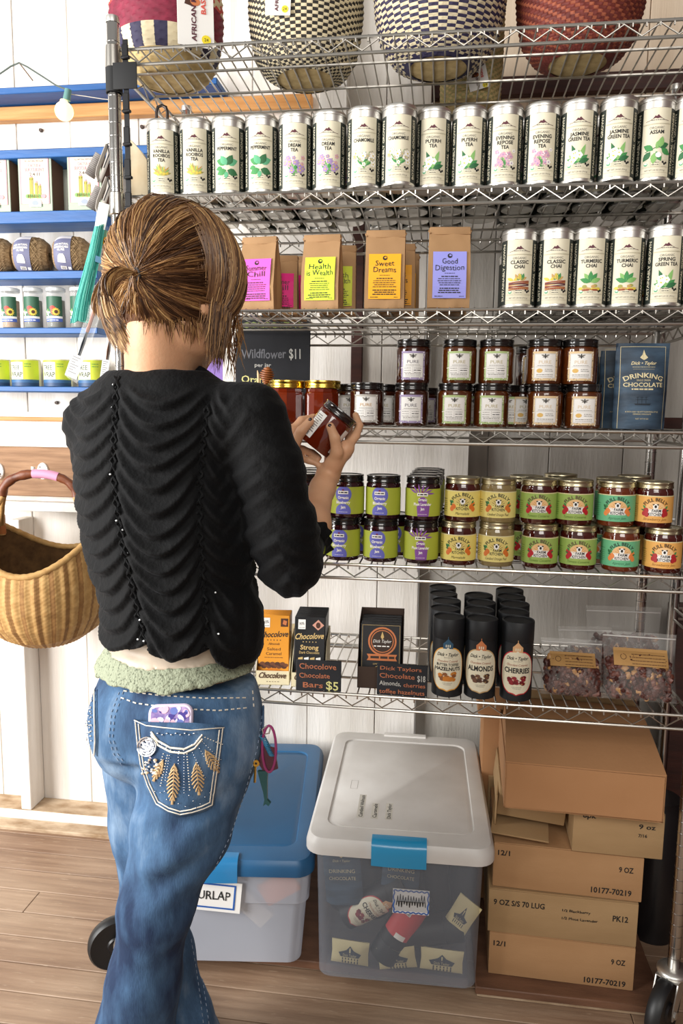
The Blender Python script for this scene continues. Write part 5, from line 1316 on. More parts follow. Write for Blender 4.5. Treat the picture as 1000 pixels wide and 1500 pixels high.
for k, (px, lab) in enumerate([(-14, 'ball of jute twine cut by the left edge of the photo'), (40, 'ball of jute twine with slate label, left of the two whole ones'), (99, 'ball of jute twine with slate label, right of the two whole ones')]):
    q = at(px, 370, SY); R = .050; H = .094; t = thing('twine_ball', lab, 'twine', (q.x+.003, SY+.022, BSH[3]+H/2+.001), rot=(0, 0, .25), group='balls of twine')
    b = MB(); prof = [(.012, -H/2), (R*.72, -H/2), (R*.96, -H*.33), (R, 0), (R*.96, H*.33), (R*.72, H/2), (.012, H/2)]
    b.lathe(prof, 40, TW, X=roty(PI/2) @ T(0, 0, .0)); r = random.Random(k)
    for s in range(70):                                        # wound strands
        th = r.uniform(.9, 1.3)*r.choice((-1, 1)); a0 = r.uniform(0, 2*PI); pts = []
        for i in range(9):
            f = -1+2*i/8; x = f*H*.47; rr = (R+.0012)*(1-.30*abs(f)**4); a = a0+th*f; pts.append((x, rr*math.cos(a), rr*math.sin(a)*1.0))
        b.tube(pts, .0011, 4, TWD if s % 3 == 0 else TW, cap=False)
    b.build('twine', t)
    b = MB(); n = 24
    def pl(u, v, w): a = v; rr = (R+.0030+w)*(1-.30*abs(u/(H*.47))**4); return (u, -rr*math.cos(a), rr*math.sin(a))
    for i in range(n):
        a0, a1 = -1.35+2.9*i/n, -1.35+2.9*(i+1)/n; b.rect(-.044, .006, a0, a1, 0, LABW if i > 17 else LABG, pl, 5)
    for sA, v in (('100% NATURAL', .36), ('BIODEGRADABLE', .20), ('OIL FREE', .05)):
        vs, fs = text_geo(sA, .02, 0, 2); xs = [p_[0] for p_ in vs]; L = max(xs)-min(xs); m0 = (max(xs)+min(xs))/2; wd = .040 if v > .1 else .02
        b.add([pl((p_[0]-m0)/L*wd-.019, v+p_[1]*.16, .0008) for p_ in vs], fs, WHT)
    [b.rect(-.019-.011*math.sqrt(1-(kk/8)**2.5), -.019+.011*math.sqrt(1-(kk/8)**2.5), -.55+kk*.055, -.55+(kk+1)*.055, .0008, WHT, pl, 3) for kk in range(8)]
    b.rect(-.024, -.008, -.95, -.75, .0008, WHT, pl, 3); [b.rect(-.022+i*.0018, -.0214+i*.0018, -.93, -.77, .0012, INK, pl) for i in range(7)]; b.rect(-.004, .004, -.95, -.78, .0008, WHT, pl)
    b.build('label', t, 60)
CLR = milky('clear_tube_plastic', 'eef0f0', .78, .08); GREENL = mat('deep_green_label', '2f5c46', .5); SEED = mat('seed_fill', 'b98f5e', .8, var='8a6a44', vscale=150)
for k, (px, lab) in enumerate([(10, 'seed shaker tube with tan filling, cut at the left edge'), (43.5, 'seed shaker tube with a sunflower label, second from the left'), (77, 'seed shaker tube with a sunflower label, third from the left'), (112, 'seed shaker tube with a sunflower label, rightmost, beside the teal packet')]):
    q = at(px, 450, SY); t = thing('seed_tube', lab, 'tube', (q.x, SY+.02, BSH[4]+.0005), .0, 'seed shaker tubes'); b = MB(); R = .0255; H = .112
    b.lathe([(0, .001), (R*.95, 0), (R, .002), (R, H*.93), (R*.96, H*.94)], 28, CLR); b.build('tube', t)
    b = MB(); b.lathe([(0, .003), (R*.93, .003), (R*.93, H*.70), (0, H*.70)], 20, SEED if k == 0 else mat('dark_seed', '5c5a4c', .8, var='3e4538', vscale=120)); b.build('seeds', t)
    b = MB(); b.lathe([(R*1.02, H*.92), (R*1.05, H*.925), (R*1.05, H*1.0), (R*.9, H*1.015), (0, H*1.015)], 28, mat('grey_clear_cap', 'd5d8d8', .2, coat=.5)); b.build('cap', t)
    b = MB(); pl = cylmap(R+.0004); b.rect(-.030, .030, .018, .088, 0, GREENL, pl, 12); b.rect(-.030, .030, .018, .030, .0002, mat('blue_band', '4a66b8', .5), pl, 12); b.rect(-.030, .030, .027, .033, .0004, WHT, pl, 12); b.dashes(-.02, .02, .021, .004, .0006, WHT, pl, 5)
    b.disc(.008, .046, .011, .011, .0004, mat('poppy', 'd6532e', .5), pl); 
    for a in range(12): b.leaf(.012, .045, .012, .005, a*PI/6, .0006, YEL, pl)
    b.disc(.012, .045, .005, .005, .001, BROWNP, pl); [b.leaf(-.016, .043, .012, .006, a*1.3, .0005, [WHT, GREENS[1]][a % 2], pl) for a in range(6)]; b.disc(.002, .056, .008, .006, .0003, mat('red_flower', 'b8362e', .5), pl)
    b.build('label', t)
LIMEY = mat('lime_yellow_wrap', 'd9e04a', .5, var='b9cf3f', vscale=14); NAVB = mat('navy_band', '33608f', .5); NAVB2 = mat('dark_navy_band', '27466e', .5)
for k, (px, lab) in enumerate([(-10, 'yellow green tape tub cut by the left edge'), (33, 'yellow green tape tub with wrap lettering, left of the whole ones'), (80, 'yellow green tape tub with wrap lettering, middle, left of the hanging packet'), (131, 'yellow green tape tub behind the hanging packet, nearest the shoulder')]):
    q = at(px, 540, SY); t = thing('tape_tub', lab, 'tub', (q.x, SY+.02, BSH[5]+.0005), 0, 'tree tape tubs'); b = MB(); R = .040; H = .075
    b.lathe([(0, .0), (R, 0), (R, H), (R*.96, H+.002), (R*.9, H), (0, H)], 32, mat('cream_core', 'ece6cf', .6)); b.build('tub', t)
    b = MB(); pl = cylmap(R+.0004); b.rect(-.06, .06, .018, H-.001, 0, LIMEY, pl, 22); b.rect(-.06, .06, 0, .012, 0, NAVB2, pl, 22); b.rect(-.06, .06, .010, .019, .0002, NAVB, pl, 22); b.rect(-.033, .012, .020, .068, .0003, mat('pale_panel', 'eef0d8', .5), pl, 10)
    b.text('TREE', -.012, .046, .0135, .0013, mat('grey_lettering', '4a5a52', .6), pl, width=.032); b.text('WRAP', -.010, .026, .0145, .0013, mat('grey_lettering2', '3c4a44', .6), pl, width=.040); b.dashes(.016, .034, .062, .003, .0006, GREENS[0], pl, 3); b.dashes(.016, .034, .055, .003, .0006, GREENS[0], pl, 4)
    b.build('label', t)
# ------------------------------------------------------------------ string light
WIRE = mat('green_grey_wire', '55605a', .6)
def pth(pts, Y): return [at(x, y, yy) for (x, y), yy in zip(pts, Y)]
t = thing('string_light', 'lit round bulb on a drooping green wire at the upper left', 'string light', at(98, 140, .40)); o0 = Vector(t.location)
b = MB(); w_ = pth([(-30, 122), (0, 108), (16, 97), (28, 92), (40, 98), (62, 112), (82, 125), (97, 131)], [.42]*8); b.tube([p_-o0 for p_ in w_], .0022, 7, WIRE)
w2 = pth([(28, 92), (38, 105), (48, 118)], [.42]*3); b.tube([p_-o0 for p_ in w2], .0016, 6, mat('rusty_wire', '6a5240', .6))
w3 = pth([(103, 138), (125, 141), (150, 145), (185, 148)], [.41]*4); b.tube([p_-o0 for p_ in w3], .0009, 5, mat('thin_string', 'c9c2b2', .6)); b.build('wire', t)
b = MB(); c0 = at(100, 131, .40)-o0; c1_ = at(97.5, 147, .40)-o0; b.tube([c0, c0.lerp(c1_, .5), c1_], [.0085, .009, .0095], 14, mat('green_socket', '5d8a86', .5)); b.build('socket', t)
b = MB(); ctr = at(94, 163, .40)-o0; R = .0235; b.lathe([(0, -R)]+[(R*math.sin(a*PI/14), -R*math.cos(a*PI/14)) for a in range(1, 13)]+[(R*.42, R*.95), (R*.38, R*1.15)], 24, mat('lit_bulb', 'ffe9b8', .2, emit='ffdc94', estr=1.5), X=T(*ctr)); b.build('bulb', t)
# ------------------------------------------------------------------ what hangs on the left post
t = thing('strap', 'black band wrapped round the top of the left chrome post', 'strap', (0, 0, at(170, 117, 0).z)); b = MB()
b.lathe([(.0145, -.026), (.0165, -.026), (.0165, .026), (.0145, .026), (.0145, -.026)], 24, BLACKC); b.box((.030, -.016, 0), (.050, .003, .050), BLACKC, bev=.001); b.build('band', t)
zt_, zb_ = at(186, 62, .0).z, at(186, 300, 0).z; q = at(186, 180, -.012)
t = thing('clip_strip', 'black hanging clip strip beside the left chrome post', 'clip strip', (q.x, -.012, 0)); b = MB(); b.box((0, 0, (zt_+zb_)/2), (.011, .002, zt_-zb_), BLACKP, bev=.0006, seg=1); b.build('strip', t)
for k, (ya, yb) in enumerate(((70, 92), (141, 170), (190, 218), (237, 266), (285, 310))):
    za, zb2 = at(186, ya, 0).z, at(186, yb, 0).z; b = MB(); b.box((0, -.002, (za+zb2)/2), (.013, .006, (za-zb2)), BLACKP, bev=.0012, seg=1); b.box((.001, -.003, zb2+.003), (.018, .008, .006), BLACKP, bev=.0015, seg=1); b.build('clip', t)
# grey ribbed rolls with straps hanging left of the post
GREYR = mat('grey_ribbed_felt', '8f8a86', .85, var='6f6a68', vscale=60); GREYS = mat('grey_strap', 'a39d96', .7); BLKCORD = mat('black_cord', '1c1b20', .6)
for k, (y0, lab) in enumerate(((0, 'grey ribbed roll with a curved strap, upper of two left of the chrome post'), (48, 'grey ribbed roll with a curved strap, lower of two left of the chrome post'))):
    Yp_ = .03-.012*k; a_, c_ = at(147, 227+y0, Yp_), at(131+(2*k), 258+y0, Yp_); t = thing('hanging_roll', lab, 'roll', a_, group='grey rolls on the post'); o0 = Vector(a_); b = MB()
    n = 26; b.tube([(c_-a_)*(i/n) for i in range(n+1)], [.0105+.0009*(i % 2) for i in range(n+1)], 16, GREYR, cap=False); d_ = (c_-a_).normalized()
    b.tube([(c_-a_)*1.0, (c_-a_)*.5], .0070, 12, BLKCORD, cap=False); b.tube([(c_-a_)*1.0, (c_-a_)*1.005], [.0114, .0072], 16, GREYR, cap=False); b.build('roll', t)
    b = MB(); pts = [at(x, y+y0, Yp_-.006)-o0 for x, y in ((157, 212), (150, 230), (144, 246), (142, 257), (145, 266), (151, 252), (158, 232), (161, 216))]
    b.tube(pts[:5], .0062, 8, GREYS, flatten=.5); b.tube(pts[4:], .005, 8, GREYS, flatten=.5); b.tube([at(x, y+y0, Yp_-.008)-o0 for x, y in ((163, 210), (157, 211), (160, 225), (152, 246))], .0014, 6, BLKCORD); b.build('strap', t)
# teal and brush packets hanging down from the post
TEAL = mat('teal_bristles', '4cbcab', .6, var='339d90', vscale=40, stretch=(8, 8, 1), bump=.4, bscale=90); CLEARB = milky('clear_packet_film', 'e6e9e8', .86, .1); PALEG = mat('pale_grey_card', 'cfd6cf', .6)
def strip(name, pxs, Y, wpx, label, cat, fill, card=None, cardm=None, th=.006, grp='long packets on the post'):
    P0 = [at(x, y, Y) for x, y in pxs]; t = thing(name, label, cat, P0[0], group=grp); o0 = P0[0]; b = MB(); s = .00150
    vs = []; L = len(P0); rows = []
    for i, p_ in enumerate(P0):
        tdir = (P0[min(i+1, L-1)]-P0[max(i-1, 0)]).normalized(); sd = tdir.cross(Vector((0, 1, 0))).normalized(); hw = wpx[i]*s/2
        rows.append([(p_-o0)+sd*(u*hw)+Vector((0, -th*(1-u*u)*sg, 0)) for sg in (1, -1) for u in ((-1, -.5, 0, .5, 1) if sg == 1 else (.5, 0, -.5))])
    K = len(rows[0]); vs = [q for r_ in rows for q in r_]
    b.add(vs, [(i*K+k, i*K+(k+1) % K, (i+1)*K+(k+1) % K, (i+1)*K+k) for i in range(L-1) for k in range(K)]+[tuple(range(K)), tuple((L-1)*K+k for k in range(K-1, -1, -1))], fill); b.build('packet', t, 50)
    return t, P0, o0
YT = -.03
t, P0, o0 = strip('packet', [(153, 298), (149, 318), (146, 335)], YT-.001, [15, 16, 15], 'pale printed card at the top of the teal brush packet', 'packet', PALEG, th=.002)
t, P0, o0 = strip('brush', [(146, 333), (139, 368), (131, 402), (123, 434), (119, 456), (117, 471)], YT, [15, 18, 20, 22, 24, 26], 'teal bristle bundle hanging beside the shelves, left of the head', 'brush', TEAL)
b = MB(); r = random.Random(3)
for k in range(60):
    u = r.uniform(-1, 1); pts = []
    for p_, w_ in zip(P0, [14, 17, 19, 22, 25, 28]): pts.append(p_-o0+Vector((u*w_*.00150/2, -.0072*(1-u*u)-.0005, u*.004+r.uniform(-.002, .002))))
    b.tube(pts, .0008, 4, [TEAL, mat('teal_light', '7fd3c6', .6), mat('teal_dark', '1f857c', .6)][k % 3], cap=False)
b.build('bristles', t)
b = MB(); q = [at(x, y, YT-.009)-o0 for x, y in ((140, 374), (156, 380), (156, 389), (139, 383))]; b.add(q+[p_+Vector((0, .001, 0)) for p_ in q], [(0, 1, 2, 3), (7, 6, 5, 4), (0, 4, 5, 1), (1, 5, 6, 2), (2, 6, 7, 3), (3, 7, 4, 0)], mat('teal_band_dark', '1c5a78', .5)); b.build('band', t)
t, P0, o0 = strip('packet', [(157, 338), (153, 352), (150, 364)], YT+.012, [14, 14, 12], 'small packet with an orange sunflower behind the teal bristles', 'packet', mat('green_packet', '8fb59a', .5), th=.002)
b = MB(); c0 = at(156, 354, YT+.008)-o0
for k in range(11): b.leaf(c0.x, c0.z, .009, .005, k*.571, -c0.y+.004+k*1e-5, mat('sunflower_orange', 'f2a51c', .5))
b.disc(c0.x, c0.z, .004, .004, -c0.y+.0044, BROWNP); b.build('sunflower', t, 0)
def tube_packet(pxs, w0, label, inner_m, dy):
    t, P0, o0 = strip('brush_packet', pxs, YT+dy, [w0]*len(pxs), label, 'packet', CLEARB, th=.004)
    b = MB(); a_, c_ = P0[0]-o0, P0[-1]-o0; b.tube([a_.lerp(c_, f) for f in (.1, .35, .5, .68)], [.0035, .004, .006, .0045], 8, inner_m, flatten=.5)
    b.tube([a_.lerp(c_, f) for f in (.05, .34)], .0038, 8, mat('red_brown_handle', '9a5a40', .5)); b.build('brush', t)
    b = MB(); d_ = (c_-a_).normalized(); sd = d_.cross(Vector((0, 1, 0))).normalized(); hw = w0*.00150*.46
    q0, q1 = a_.lerp(c_, .66), a_.lerp(c_, .97); fr = Vector((0, -.0052, 0))
    b.add([q0-sd*hw+fr, q0+sd*hw+fr, q1+sd*hw+fr, q1-sd*hw+fr], [(0, 1, 2, 3)], mat('grey_print_card', 'b9bcc0', .6))
    for i in range(7):
        m0 = q0.lerp(q1, .12+.11*i)+fr*1.08; b.add([m0-sd*hw*.7-d_*.0005, m0+sd*hw*(.6-.3*(i % 3))-d_*.0005, m0+sd*hw*(.6-.3*(i % 3))+d_*.0005, m0-sd*hw*.7+d_*.0005], [(0, 1, 2, 3)], GREYINK)
    b.build('card', t, 0)
tube_packet([(140, 450), (132, 475), (120, 512), (110, 545), (104, 556)], 20, 'long clear brush packet hanging lowest, in front of the tape tubs', mat('dark_brush_head', '2c3440', .6), -.002)
tube_packet([(165, 470), (161, 500), (156, 535), (153, 556)], 12, 'narrow clear brush packet hanging beside the neck', mat('brown_brush_head', '6a4a38', .6), .004)
# bag of beige contents hanging behind the clip strip, and the padlock shaped hook
t = thing('packet', 'clear bag of beige material hanging between the clip strip and the first tea tin', 'packet', at(203, 250, .06)); b = MB(); o0 = Vector(t.location)
q = [at(x, y, .06)-o0 for x, y in ((192, 205), (207, 222), (217, 236), (219, 288), (190, 288))]; b.add([p_+Vector((0, -.008, 0)) for p_ in q]+[p_+Vector((0, .008, 0)) for p_ in q], [tuple(range(5)), tuple(range(9, 4, -1))]+[(i, 5+i, 5+(i+1) % 5, (i+1) % 5) for i in range(5)], mat('beige_bag', 'cbb48e', .4, var='e0d2b4', vscale=18, coat=.3)); b.build('bag', t)
t = thing('shackle', 'dark metal loop hanging on the shelf wires above the first tea tin', 'loop', at(237, 175, .10)); b = MB(); o0 = Vector(t.location)
b.tube([at(x, y, .10)-o0 for x, y in ((229, 178), (229, 164), (231, 157), (237, 154.5), (243, 157), (245, 164), (245, 178))], .0032, 10, mat('dark_steel', '4a4340', .35, 1.0)); b.build('loop', t)
# ------------------------------------------------------------------ the woman: smooth surfaces grown from rounded limbs
def V3(*a): return np.array(a, float)
def npv(v): return np.array(v, float)
class Sdf:
    """rounded cones and ellipsoids blended into one smooth surface"""
    def __init__(s): s.it = []
    def cone(s, a, b, r1, r2, k=.02): s.it.append(('c', npv(a), npv(b), r1, r2, k)); return s
    def chain(s, pts, rs, k=.02):
        for i in range(len(pts)-1): s.cone(pts[i], pts[i+1], rs[i], rs[i+1], k)
        return s
    def ell(s, c, rad, R=None, k=.02): s.it.append(('e', npv(c), npv(rad), np.eye(3) if R is None else np.array(R), 0, k)); return s
    def sub(s, f, k=.02): s.it.append(('s', f, None, None, 0, k)); return s
    def box(s):
        lo, hi = V3(9, 9, 9), V3(-9, -9, -9)
        for t in s.it:
            if t[0] == 'c':
                r = max(t[3], t[4]); lo = np.minimum(lo, np.minimum(t[1], t[2])-r); hi = np.maximum(hi, np.maximum(t[1], t[2])+r)
            elif t[0] == 'e': r = t[2].max(); lo = np.minimum(lo, t[1]-r); hi = np.maximum(hi, t[1]+r)
            else:
                a, b = t[1].box(); lo = np.minimum(lo, a); hi = np.maximum(hi, b)
        return lo, hi
    def __call__(s, P):
        D = np.full(len(P), 1.0)
        for t in s.it:
            k = t[5]
            if t[0] == 'c': r = max(t[3], t[4]); lo, hi = np.minimum(t[1], t[2])-r, np.maximum(t[1], t[2])+r
            elif t[0] == 'e': r = t[2].max(); lo, hi = t[1]-r, t[1]+r
            else: lo, hi = t[1].box()
            m = k+.045
            idx = np.nonzero(((P > lo-m) & (P < hi+m)).all(1))[0]
            if not len(idx): continue
            Q = P[idx]
            if t[0] == 'c':
                ba = t[2]-t[1]; pa = Q-t[1]; h = np.clip(pa@ba/max(ba@ba, 1e-12), 0, 1)
                d = np.linalg.norm(pa-h[:, None]*ba, axis=1)-(t[3]+(t[4]-t[3])*h)
            elif t[0] == 'e':
                q = (Q-t[1])@t[3]; k0 = np.linalg.norm(q/t[2], axis=1); k1 = np.linalg.norm(q/t[2]**2, axis=1)+1e-9; d = k0*(k0-1)/k1
            else: d = t[1](Q)
            a = D[idx]; h = np.clip(.5+.5*(a-d)/k, 0, 1); D[idx] = a*(1-h)+d*h-k*h*(1-h)
        return D
def nets(f, lo, hi, h):
    """surface of f = 0 on a grid of step h (vertices, quads)"""
    lo, hi = npv(lo), npv(hi); c = 4
    n = (np.ceil((hi-lo)/(h*c)).astype(int)+1)*c; nx, ny, nz = n+1
    ax = [lo[i]+h*np.arange(n[i]+1) for i in range(3)]
    cx = [a[::c] for a in ax]
    G = np.stack(np.meshgrid(*cx, indexing='ij'), -1).reshape(-1, 3); dc = f(G).reshape([len(a) for a in cx])
    near = np.abs(dc) < h*c*2.4
    F = np.where(np.repeat(np.repeat(np.repeat(dc, c, 0), c, 1), c, 2)[:nx, :ny, :nz] > 0, 1.0, -1.0).astype(np.float32)
    nb = near.copy()
    for k in range(3):                                   # grow by one coarse cell
        nb |= np.roll(nb, 1, k) | np.roll(nb, -1, k)
    msk = np.repeat(np.repeat(np.repeat(nb, c, 0), c, 1), c, 2)[:nx, :ny, :nz]
    ii = np.nonzero(msk); P = np.stack([ax[k][ii[k]] for k in range(3)], 1); out = np.empty(len(P))
    for s0 in range(0, len(P), 400000): out[s0:s0+400000] = f(P[s0:s0+400000])
    F[ii] = out
    S = F < 0
    A = np.zeros((nx-1, ny-1, nz-1), np.int8)
    for dx in (0, 1):
        for dy in (0, 1):
            for dz in (0, 1): A += S[dx:nx-1+dx, dy:ny-1+dy, dz:nz-1+dz]
    cell = np.nonzero((A > 0) & (A < 8)); N = len(cell[0]); idm = np.full(A.shape, -1, np.int64); idm[cell] = np.arange(N)
    acc = np.zeros((N, 3)); cnt = np.zeros(N)
    cor = [(0, 0, 0), (1, 0, 0), (0, 1, 0), (1, 1, 0), (0, 0, 1), (1, 0, 1), (0, 1, 1), (1, 1, 1)]
    val = [F[cell[0]+a, cell[1]+b, cell[2]+e] for a, b, e in cor]
    for i in range(8):
        for j in range(i+1, 8):
            d = [cor[j][k]-cor[i][k] for k in range(3)]
            if sum(map(abs, d)) != 1: continue
            m = (val[i] < 0) != (val[j] < 0); t = val[i]/(val[i]-val[j]+1e-20)
            for k in range(3): acc[m, k] += cor[i][k]+t[m]*d[k]
            cnt[m] += 1
    Vt = (np.stack(cell, 1)+acc/cnt[:, None])*h+lo; Q = []
    for k in range(3):
        a, b = (k+1) % 3, (k+2) % 3
        s0 = [slice(1, -1)]*3; s0[k] = slice(0, -1); s1 = list(s0); s1[k] = slice(1, None)
        e = np.nonzero(S[tuple(s0)] != S[tuple(s1)]); e = list(e); pos = [e[0]+1, e[1]+1, e[2]+1]; pos[k] = e[k]
        inside = S[tuple(pos)]
        def cid(da, db):
            q = [pos[0].copy(), pos[1].copy(), pos[2].copy()]; q[a] = q[a]-da; q[b] = q[b]-db; return idm[tuple(q)]
        q = np.stack([cid(1, 1), cid(0, 1), cid(0, 0), cid(1, 0)], 1); q[~inside] = q[~inside][:, ::-1]; Q.append(q)
    Q = np.concatenate(Q); Q = Q[(Q >= 0).all(1)]
    return Vt, Q
def vnormals(Vt, Q):
    n = np.cross(Vt[Q[:, 2]]-Vt[Q[:, 0]], Vt[Q[:, 3]]-Vt[Q[:, 1]]); out = np.zeros_like(Vt)
    for k in range(4): np.add.at(out, Q[:, k], n)
    return out/(np.linalg.norm(out, axis=1)[:, None]+1e-12)
def relax(Vt, Q, it=1, lam=.5):
    E = np.concatenate([Q[:, [0, 1]], Q[:, [1, 2]], Q[:, [2, 3]], Q[:, [3, 0]]])
    for _ in range(it):
        acc = np.zeros_like(Vt); c = np.zeros(len(Vt)); np.add.at(acc, E[:, 0], Vt[E[:, 1]]); np.add.at(acc, E[:, 1], Vt[E[:, 0]]); np.add.at(c, E[:, 0], 1); np.add.at(c, E[:, 1], 1)
        Vt = Vt+lam*(acc/np.maximum(c, 1)[:, None]-Vt)
    return Vt
def npmesh(name, Vt, Q, m):
    me = bpy.data.meshes.new(name); me.from_pydata(Vt.tolist(), [], Q.tolist()); me.materials.append(m)
    me.polygons.foreach_set('use_smooth', [True]*len(Q)); me.update(); return me
def sm(x, a, b): t = np.clip((x-a)/(b-a), 0, 1); return t*t*(3-2*t)
def wob(P, s, seed=0):
    """cheap smooth noise, about -1..1"""
    r = np.random.RandomState(seed); o = np.zeros(len(P))
    for k in range(6):
        d = r.normal(size=3); d /= np.linalg.norm(d); o += np.sin(P@d*s*(.7+.25*k)+r.uniform(0, 6))/(1+.35*k)
    return o/2.6
ATN = lambda x, y, Y: npv(at(x, y, Y))
YA = .23                                                     # the way she faces, turned a little right of the rack
FW = V3(math.sin(YA), math.cos(YA), 0); RT = V3(math.cos(YA), -math.sin(YA), 0); UP = V3(0, 0, 1)
TR = np.stack([RT, FW, UP], 1)
YC = -.33
PEL = ATN(261, 1045, YC); WAI = ATN(262, 890, YC); CHE = ATN(232, 690, YC); SHO = ATN(245, 600, YC); NEK = ATN(230, 548, YC-.005)
HC = ATN(260, 420, YC+.005)
AH = .44; PIT = .42
HF = V3(math.sin(AH)*math.cos(PIT), math.cos(AH)*math.cos(PIT), -math.sin(PIT)); HR_ = V3(math.cos(AH), -math.sin(AH), 0); HU = np.cross(HR_, HF)
HM = np.stack([HR_, HF, HU], 1)
def hl(x, y, z): return HC+HM@V3(x, y, z)
# the held jar: centre and axes (p across, a along to the lid, v toward the viewer)
CR, CU, CV = AX[0], -AX[1], -AX[2]
JC = ATN(480, 628, -.125)
JA = .63*CR+.77*CU+.10*CV; JA /= np.linalg.norm(JA)
JP = .77*CR-.63*CU; JP -= JA*(JP@JA); JP /= np.linalg.norm(JP); JV = np.cross(JP, JA)
if JV@CV < 0: JV = -JV
def jl(p, a, v): return JC+JP*p+JA*a+JV*v
# ---- skin
SH_R, EL_R = ATN(378, 612, -.365), ATN(428, 822, -.335)
SH_L, EL_L = ATN(134, 614, -.295), ATN(172, 772, -.12)
WR_R = jl(.056, -.070, .0); WR_L = jl(-.020, -.120, -.022)
nails = []
def hand(S, wrist, knuckles, fingers, thumb, rs):
    H = Sdf()
    for kn in knuckles: H.cone(wrist, kn, .0155, .0105, .012)
    for a, b in zip(knuckles[:-1], knuckles[1:]): H.cone(a, b, .0105, .0105, .012)
    H.cone(wrist, thumb[0], .0165, .0145, .012)
    H.cone(thumb[0], knuckles[0], .012, .011, .012)
    F = Sdf(); F.sub(H, .004)
    for ch, r in zip(fingers, rs): F.sub(Sdf().chain(ch, [r*1.12, r*1.02, r*.94, r*.80], .003), .0045)
    F.sub(Sdf().chain(thumb, [.0140, .0112, .0095, .0080], .004), .006)
    S.sub(F, .012)
body = Sdf()
body.ell(PEL, (.135, .095, .10), TR, .05).ell(WAI, (.105, .078, .13), TR, .05).ell(CHE, (.125, .085, .15), TR, .05)
body.cone(SHO-RT*.115-UP*.014, SHO+RT*.115-UP*.014, .040, .040, .04)
NT = hl(0, -.014, -.082)
body.cone(NEK-UP*.03, NEK*.45+NT*.55, .056, .046, .035); body.cone(NEK*.45+NT*.55, NT, .046, .044, .02)
body.cone(NEK-UP*.050-RT*.01, SHO+RT*.10-UP*.022, .040, .03, .03); body.cone(NEK-UP*.050, SHO-RT*.10-UP*.022, .040, .03, .03)
# head: skull, face, jaw, ears
hd = Sdf()
hd.ell(hl(0, -.008, .012), (.076, .096, .094), HM, .02).ell(hl(0, .038, -.035), (.060, .060, .075), HM, .03).ell(hl(0, .052, -.085), (.043, .040, .034), HM, .03)
hd.ell(hl(0, .086, -.098), (.018, .014, .016), HM, .02).ell(hl(0, .083, .02), (.055, .022, .03), HM, .03)
hd.cone(hl(0, .098, -.012), hl(0, .114, -.045), .007, .011, .012); 
for s in (-1, 1):
    hd.ell(hl(s*.034, .078, -.045), (.022, .018, .02), HM, .015); hd.ell(hl(s*.011, .106, -.050), (.008, .008, .007), HM, .006)
    hd.cone(hl(s*.015, .095, .012), hl(s*.045, .078, .012), .006, .005, .01); hd.ell(hl(s*.052, .020, -.075), (.018, .04, .026), HM, .03)
    hd.ell(hl(s*.079, -.006, -.022), (.007, .018, .030), HM, .008); hd.ell(hl(s*.080, -.002, -.048), (.006, .010, .011), HM, .006)
hd.cone(hl(-.018, .095, -.073), hl(.018, .095, -.073), .0065, .0065, .006); hd.cone(hl(-.015, .094, -.082), hl(.015, .094, -.082), .0068, .0068, .006)
body.sub(hd, .022)
# arms
body.chain([SH_R-UP*.008, EL_R], [.037, .035], .02); body.chain([SH_L-UP*.008, EL_L], [.037, .035], .02)
FR = EL_R*.62+WR_R*.38+CR*.004
body.chain([EL_R, FR, EL_R*.15+WR_R*.85, WR_R], [.036, .0345, .0205, .0178], .02)
body.chain([EL_L, EL_L*.6+WR_L*.4, WR_L], [.036, .033, .0175], .02)
kR = [jl(.051, -.006, .010), jl(.052, -.014, -.010), jl(.045, -.026, -.026), jl(.037, -.040, -.036)]
fR = [[kR[0], jl(.049, .022, -.004), jl(.041, .042, -.020), jl(.022, .053, -.038)],
      [kR[1], jl(.042, .012, -.025), jl(.024, .028, -.040), jl(.006, .036, -.046)],
      [kR[2], jl(.033, -.008, -.036), jl(.016, .006, -.044), jl(.001, .012, -.046)],
      [kR[3], jl(.027, -.028, -.042), jl(.012, -.019, -.046), jl(.001, -.016, -.046)]]
tR = [jl(.051, -.046, .017), jl(.043, -.022, .032), jl(.024, -.004, .0405), jl(.005, .007, .0445)]
hand(body, WR_R, kR, fR, tR, [.0082, .0085, .0080, .0070])
kL = [jl(-.050, -.050, -.002), jl(-.046, -.062, -.020), jl(-.032, -.074, -.022), jl(-.020, -.084, -.016)]
fL = [[kL[0], jl(-.050, -.020, -.014), jl(-.037, -.002, -.032), jl(-.016, .004, -.046)],
      [kL[1], jl(-.044, -.040, -.026), jl(-.028, -.026, -.039), jl(-.012, -.020, -.046)],
      [kL[2], jl(-.014, -.062, -.014), jl(.006, -.055, -.006), jl(.020, -.053, .0)],
      [kL[3], jl(-.006, -.076, -.004), jl(.010, -.069, .004), jl(.024, -.064, .006)]]
tL = [jl(-.024, -.086, .008), jl(-.029, -.060, .024), jl(-.033, -.034, .0315), jl(-.031, -.009, .0325)]
hand(body, WR_L, kL, fL, tL, [.0082, .0085, .0080, .0070])
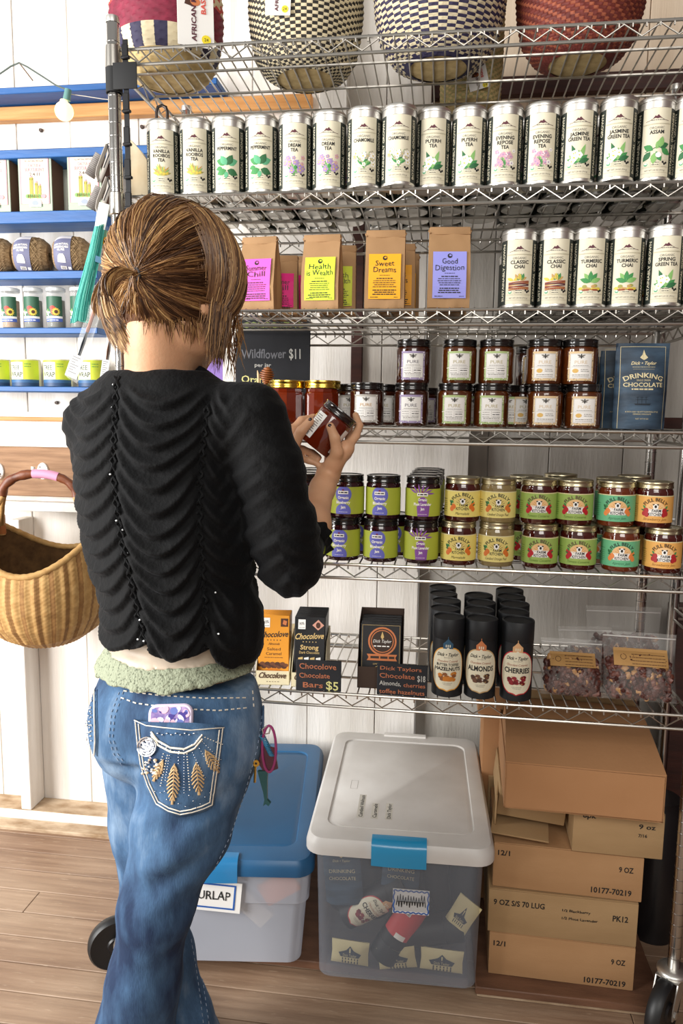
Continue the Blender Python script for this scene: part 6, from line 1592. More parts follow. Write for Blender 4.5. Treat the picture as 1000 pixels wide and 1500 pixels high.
# legs and feet
HIP_R, KN_R, AN_R = ATN(296, 1085, -.355), ATN(230, 1325, -.400), ATN(186, 1635, -.385)
HIP_L, KN_L, AN_L = ATN(213, 1085, -.285), ATN(222, 1325, -.265), ATN(262, 1600, -.255)
AN_R[2] = .085; AN_L[2] = .085
FTR, FTL = V3(math.sin(.35), math.cos(.35), 0), V3(math.sin(-.6), math.cos(-.6), 0)
body.chain([HIP_R, KN_R, AN_R], [.075, .048, .034], .04); body.chain([HIP_L, KN_L, AN_L], [.068, .046, .034], .04)
for an, ft in ((AN_R, FTR), (AN_L, FTL)):
    body.cone(an-UP*.045-ft*.02, an-UP*.06+ft*.10, .028, .024, .02); body.cone(an-UP*.06+ft*.10, an-UP*.068+ft*.16, .024, .016, .02)
lo, hi = body.box(); Vt, Q = nets(body, lo-.02, hi+.02, .0030)
Vt = relax(Vt, Q, 1, .35)
SKIN = mat('skin', 'dbab86', .50, var='d29d78', vscale=30, vamt=.8, bump=.10, bscale=220)
nt = SKIN.node_tree; nt.nodes['Principled BSDF'].inputs['Subsurface Weight'].default_value = .06; nt.nodes['Principled BSDF'].inputs['Subsurface Radius'].default_value = (.01, .004, .002)
person = thing('person', 'person seen from behind in black ruched blouse and embroidered jeans, holding a honey jar', 'person', (PEL[0], PEL[1], 0))
PO = npv(person.location)
link('body', npmesh('body', Vt-PO, Q, SKIN), person)
BODYBVH = BVHTree.FromPolygons((Vt).tolist(), Q.tolist())
# finger nails with dark polish
NAIL = mat('dark_nail_polish', '2a1216', .2, coat=.6)
def nail(tip, prev, out):
    d = npv(tip)-npv(prev); d /= np.linalg.norm(d); o = npv(out)-d*(npv(out)@d); o /= np.linalg.norm(o); s = np.cross(d, o)
    b = MB(); c = npv(tip)+d*.001+o*.0068; n = 12; vs = []
    for j, (f, hgt) in enumerate(((1.0, -.0012), (.75, .0004), (0, .0012))):
        for i in range(n):
            a = 2*PI*i/n; vs.append(tuple(c+d*(.0055*f*math.cos(a))+s*(.0044*f*math.sin(a))+o*hgt-o*(.0010*(f*math.sin(a))**2)-PO))
    b.add(vs, [(j*n+i, j*n+(i+1) % n, (j+1)*n+(i+1) % n, (j+1)*n+i) for j in range(2) for i in range(n)]+[tuple(2*n+i for i in range(n))], NAIL); b.build('fingernail', person)
nail(tR[3], tR[2], JV+JP*.0); nail(tL[3], tL[2], JV-JP*.4)
nail(fR[0][3], fR[0][2], JP*.5-JV+JA*.2); nail(fL[0][3], fL[0][2], -JV-JP*.3)
# the jar she holds
t = thing('honey_jar', 'amber honey jar with dark lid held in the person\'s hands', 'jar', JC)
t.rotation_euler = Matrix([[JP[i], -JV[i], JA[i]] for i in range(3)]).to_euler()
HG = MB(); HG.lathe([(r, z-.0434) for r, z in jar_prof(PR, PH-.004, .9)], 36, mat('held_honey_glass', '6a1f0a', .05, coat=1.0, trans=.2)); HG.build('glass', t)
HG = MB(); HG.lathe([(r, z-.0434) for r, z in lid_prof(PR*1.0, PH-.0145, .0145)], 36, mat('dark_brown_lid', '1e1210', .2, coat=.8)); HG.build('lid', t)
b = MB(); pl = cylmap(PR+.0003, -.0434); u0, u1 = -.036, -.013
b.rect(u0, u1, .010, .062, .0002, WHITE, pl, 8); 
for k in range(9): b.rect(u0+.003, u1-.003-(k % 3)*.002, .022+k*.0042, .0233+k*.0042, .0006, GREYINK, pl)
b.rect(u0+.002, u1-.002, .0212, .0216, .0006, INK, pl)
for k in range(9): b.rect(u0+.004+k*.0012, u0+.0046+k*.0012, .012, .019, .0006, INK, pl)
b.rect(.034, .050, .010, .062, .0002, WHITE, pl, 6); b.build('label', t)
# ---- clothes
def cloth_part(name, f, lo, hi, h, m, parent, disp=None, cut=None, rel=1, offs=PO):
    g = f if cut is None else (lambda P: np.maximum(f(P), cut(P)))
    Vt, Q = nets(g, lo, hi, h); Vt = relax(Vt, Q, rel, .4)
    if disp is not None: Vt = Vt+vnormals(Vt, Q)*disp(Vt)[:, None]
    return link(name, npmesh(name, Vt-offs, Q, m), parent), Vt, Q
def sheen(m, w, tint=(1, 1, 1, 1)):
    b = m.node_tree.nodes['Principled BSDF']; b.inputs['Sheen Weight'].default_value = w; b.inputs['Sheen Roughness'].default_value = .4; b.inputs['Sheen Tint'].default_value = tint; return m
BLOUSE = sheen(mat('black_crinkled_fabric', '090a0c', .80, var='060607', vscale=30, bump=.35, bscale=160, spec=.2), .05, (.8, .85, .95, 1))
# blouse
bl = Sdf()
bl.ell(CHE+UP*.0-RT*.0, (.146, .112, .175), TR, .06).ell(WAI-UP*.01+RT*.006, (.122, .110, .170), TR, .08).ell(CHE*.5+WAI*.5, (.134, .110, .14), TR, .06)
bl.cone(SHO-RT*.104-UP*.010, SHO+RT*.112-UP*.012, .052, .052, .05); bl.cone(NEK-UP*.040-RT*.026, NEK-UP*.040+RT*.034, .054, .054, .05)
bl.ell(WAI-UP*.055+FW*-.020+RT*.010, (.124, .104, .10), TR, .05).ell(ATN(340, 925, -.365), (.048, .05, .07), TR, .04)
slv_r = [SH_R-RT*.006-UP*.001, ATN(398, 690, -.370), ATN(416, 775, -.360), ATN(426, 828, -.345)]
bl.chain(slv_r, [.054, .048, .050, .048], .03)
cuff = EL_R*.60+WR_R*.40
bl.cone(ATN(426, 828, -.345), EL_R*.72+WR_R*.28+CR*.0, .047, .042, .02)
slv_l = [SH_L-UP*.008, SH_L*.5+EL_L*.5-UP*.004, EL_L]
bl.chain(slv_l, [.050, .050, .047], .03); bl.cone(EL_L, EL_L*.6+WR_L*.4, .052, .044, .02)
def lat(P):
    zc = np.array([PEL[2], WAI[2], CHE[2], SHO[2]]); xs = np.array([(q-CHE)@RT for q in (PEL, WAI, CHE, SHO)])
    return (P-CHE)@RT-np.interp(P[:, 2], zc, xs)
_v, _q = nets(bl, bl.box()[0]-.03, bl.box()[1]+.03, .008); _b = BVHTree.FromPolygons(_v.tolist(), _q.tolist())
SEAMPX = ([(172, 552), (168, 620), (166, 690), (171, 740), (180, 800), (192, 850), (203, 905), (212, 942)], [(305, 588), (298, 640), (292, 700), (292, 766), (296, 840), (302, 930)])
def _seam(pts):
    zs, us = [], []
    for x, y in pts:
        d = Vector(AX.T @ np.array([(x-500)/F_PX, (y-750)/F_PX, 1.0])).normalized(); r = _b.ray_cast(Vector(CAM), d)
        if r[0] is not None: zs.append(r[0].z); us.append(lat(np.array([r[0]]))[0])
    o = np.argsort(zs); zs, us = np.array(zs)[o], np.array(us)[o]; return lambda z: np.interp(z, zs, us)
SEAM_A, SEAM_B = _seam(SEAMPX[0]), _seam(SEAMPX[1])
def panel(u, z):
    """fraction across its panel, and panel number"""
    a, b = SEAM_A(z), SEAM_B(z); e0, e1 = a-.150, b+.085
    i = np.where(u < a, 0, np.where(u < b, 1, 2)); lo_ = np.choose(i, [e0, a, b]); hi_ = np.choose(i, [a, b, e1])
    return np.clip((u-lo_)/(hi_-lo_), 0, 1), i
def hem(P):
    u = lat(P); t, i = panel(u, P[:, 2]); base = WAI[2]-.026
    return base-np.choose(i, [.022, .026, .040])*np.sin(PI*t)**.8-.006*sm(u, .05, .16)+.010*sm(-u, .10, .17)
AXR = (slv_r[3]-slv_r[1]); AXR /= np.linalg.norm(AXR); FAX = (WR_R-EL_R)/np.linalg.norm(WR_R-EL_R); FAL = (WR_L-EL_L)/np.linalg.norm(WR_L-EL_L)
def armfrac(P):
    return (P-EL_R)@FAX
def cut_blouse(P):
    d1 = hem(P)-P[:, 2]
    ba_ = WR_R-EL_R; hh_ = np.clip((P-EL_R)@ba_/(ba_@ba_), 0, 1); nr_ = np.linalg.norm(P-EL_R-hh_[:, None]*ba_, axis=1) < .085
    d2 = np.where(nr_ & (lat(P) > .10), (P-EL_R)@FAX-.062+.006*np.sin(np.arctan2((P-EL_R)@JV, (P-EL_R)@np.cross(FAX, JV))*7), -1)
    nl_ = np.linalg.norm(P-(EL_L*.6+WR_L*.4), axis=1) < .15
    d3 = np.where(nl_ & ((P-CHE)@FW > .09), (P-EL_L)@FAL-.11, -1)
    q = P-(NEK+UP*.010); dn = np.sqrt((q@RT)**2+((q@FW)*1.1)**2+1e-9); d4 = np.where(dn < .12, P[:, 2]-(NEK[2]+.004+.01*((q@FW) > .02)), -1)
    onarm = (lat(P) > .125)
    d1 = np.where(onarm & (P[:, 2] > WAI[2]+.0), -1, d1)
    return np.maximum(np.maximum(d1, d2), np.maximum(d3, d4))
def fold(ph):
    f = ph-np.floor(ph); return np.where(f < .70, (f/.70)**1.4, ((1-f)/.30)**.8)
def ruche(P):
    u = lat(P); z = P[:, 2]; t, i = panel(u, z)
    sag = np.choose(i, [.046, .056, .050])*4*t*(1-t)
    jit = .006*wob(P, 22, 3)+.004*wob(P, 55, 4)
    ph = (1.6-z-sag+jit+np.choose(i, [.006, 0, .012]))/np.choose(i, [.030, .0320, .0310])
    amp = np.choose(i, [.0110, .0125, .0110])*(np.where((i == 0) & (t < .5), .12, .35)+.65*np.sin(PI*np.clip(t, .02, .98))**.6)
    d = fold(ph)*amp-.003
    ds = np.minimum(np.abs(u-SEAM_A(z)), np.abs(u-SEAM_B(z))); d -= .0045*np.exp(-(ds/.007)**2)
    # sleeve: folds run round the arm
    ta = np.clip((P-slv_r[0])@AXR, -.05, .26); onarm = sm(u, .128, .150)
    rr_ = P-slv_r[0]; side = rr_@CR-(slv_r[2]-slv_r[0])@CR*(ta/.2)
    pa = (ta-.75*np.abs(side)+.014*wob(P, 26, 8)+.10)/.034; da = fold(-pa)*.0065*(.6+.5*wob(P, 18, 14))-.003
    d = d*(1-onarm)+da*onarm
    top = sm(z, NEK[2]-.045, NEK[2]-.018); d = d*(1-top)+top*.001
    return d*np.where((P-CHE)@FW > .06, .5, 1)+.0008*wob(P, 180, 9)
lo, hi = bl.box()
blo, VB, QB = cloth_part('blouse', bl, np.maximum(lo, [-1, -1, WAI[2]-.12])-.02, np.minimum(hi, [9, 9, NEK[2]+.03])+.02, .0036, BLOUSE, person, ruche, cut_blouse, 1)
BLB = BVHTree.FromPolygons(VB.tolist(), QB.tolist())
def hit(bvh, px, py, off=.0):
    d = Vector(AX.T @ np.array([(px-500)/F_PX, (py-750)/F_PX, 1.0])).normalized(); r = bvh.ray_cast(Vector(CAM), d)
    if r[0] is None: return None
    n = r[1] if r[1].dot(d) < 0 else -r[1]
    return r[0]+n*off
def hits(bvh, pts, off, step=5):
    out = []
    for (a, b), (c, d) in zip(pts[:-1], pts[1:]):
        n = max(1, int(math.hypot(c-a, d-b)/step))
        for i in range(n):
            q = hit(bvh, a+(c-a)*i/n, b+(d-b)*i/n, off)
            if q is not None: out.append(q)
    q = hit(bvh, *pts[-1], off)
    if q is not None: out.append(q)
    return out
POV = Vector(PO)
# braided seams and the beads sewn along them
for pts in SEAMPX:
    P_ = hits(BLB, pts, .0008, 3); b = MB(); n = len(P_)
    for s in (-1, 1):
        b.tube([P_[i]-POV+Vector((s*.0022*math.cos(i*1.25)+s*.0024, -.0008+.0012*math.sin(i*1.25), 0)) for i in range(n)], [.0021+.0006*math.sin(i*2.1) for i in range(n)], 6, BLOUSE)
    b.build('seam_braid', blo)
BEAD = mat('clear_bead', 'e8ecee', .15, coat=1.0)
for px, py in ((161, 694), (170, 762), (181, 776), (186, 810), (206, 907), (202, 936), (212, 938), (319, 929), (167, 564), (165, 598), (316, 867)):
    q = hit(BLB, px, py, .002)
    if q is not None:
        b = MB(); b.lathe([(0, -.0016), (.0014, -.001), (.0018, 0), (.0014, .001), (0, .0016)], 8, BEAD, X=T(*(q-POV))); b.build('bead', blo)
# ruffled sleeve edge
def ruffle(cen, ax, r, name):
    ax = ax/np.linalg.norm(ax); s1 = np.cross(ax, CV); s1 /= np.linalg.norm(s1); s2 = np.cross(ax, s1); vs = []; n = 120; rows = 5
    for j in range(rows):
        f = j/(rows-1)
        for i in range(n):
            a = 2*PI*i/n; k = r*(1+.16*f)+f*.0028*math.sin(a*17)+f*.003*math.sin(a*7+1); vs.append(cen+s1*(k*math.cos(a))+s2*(k*math.sin(a))+ax*(f*.020+.0015*f*math.sin(a*11))-PO)
    b = MB(); b.add([tuple(v) for v in vs], [(j*n+i, j*n+(i+1) % n, (j+1)*n+(i+1) % n, (j+1)*n+i) for j in range(rows-1) for i in range(n)], BLOUSE); b.build(name, blo, 60)
ruffle(EL_R+FAX*.044, FAX, .0455, 'sleeve_ruffle')
# ---- jeans
je = Sdf()
BK = -FW
je.ell(PEL+UP*.010, (.154, .110, .135), TR, .05)
je.ell(PEL+RT*.070+BK*.034-UP*.030, (.078, .080, .088), TR, .035); je.ell(PEL-RT*.066+BK*.034-UP*.026, (.074, .078, .086), TR, .035)
je.chain([HIP_R-UP*.01, HIP_R*.5+KN_R*.5+CR*.006, KN_R, KN_R*.6+AN_R*.4, AN_R*.9+KN_R*.1], [.098, .078, .0595, .0585, .078], .03)
je.cone(AN_R*.9+KN_R*.1, AN_R-UP*.05, .078, .095, .02)
LG = Sdf().chain([HIP_L-UP*.0, HIP_L*.5+KN_L*.5, KN_L, KN_L*.6+AN_L*.4, AN_L*.9+KN_L*.1], [.082, .064, .0545, .054, .068], .03); LG.cone(AN_L*.9+KN_L*.1, AN_L-UP*.05, .068, .090, .02)
je.sub(LG, .016)
def cut_jeans(P): 
    top = PEL[2]+.078-.010*sm((P-PEL)@FW, .02, .1)-.010*sm((P-PEL)@RT, .05, .14)
    return np.maximum(P[:, 2]-top, .018-P[:, 2])
def wrinkle(P):
    d = .0024*wob(P, 30, 21)+.0010*wob(P*V3(1, 1, 1.6), 85, 22)
    def band(c, dirn, nrm_, L, W, fr, A, ph=0):
        q = P-c; dirn = dirn/np.linalg.norm(dirn); nrm_ = nrm_/np.linalg.norm(nrm_)
        return A*np.sin((q@nrm_)*fr+ph+8*(q@dirn)**2)*np.exp(-((q@dirn)/L)**2-((q@nrm_)/W)**2)
    d += band(ATN(262, 1270, -.47), CR*.8+CU*.55, CU-CR*.6, .09, .07, 95, .0048)
    d += 0*band(ATN(225, 1330, -.47), CR*.9+CU*.3, CU, .08, .06, 120, .0036, 1)
    d += band(ATN(290, 1215, -.47), CR*.85+CU*.5, CU-CR*.5, .08, .04, 110, .0036, 2)
    d += 0*band(ATN(215, 1420, -.47), CR, CU+CR*.2, .09, .07, 100, .0026, 1.5)
    d += band(ATN(195, 1240, -.36), CR*.3+CU, CR, .07, .05, 130, .0022, 1.5)
    d += band(ATN(200, 1125, -.44), CR*.9-CU*.5, CU, .05, .018, 160, .0045, 0)
    return d
def denim():
    m = bpy.data.materials.new('denim'); m.use_nodes = True; nt = m.node_tree; b = nt.nodes['Principled BSDF']; tc = nt.nodes.new('ShaderNodeTexCoord')
    def noise(sc, st, det):
        mp = nt.nodes.new('ShaderNodeMapping'); mp.inputs['Scale'].default_value = st; n = nt.nodes.new('ShaderNodeTexNoise'); n.inputs['Scale'].default_value = sc; n.inputs['Detail'].default_value = det
        nt.links.new(tc.outputs['Object'], mp.inputs[0]); nt.links.new(mp.outputs[0], n.inputs['Vector']); return n
    n1 = noise(5.5, (1, 1, .55), 4); n2 = noise(420, (1, 1, .25), 2); n3 = noise(40, (1, 1, .35), 5)
    r = nt.nodes.new('ShaderNodeValToRGB'); e = r.color_ramp.elements; e[0].position = .36; e[0].color = srgb('22324e'); e[1].position = .70; e[1].color = srgb('93aac2'); k = e.new(.52); k.color = srgb('486789')
    a = nt.nodes.new('ShaderNodeMath'); a.operation = 'MULTIPLY_ADD'; a.inputs[1].default_value = .30; nt.links.new(n3.outputs['Fac'], a.inputs[0])
    a2 = nt.nodes.new('ShaderNodeMath'); a2.operation = 'MULTIPLY_ADD'; a2.inputs[1].default_value = .75; a2.inputs[2].default_value = .125-.15; nt.links.new(n1.outputs['Fac'], a2.inputs[0]); nt.links.new(a2.outputs[0], a.inputs[2]); nt.links.new(a.outputs[0], r.inputs[0])
    mx = nt.nodes.new('ShaderNodeMixRGB'); mx.blend_type = 'OVERLAY'; mx.inputs[0].default_value = .2; nt.links.new(r.outputs[0], mx.inputs[1]); nt.links.new(n2.outputs['Fac'], mx.inputs[2]); nt.links.new(mx.outputs[0], b.inputs['Base Color'])
    b.inputs['Roughness'].default_value = .85; b.inputs['Specular IOR Level'].default_value = .25
    bp = nt.nodes.new('ShaderNodeBump'); bp.inputs['Strength'].default_value = .25; bp.inputs['Distance'].default_value = .002; nt.links.new(n2.outputs['Fac'], bp.inputs['Height']); nt.links.new(bp.outputs[0], b.inputs['Normal'])
    return m
DEN = denim()
lo, hi = je.box(); lo = lo.copy(); lo[2] = -.01
jeo, VJ, QJ = cloth_part('jeans', je, lo-.02, np.minimum(hi+.02, [9, 9, PEL[2]+.10]), .0040, DEN, person, wrinkle, cut_jeans, 1)
JEB = BVHTree.FromPolygons(VJ.tolist(), QJ.tolist())
THR = mat('cream_thread', 'e8dfcf', .7); GOLDT = mat('gold_thread', 'c9a97c', .55); SILV = mat('silver_stud', 'dfe3ea', .2, 1.0)
def patch(Lp, Rp, nv, nu, off, m, name, parent, bulge=0.0):
    def along(P, t):
        L = [0]
        for a, b in zip(P[:-1], P[1:]): L.append(L[-1]+math.hypot(b[0]-a[0], b[1]-a[1]))
        s = t*L[-1]
        for k in range(len(P)-1):
            if s <= L[k+1]+1e-9: f = (s-L[k])/(L[k+1]-L[k]+1e-9); return (P[k][0]+(P[k+1][0]-P[k][0])*f, P[k][1]+(P[k+1][1]-P[k][1])*f)
        return P[-1]
    top, bot = [], []
    for j in range(nv+1):
        a, c = along(Lp, j/nv), along(Rp, j/nv)
        for i in range(nu+1):
            f = i/nu; x, y = a[0]+(c[0]-a[0])*f, a[1]+(c[1]-a[1])*f; e = 1 if 0 < i < nu and 0 < j < nv else 0
            q = hit(JEB, x, y, (off if e else off*.35)+bulge*max(0, math.sin(PI*min(max(f, 0), 1)))**.5*(1-(j/nv)**3))
            kx = 0
            while q is None and kx < 30: kx += 1.5; q = hit(JEB, x+kx, y, off*.35)
            if q is None: q = at(x+10, y, -.40)
            top.append(q-POV)
    fs = [(j*(nu+1)+i, (j+1)*(nu+1)+i, (j+1)*(nu+1)+i+1, j*(nu+1)+i+1) for j in range(nv) for i in range(nu)]
    b = MB(); b.add(top, fs, m); return b.build(name, parent, 70)
def stitch(pts, name, parent, m=THR, r=.0010, off=.0030, dash=True):
    P_ = hits(JEB, pts, off, 2.2); b = MB(); n = len(P_)
    if n < 3: return
    if dash:
        i = 0
        while i+3 < n: b.tube([P_[i+k]-POV for k in range(3)], r, 5, m); i += 4
    else: b.tube([q-POV for q in P_], r, 6, m)
    return b.build(name, parent, 50)
pk = patch([(196, 1053), (199, 1085), (204, 1121), (214, 1152), (228, 1180), (246, 1190), (264, 1196)], [(328, 1064), (324, 1100), (319, 1140), (313, 1181), (295, 1188), (280, 1192), (265, 1196)], 16, 16, .0034, DEN, 'back_pocket', jeo, .0165)
PKB = BVHTree.FromPolygons([tuple(v.co+POV) for v in pk.data.vertices], [tuple(p.vertices) for p in pk.data.polygons])
def hitp(x, y, off):
    q, q2 = hit(PKB, x, y, off-.0032), hit(JEB, x, y, off)
    return q if q is not None else q2
b = MB()
def emb(pts, r, m, off=.0046):
    P_ = []
    for (a_, c_), (e_, f_) in zip(pts[:-1], pts[1:]):
        n_ = max(1, int(math.hypot(e_-a_, f_-c_)/2.5)); P_ += [hitp(a_+(e_-a_)*i/n_, c_+(f_-c_)*i/n_, off) for i in range(n_+1)]
    P_ = [p for p in P_ if p is not None]; P_ = [p for i, p in enumerate(P_) if i == 0 or (p-P_[i-1]).length > 1e-5]
    if len(P_) > 1: b.tube([q-POV for q in P_], r, 6, m)
def spot(x, y, r, m, off=.0048):
    q = hitp(x, y, off)
    if q is not None: b.lathe([(0, -r*.7), (r*.8, -r*.4), (r, 0), (r*.8, r*.4), (0, r*.7)], 8, m, X=T(*(q-POV)))
edge = [(199, 1057), (202, 1087), (207, 1120), (217, 1150), (230, 1177), (247, 1187), (264, 1192), (281, 1189), (297, 1184), (310, 1178), (315, 1140), (321, 1100), (325, 1067)]
for inset in (0, 4):
    cx, cy = 264, 1115; e2 = [(x+(cx-x)*inset/55, y+(cy-y)*inset/70) for x, y in edge]
    for a, c in zip(e2[:-1], e2[1:]): emb([a, c], .0010, THR)
emb([(198, 1055), (215, 1063), (240, 1066), (280, 1070), (327, 1066)], .0009, THR)
for k, y0 in enumerate((0, 6)): emb([(222, 1072+y0*.6), (232, 1085+y0), (250, 1095+y0), (270, 1097+y0), (285, 1090+y0), (296, 1076+y0)], .0016, THR)
for k in range(12):
    f = k/11; spot(226+68*f, 1078+30*math.sin(PI*f)*.75, .0014, SILV)
for k in range(9): spot(232+k*6.5, 1074+2*(k % 2), .0019, SILV)
def feather(x0, y0, x1, y1, w_, m, n=9):
    emb([(x0, y0), (x1, y1)], .0008, m); L = math.hypot(x1-x0, y1-y0); ux, uy = (x1-x0)/L, (y1-y0)/L; nx, ny = -uy, ux
    for k in range(n):
        f = (k+.5)/n; c = w_*math.sin(PI*min(1, f*.9+.12)); bx, by = x0+ux*L*f, y0+uy*L*f
        for s in (-1, 1): emb([(bx, by), (bx+s*nx*c*.5+ux*3, by+s*ny*c*.5+uy*3), (bx+s*nx*c+ux*8, by+s*ny*c+uy*8)], .0013, m)
feather(256, 1118, 253, 1172, 9, GOLDT, 10); feather(287, 1116, 291, 1158, 9, GOLDT, 8); feather(300, 1098, 316, 1126, 8, GOLDT, 7); feather(240, 1112, 228, 1138, 6, GOLDT, 6)
for k, (x0, y0, x1, y1) in enumerate([(246, 1106, 236, 1150), (249, 1106, 243, 1142), (270, 1104, 270, 1160), (274, 1104, 278, 1156), (282, 1102, 300, 1138), (292, 1096, 312, 1130), (240, 1104, 232, 1128), (262, 1104, 262, 1118), (296, 1086, 322, 1112), (300, 1080, 324, 1090)]):
    n = int(math.hypot(x1-x0, y1-y0)/4)
    for i in range(n+1): spot(x0+(x1-x0)*i/n, y0+(y1-y0)*i/n, .0012, SILV if k % 3 else THR)
r_ = random.Random(4)
for x, y in ((236, 1160), (245, 1170), (262, 1176), (272, 1180), (283, 1172), (293, 1176), (300, 1166), (228, 1158), (277, 1164), (296, 1156), (307, 1160), (242, 1158), (287, 1182)): spot(x, y, .0013, SILV)
# round medallion and the shell like knot under it
for rr_ in (13, 10): emb([(217+rr_*math.cos(a*PI/10), 1093+rr_*1.05*math.sin(a*PI/10)) for a in range(21)], .0015, SILV, .006)
for k in range(60):
    a, q_ = r_.uniform(0, 2*PI), 9*math.sqrt(r_.random()); spot(217+q_*math.cos(a), 1093+q_*math.sin(a), .0026, mat('pearl_grey', 'c9cdd8', .35, coat=.5), .0052)
for k in range(26): spot(220+r_.uniform(-10, 12), 1121+r_.uniform(-11, 12), r_.uniform(.002, .0036), [THR, SILV, mat('peach_stud', 'e8c9a4', .4)][k % 3], .006)
b.build('embroidery', pk, 60)
# left pocket at the edge of the hip
pk2 = patch([(124, 1004), (127, 1040), (131, 1080), (136, 1104)], [(143, 1010), (143, 1045), (144, 1080), (143, 1108)], 10, 5, .0030, DEN, 'back_pocket', jeo)
b = MB()
for a, c in zip([(126, 1008), (141, 1013), (141, 1050), (142, 1085), (141, 1105)][:-1], [(126, 1008), (141, 1013), (141, 1050), (142, 1085), (141, 1105)][1:]): emb([a, c], .0012, THR, .0042)
for k in range(60): spot(r_.uniform(127, 138), r_.uniform(1014, 1092), r_.uniform(.001, .002), [THR, SILV][k % 2], .0042)
b.build('embroidery', pk2, 60)
# waistband, centre seam, side seam, hem seams
for pts, nm in (([(182, 1012), (230, 1018), (300, 1023), (368, 1022)], 'waistband_stitching'), ([(178, 1022), (200, 1030), (260, 1038), (320, 1041), (369, 1036)], 'waistband_stitching'), ([(181, 1013), (168, 1050), (165, 1080), (172, 1103), (186, 1122)], 'seam_stitching'), ([(175, 1014), (163, 1045), (160, 1082), (167, 1105), (182, 1124)], 'seam_stitching'), ([(369, 1012), (371, 1040)], 'waistband_stitching'),
                ([(384, 1040), (376, 1095), (358, 1160), (336, 1225), (312, 1275)], 'seam_stitching'), ([(279, 1376), (285, 1410), (291, 1450), (297, 1498), (301, 1540)], 'seam_stitching'), ([(286, 1370), (292, 1408), (298, 1450), (305, 1498), (309, 1540)], 'seam_stitching')):
    stitch(pts, nm, jeo, THR if 'waist' in nm else mat('faded_thread', '8c9cb2', .7), r=.0011 if 'waist' in nm else .0007, off=.0012)
# belt loop at the right hip
P_ = hits(JEB, [(383, 1035), (383, 1058), (382, 1078)], .003, 4)
if len(P_) > 1: b = MB(); b.tube([q-POV for q in P_], .0045, 8, DEN, flatten=.4); b.build('belt_loop', jeo)
# ---- camisole and its lace
ca = Sdf(); ca.ell(PEL+UP*.016, (.165, .124, .146), TR, .05); ca.ell(WAI+UP*.0, (.117, .096, .12), TR, .05); ca.ell(PEL+BK*.026+UP*.01, (.136, .092, .115), TR, .05)
CAMI = mat('beige_satin', 'c9b8a4', .45, var='b9a892', vscale=16, bump=.15, bscale=40); LACE = mat('sage_lace', 'a4a996', .85, bump=.8, bscale=260)
lnt = LACE.node_tree; lv = lnt.nodes.new('ShaderNodeTexVoronoi'); lv.feature = 'DISTANCE_TO_EDGE'; lv.inputs['Scale'].default_value = 62; lv2 = lnt.nodes.new('ShaderNodeTexVoronoi'); lv2.inputs['Scale'].default_value = 260; ltc = lnt.nodes.new('ShaderNodeTexCoord')
lnt.links.new(ltc.outputs['Object'], lv.inputs['Vector']); lnt.links.new(ltc.outputs['Object'], lv2.inputs['Vector']); lm = lnt.nodes.new('ShaderNodeMath'); lm.operation = 'MULTIPLY_ADD'; lm.inputs[1].default_value = 2.2; lnt.links.new(lv.outputs['Distance'], lm.inputs[0]); lnt.links.new(lv2.outputs['Distance'], lm.inputs[2])
lr = lnt.nodes.new('ShaderNodeValToRGB'); lr.color_ramp.elements[0].position = .25; lr.color_ramp.elements[0].color = srgb('5f6653'); lr.color_ramp.elements[1].position = .62; lr.color_ramp.elements[1].color = srgb('9aa189'); lnt.links.new(lm.outputs[0], lr.inputs[0]); lnt.links.new(lr.outputs[0], lnt.nodes['Principled BSDF'].inputs['Base Color'])
ZL = PEL[2]+.118; ZLB = PEL[2]+.080
ll = lambda P: (P-PEL)@RT
mid_ = lambda P: ZL+.006*sm(-ll(P), .05, .14)-.006*np.exp(-(ll(P)/.06)**2)
def cut_c(P): return np.maximum(P[:, 2]-(WAI[2]+.05), mid_(P)-P[:, 2])
def cut_l(P): return np.maximum(P[:, 2]-mid_(P)-.002, ZLB+.012*sm(np.abs(ll(P)+.02), .06, .15)+.0035*np.abs(np.sin(ll(P)*62))-P[:, 2])
lo, hi = ca.box(); lo = lo.copy(); lo[2] = PEL[2]-.02; hi = np.minimum(hi, [9, 9, WAI[2]+.08])
ca_o, VC, QC = cloth_part('camisole', ca, lo-.02, hi+.02, .0045, CAMI, person, lambda P: .0022*np.sin(P[:, 2]*230+4*wob(P, 12, 2))*(.5+.5*wob(P, 16, 5)), cut_c, 1)
lace, VL, QL = cloth_part('lace_hem', ca, lo-.02, hi+.02, .0034, LACE, ca_o, lambda P: .0015+.0007*wob(P, 260, 31)+.0006*np.sin(lat(P)*330)*np.sin(P[:, 2]*330), cut_l, 0)
# ---- shoes
SHO_M = mat('dark_shoe', '2a2624', .6)
for an, ft in ((AN_R, FTR), (AN_L, FTL)):
    sh = Sdf(); sh.cone(an-UP*.048-ft*.03, an-UP*.058+ft*.10, .036, .032, .02); sh.cone(an-UP*.058+ft*.10, an-UP*.063+ft*.165, .033, .022, .02)
    lo, hi = sh.box(); cloth_part('shoe', sh, lo-.02, hi+.02, .005, SHO_M, person, None, lambda P: .004-P[:, 2], 1)
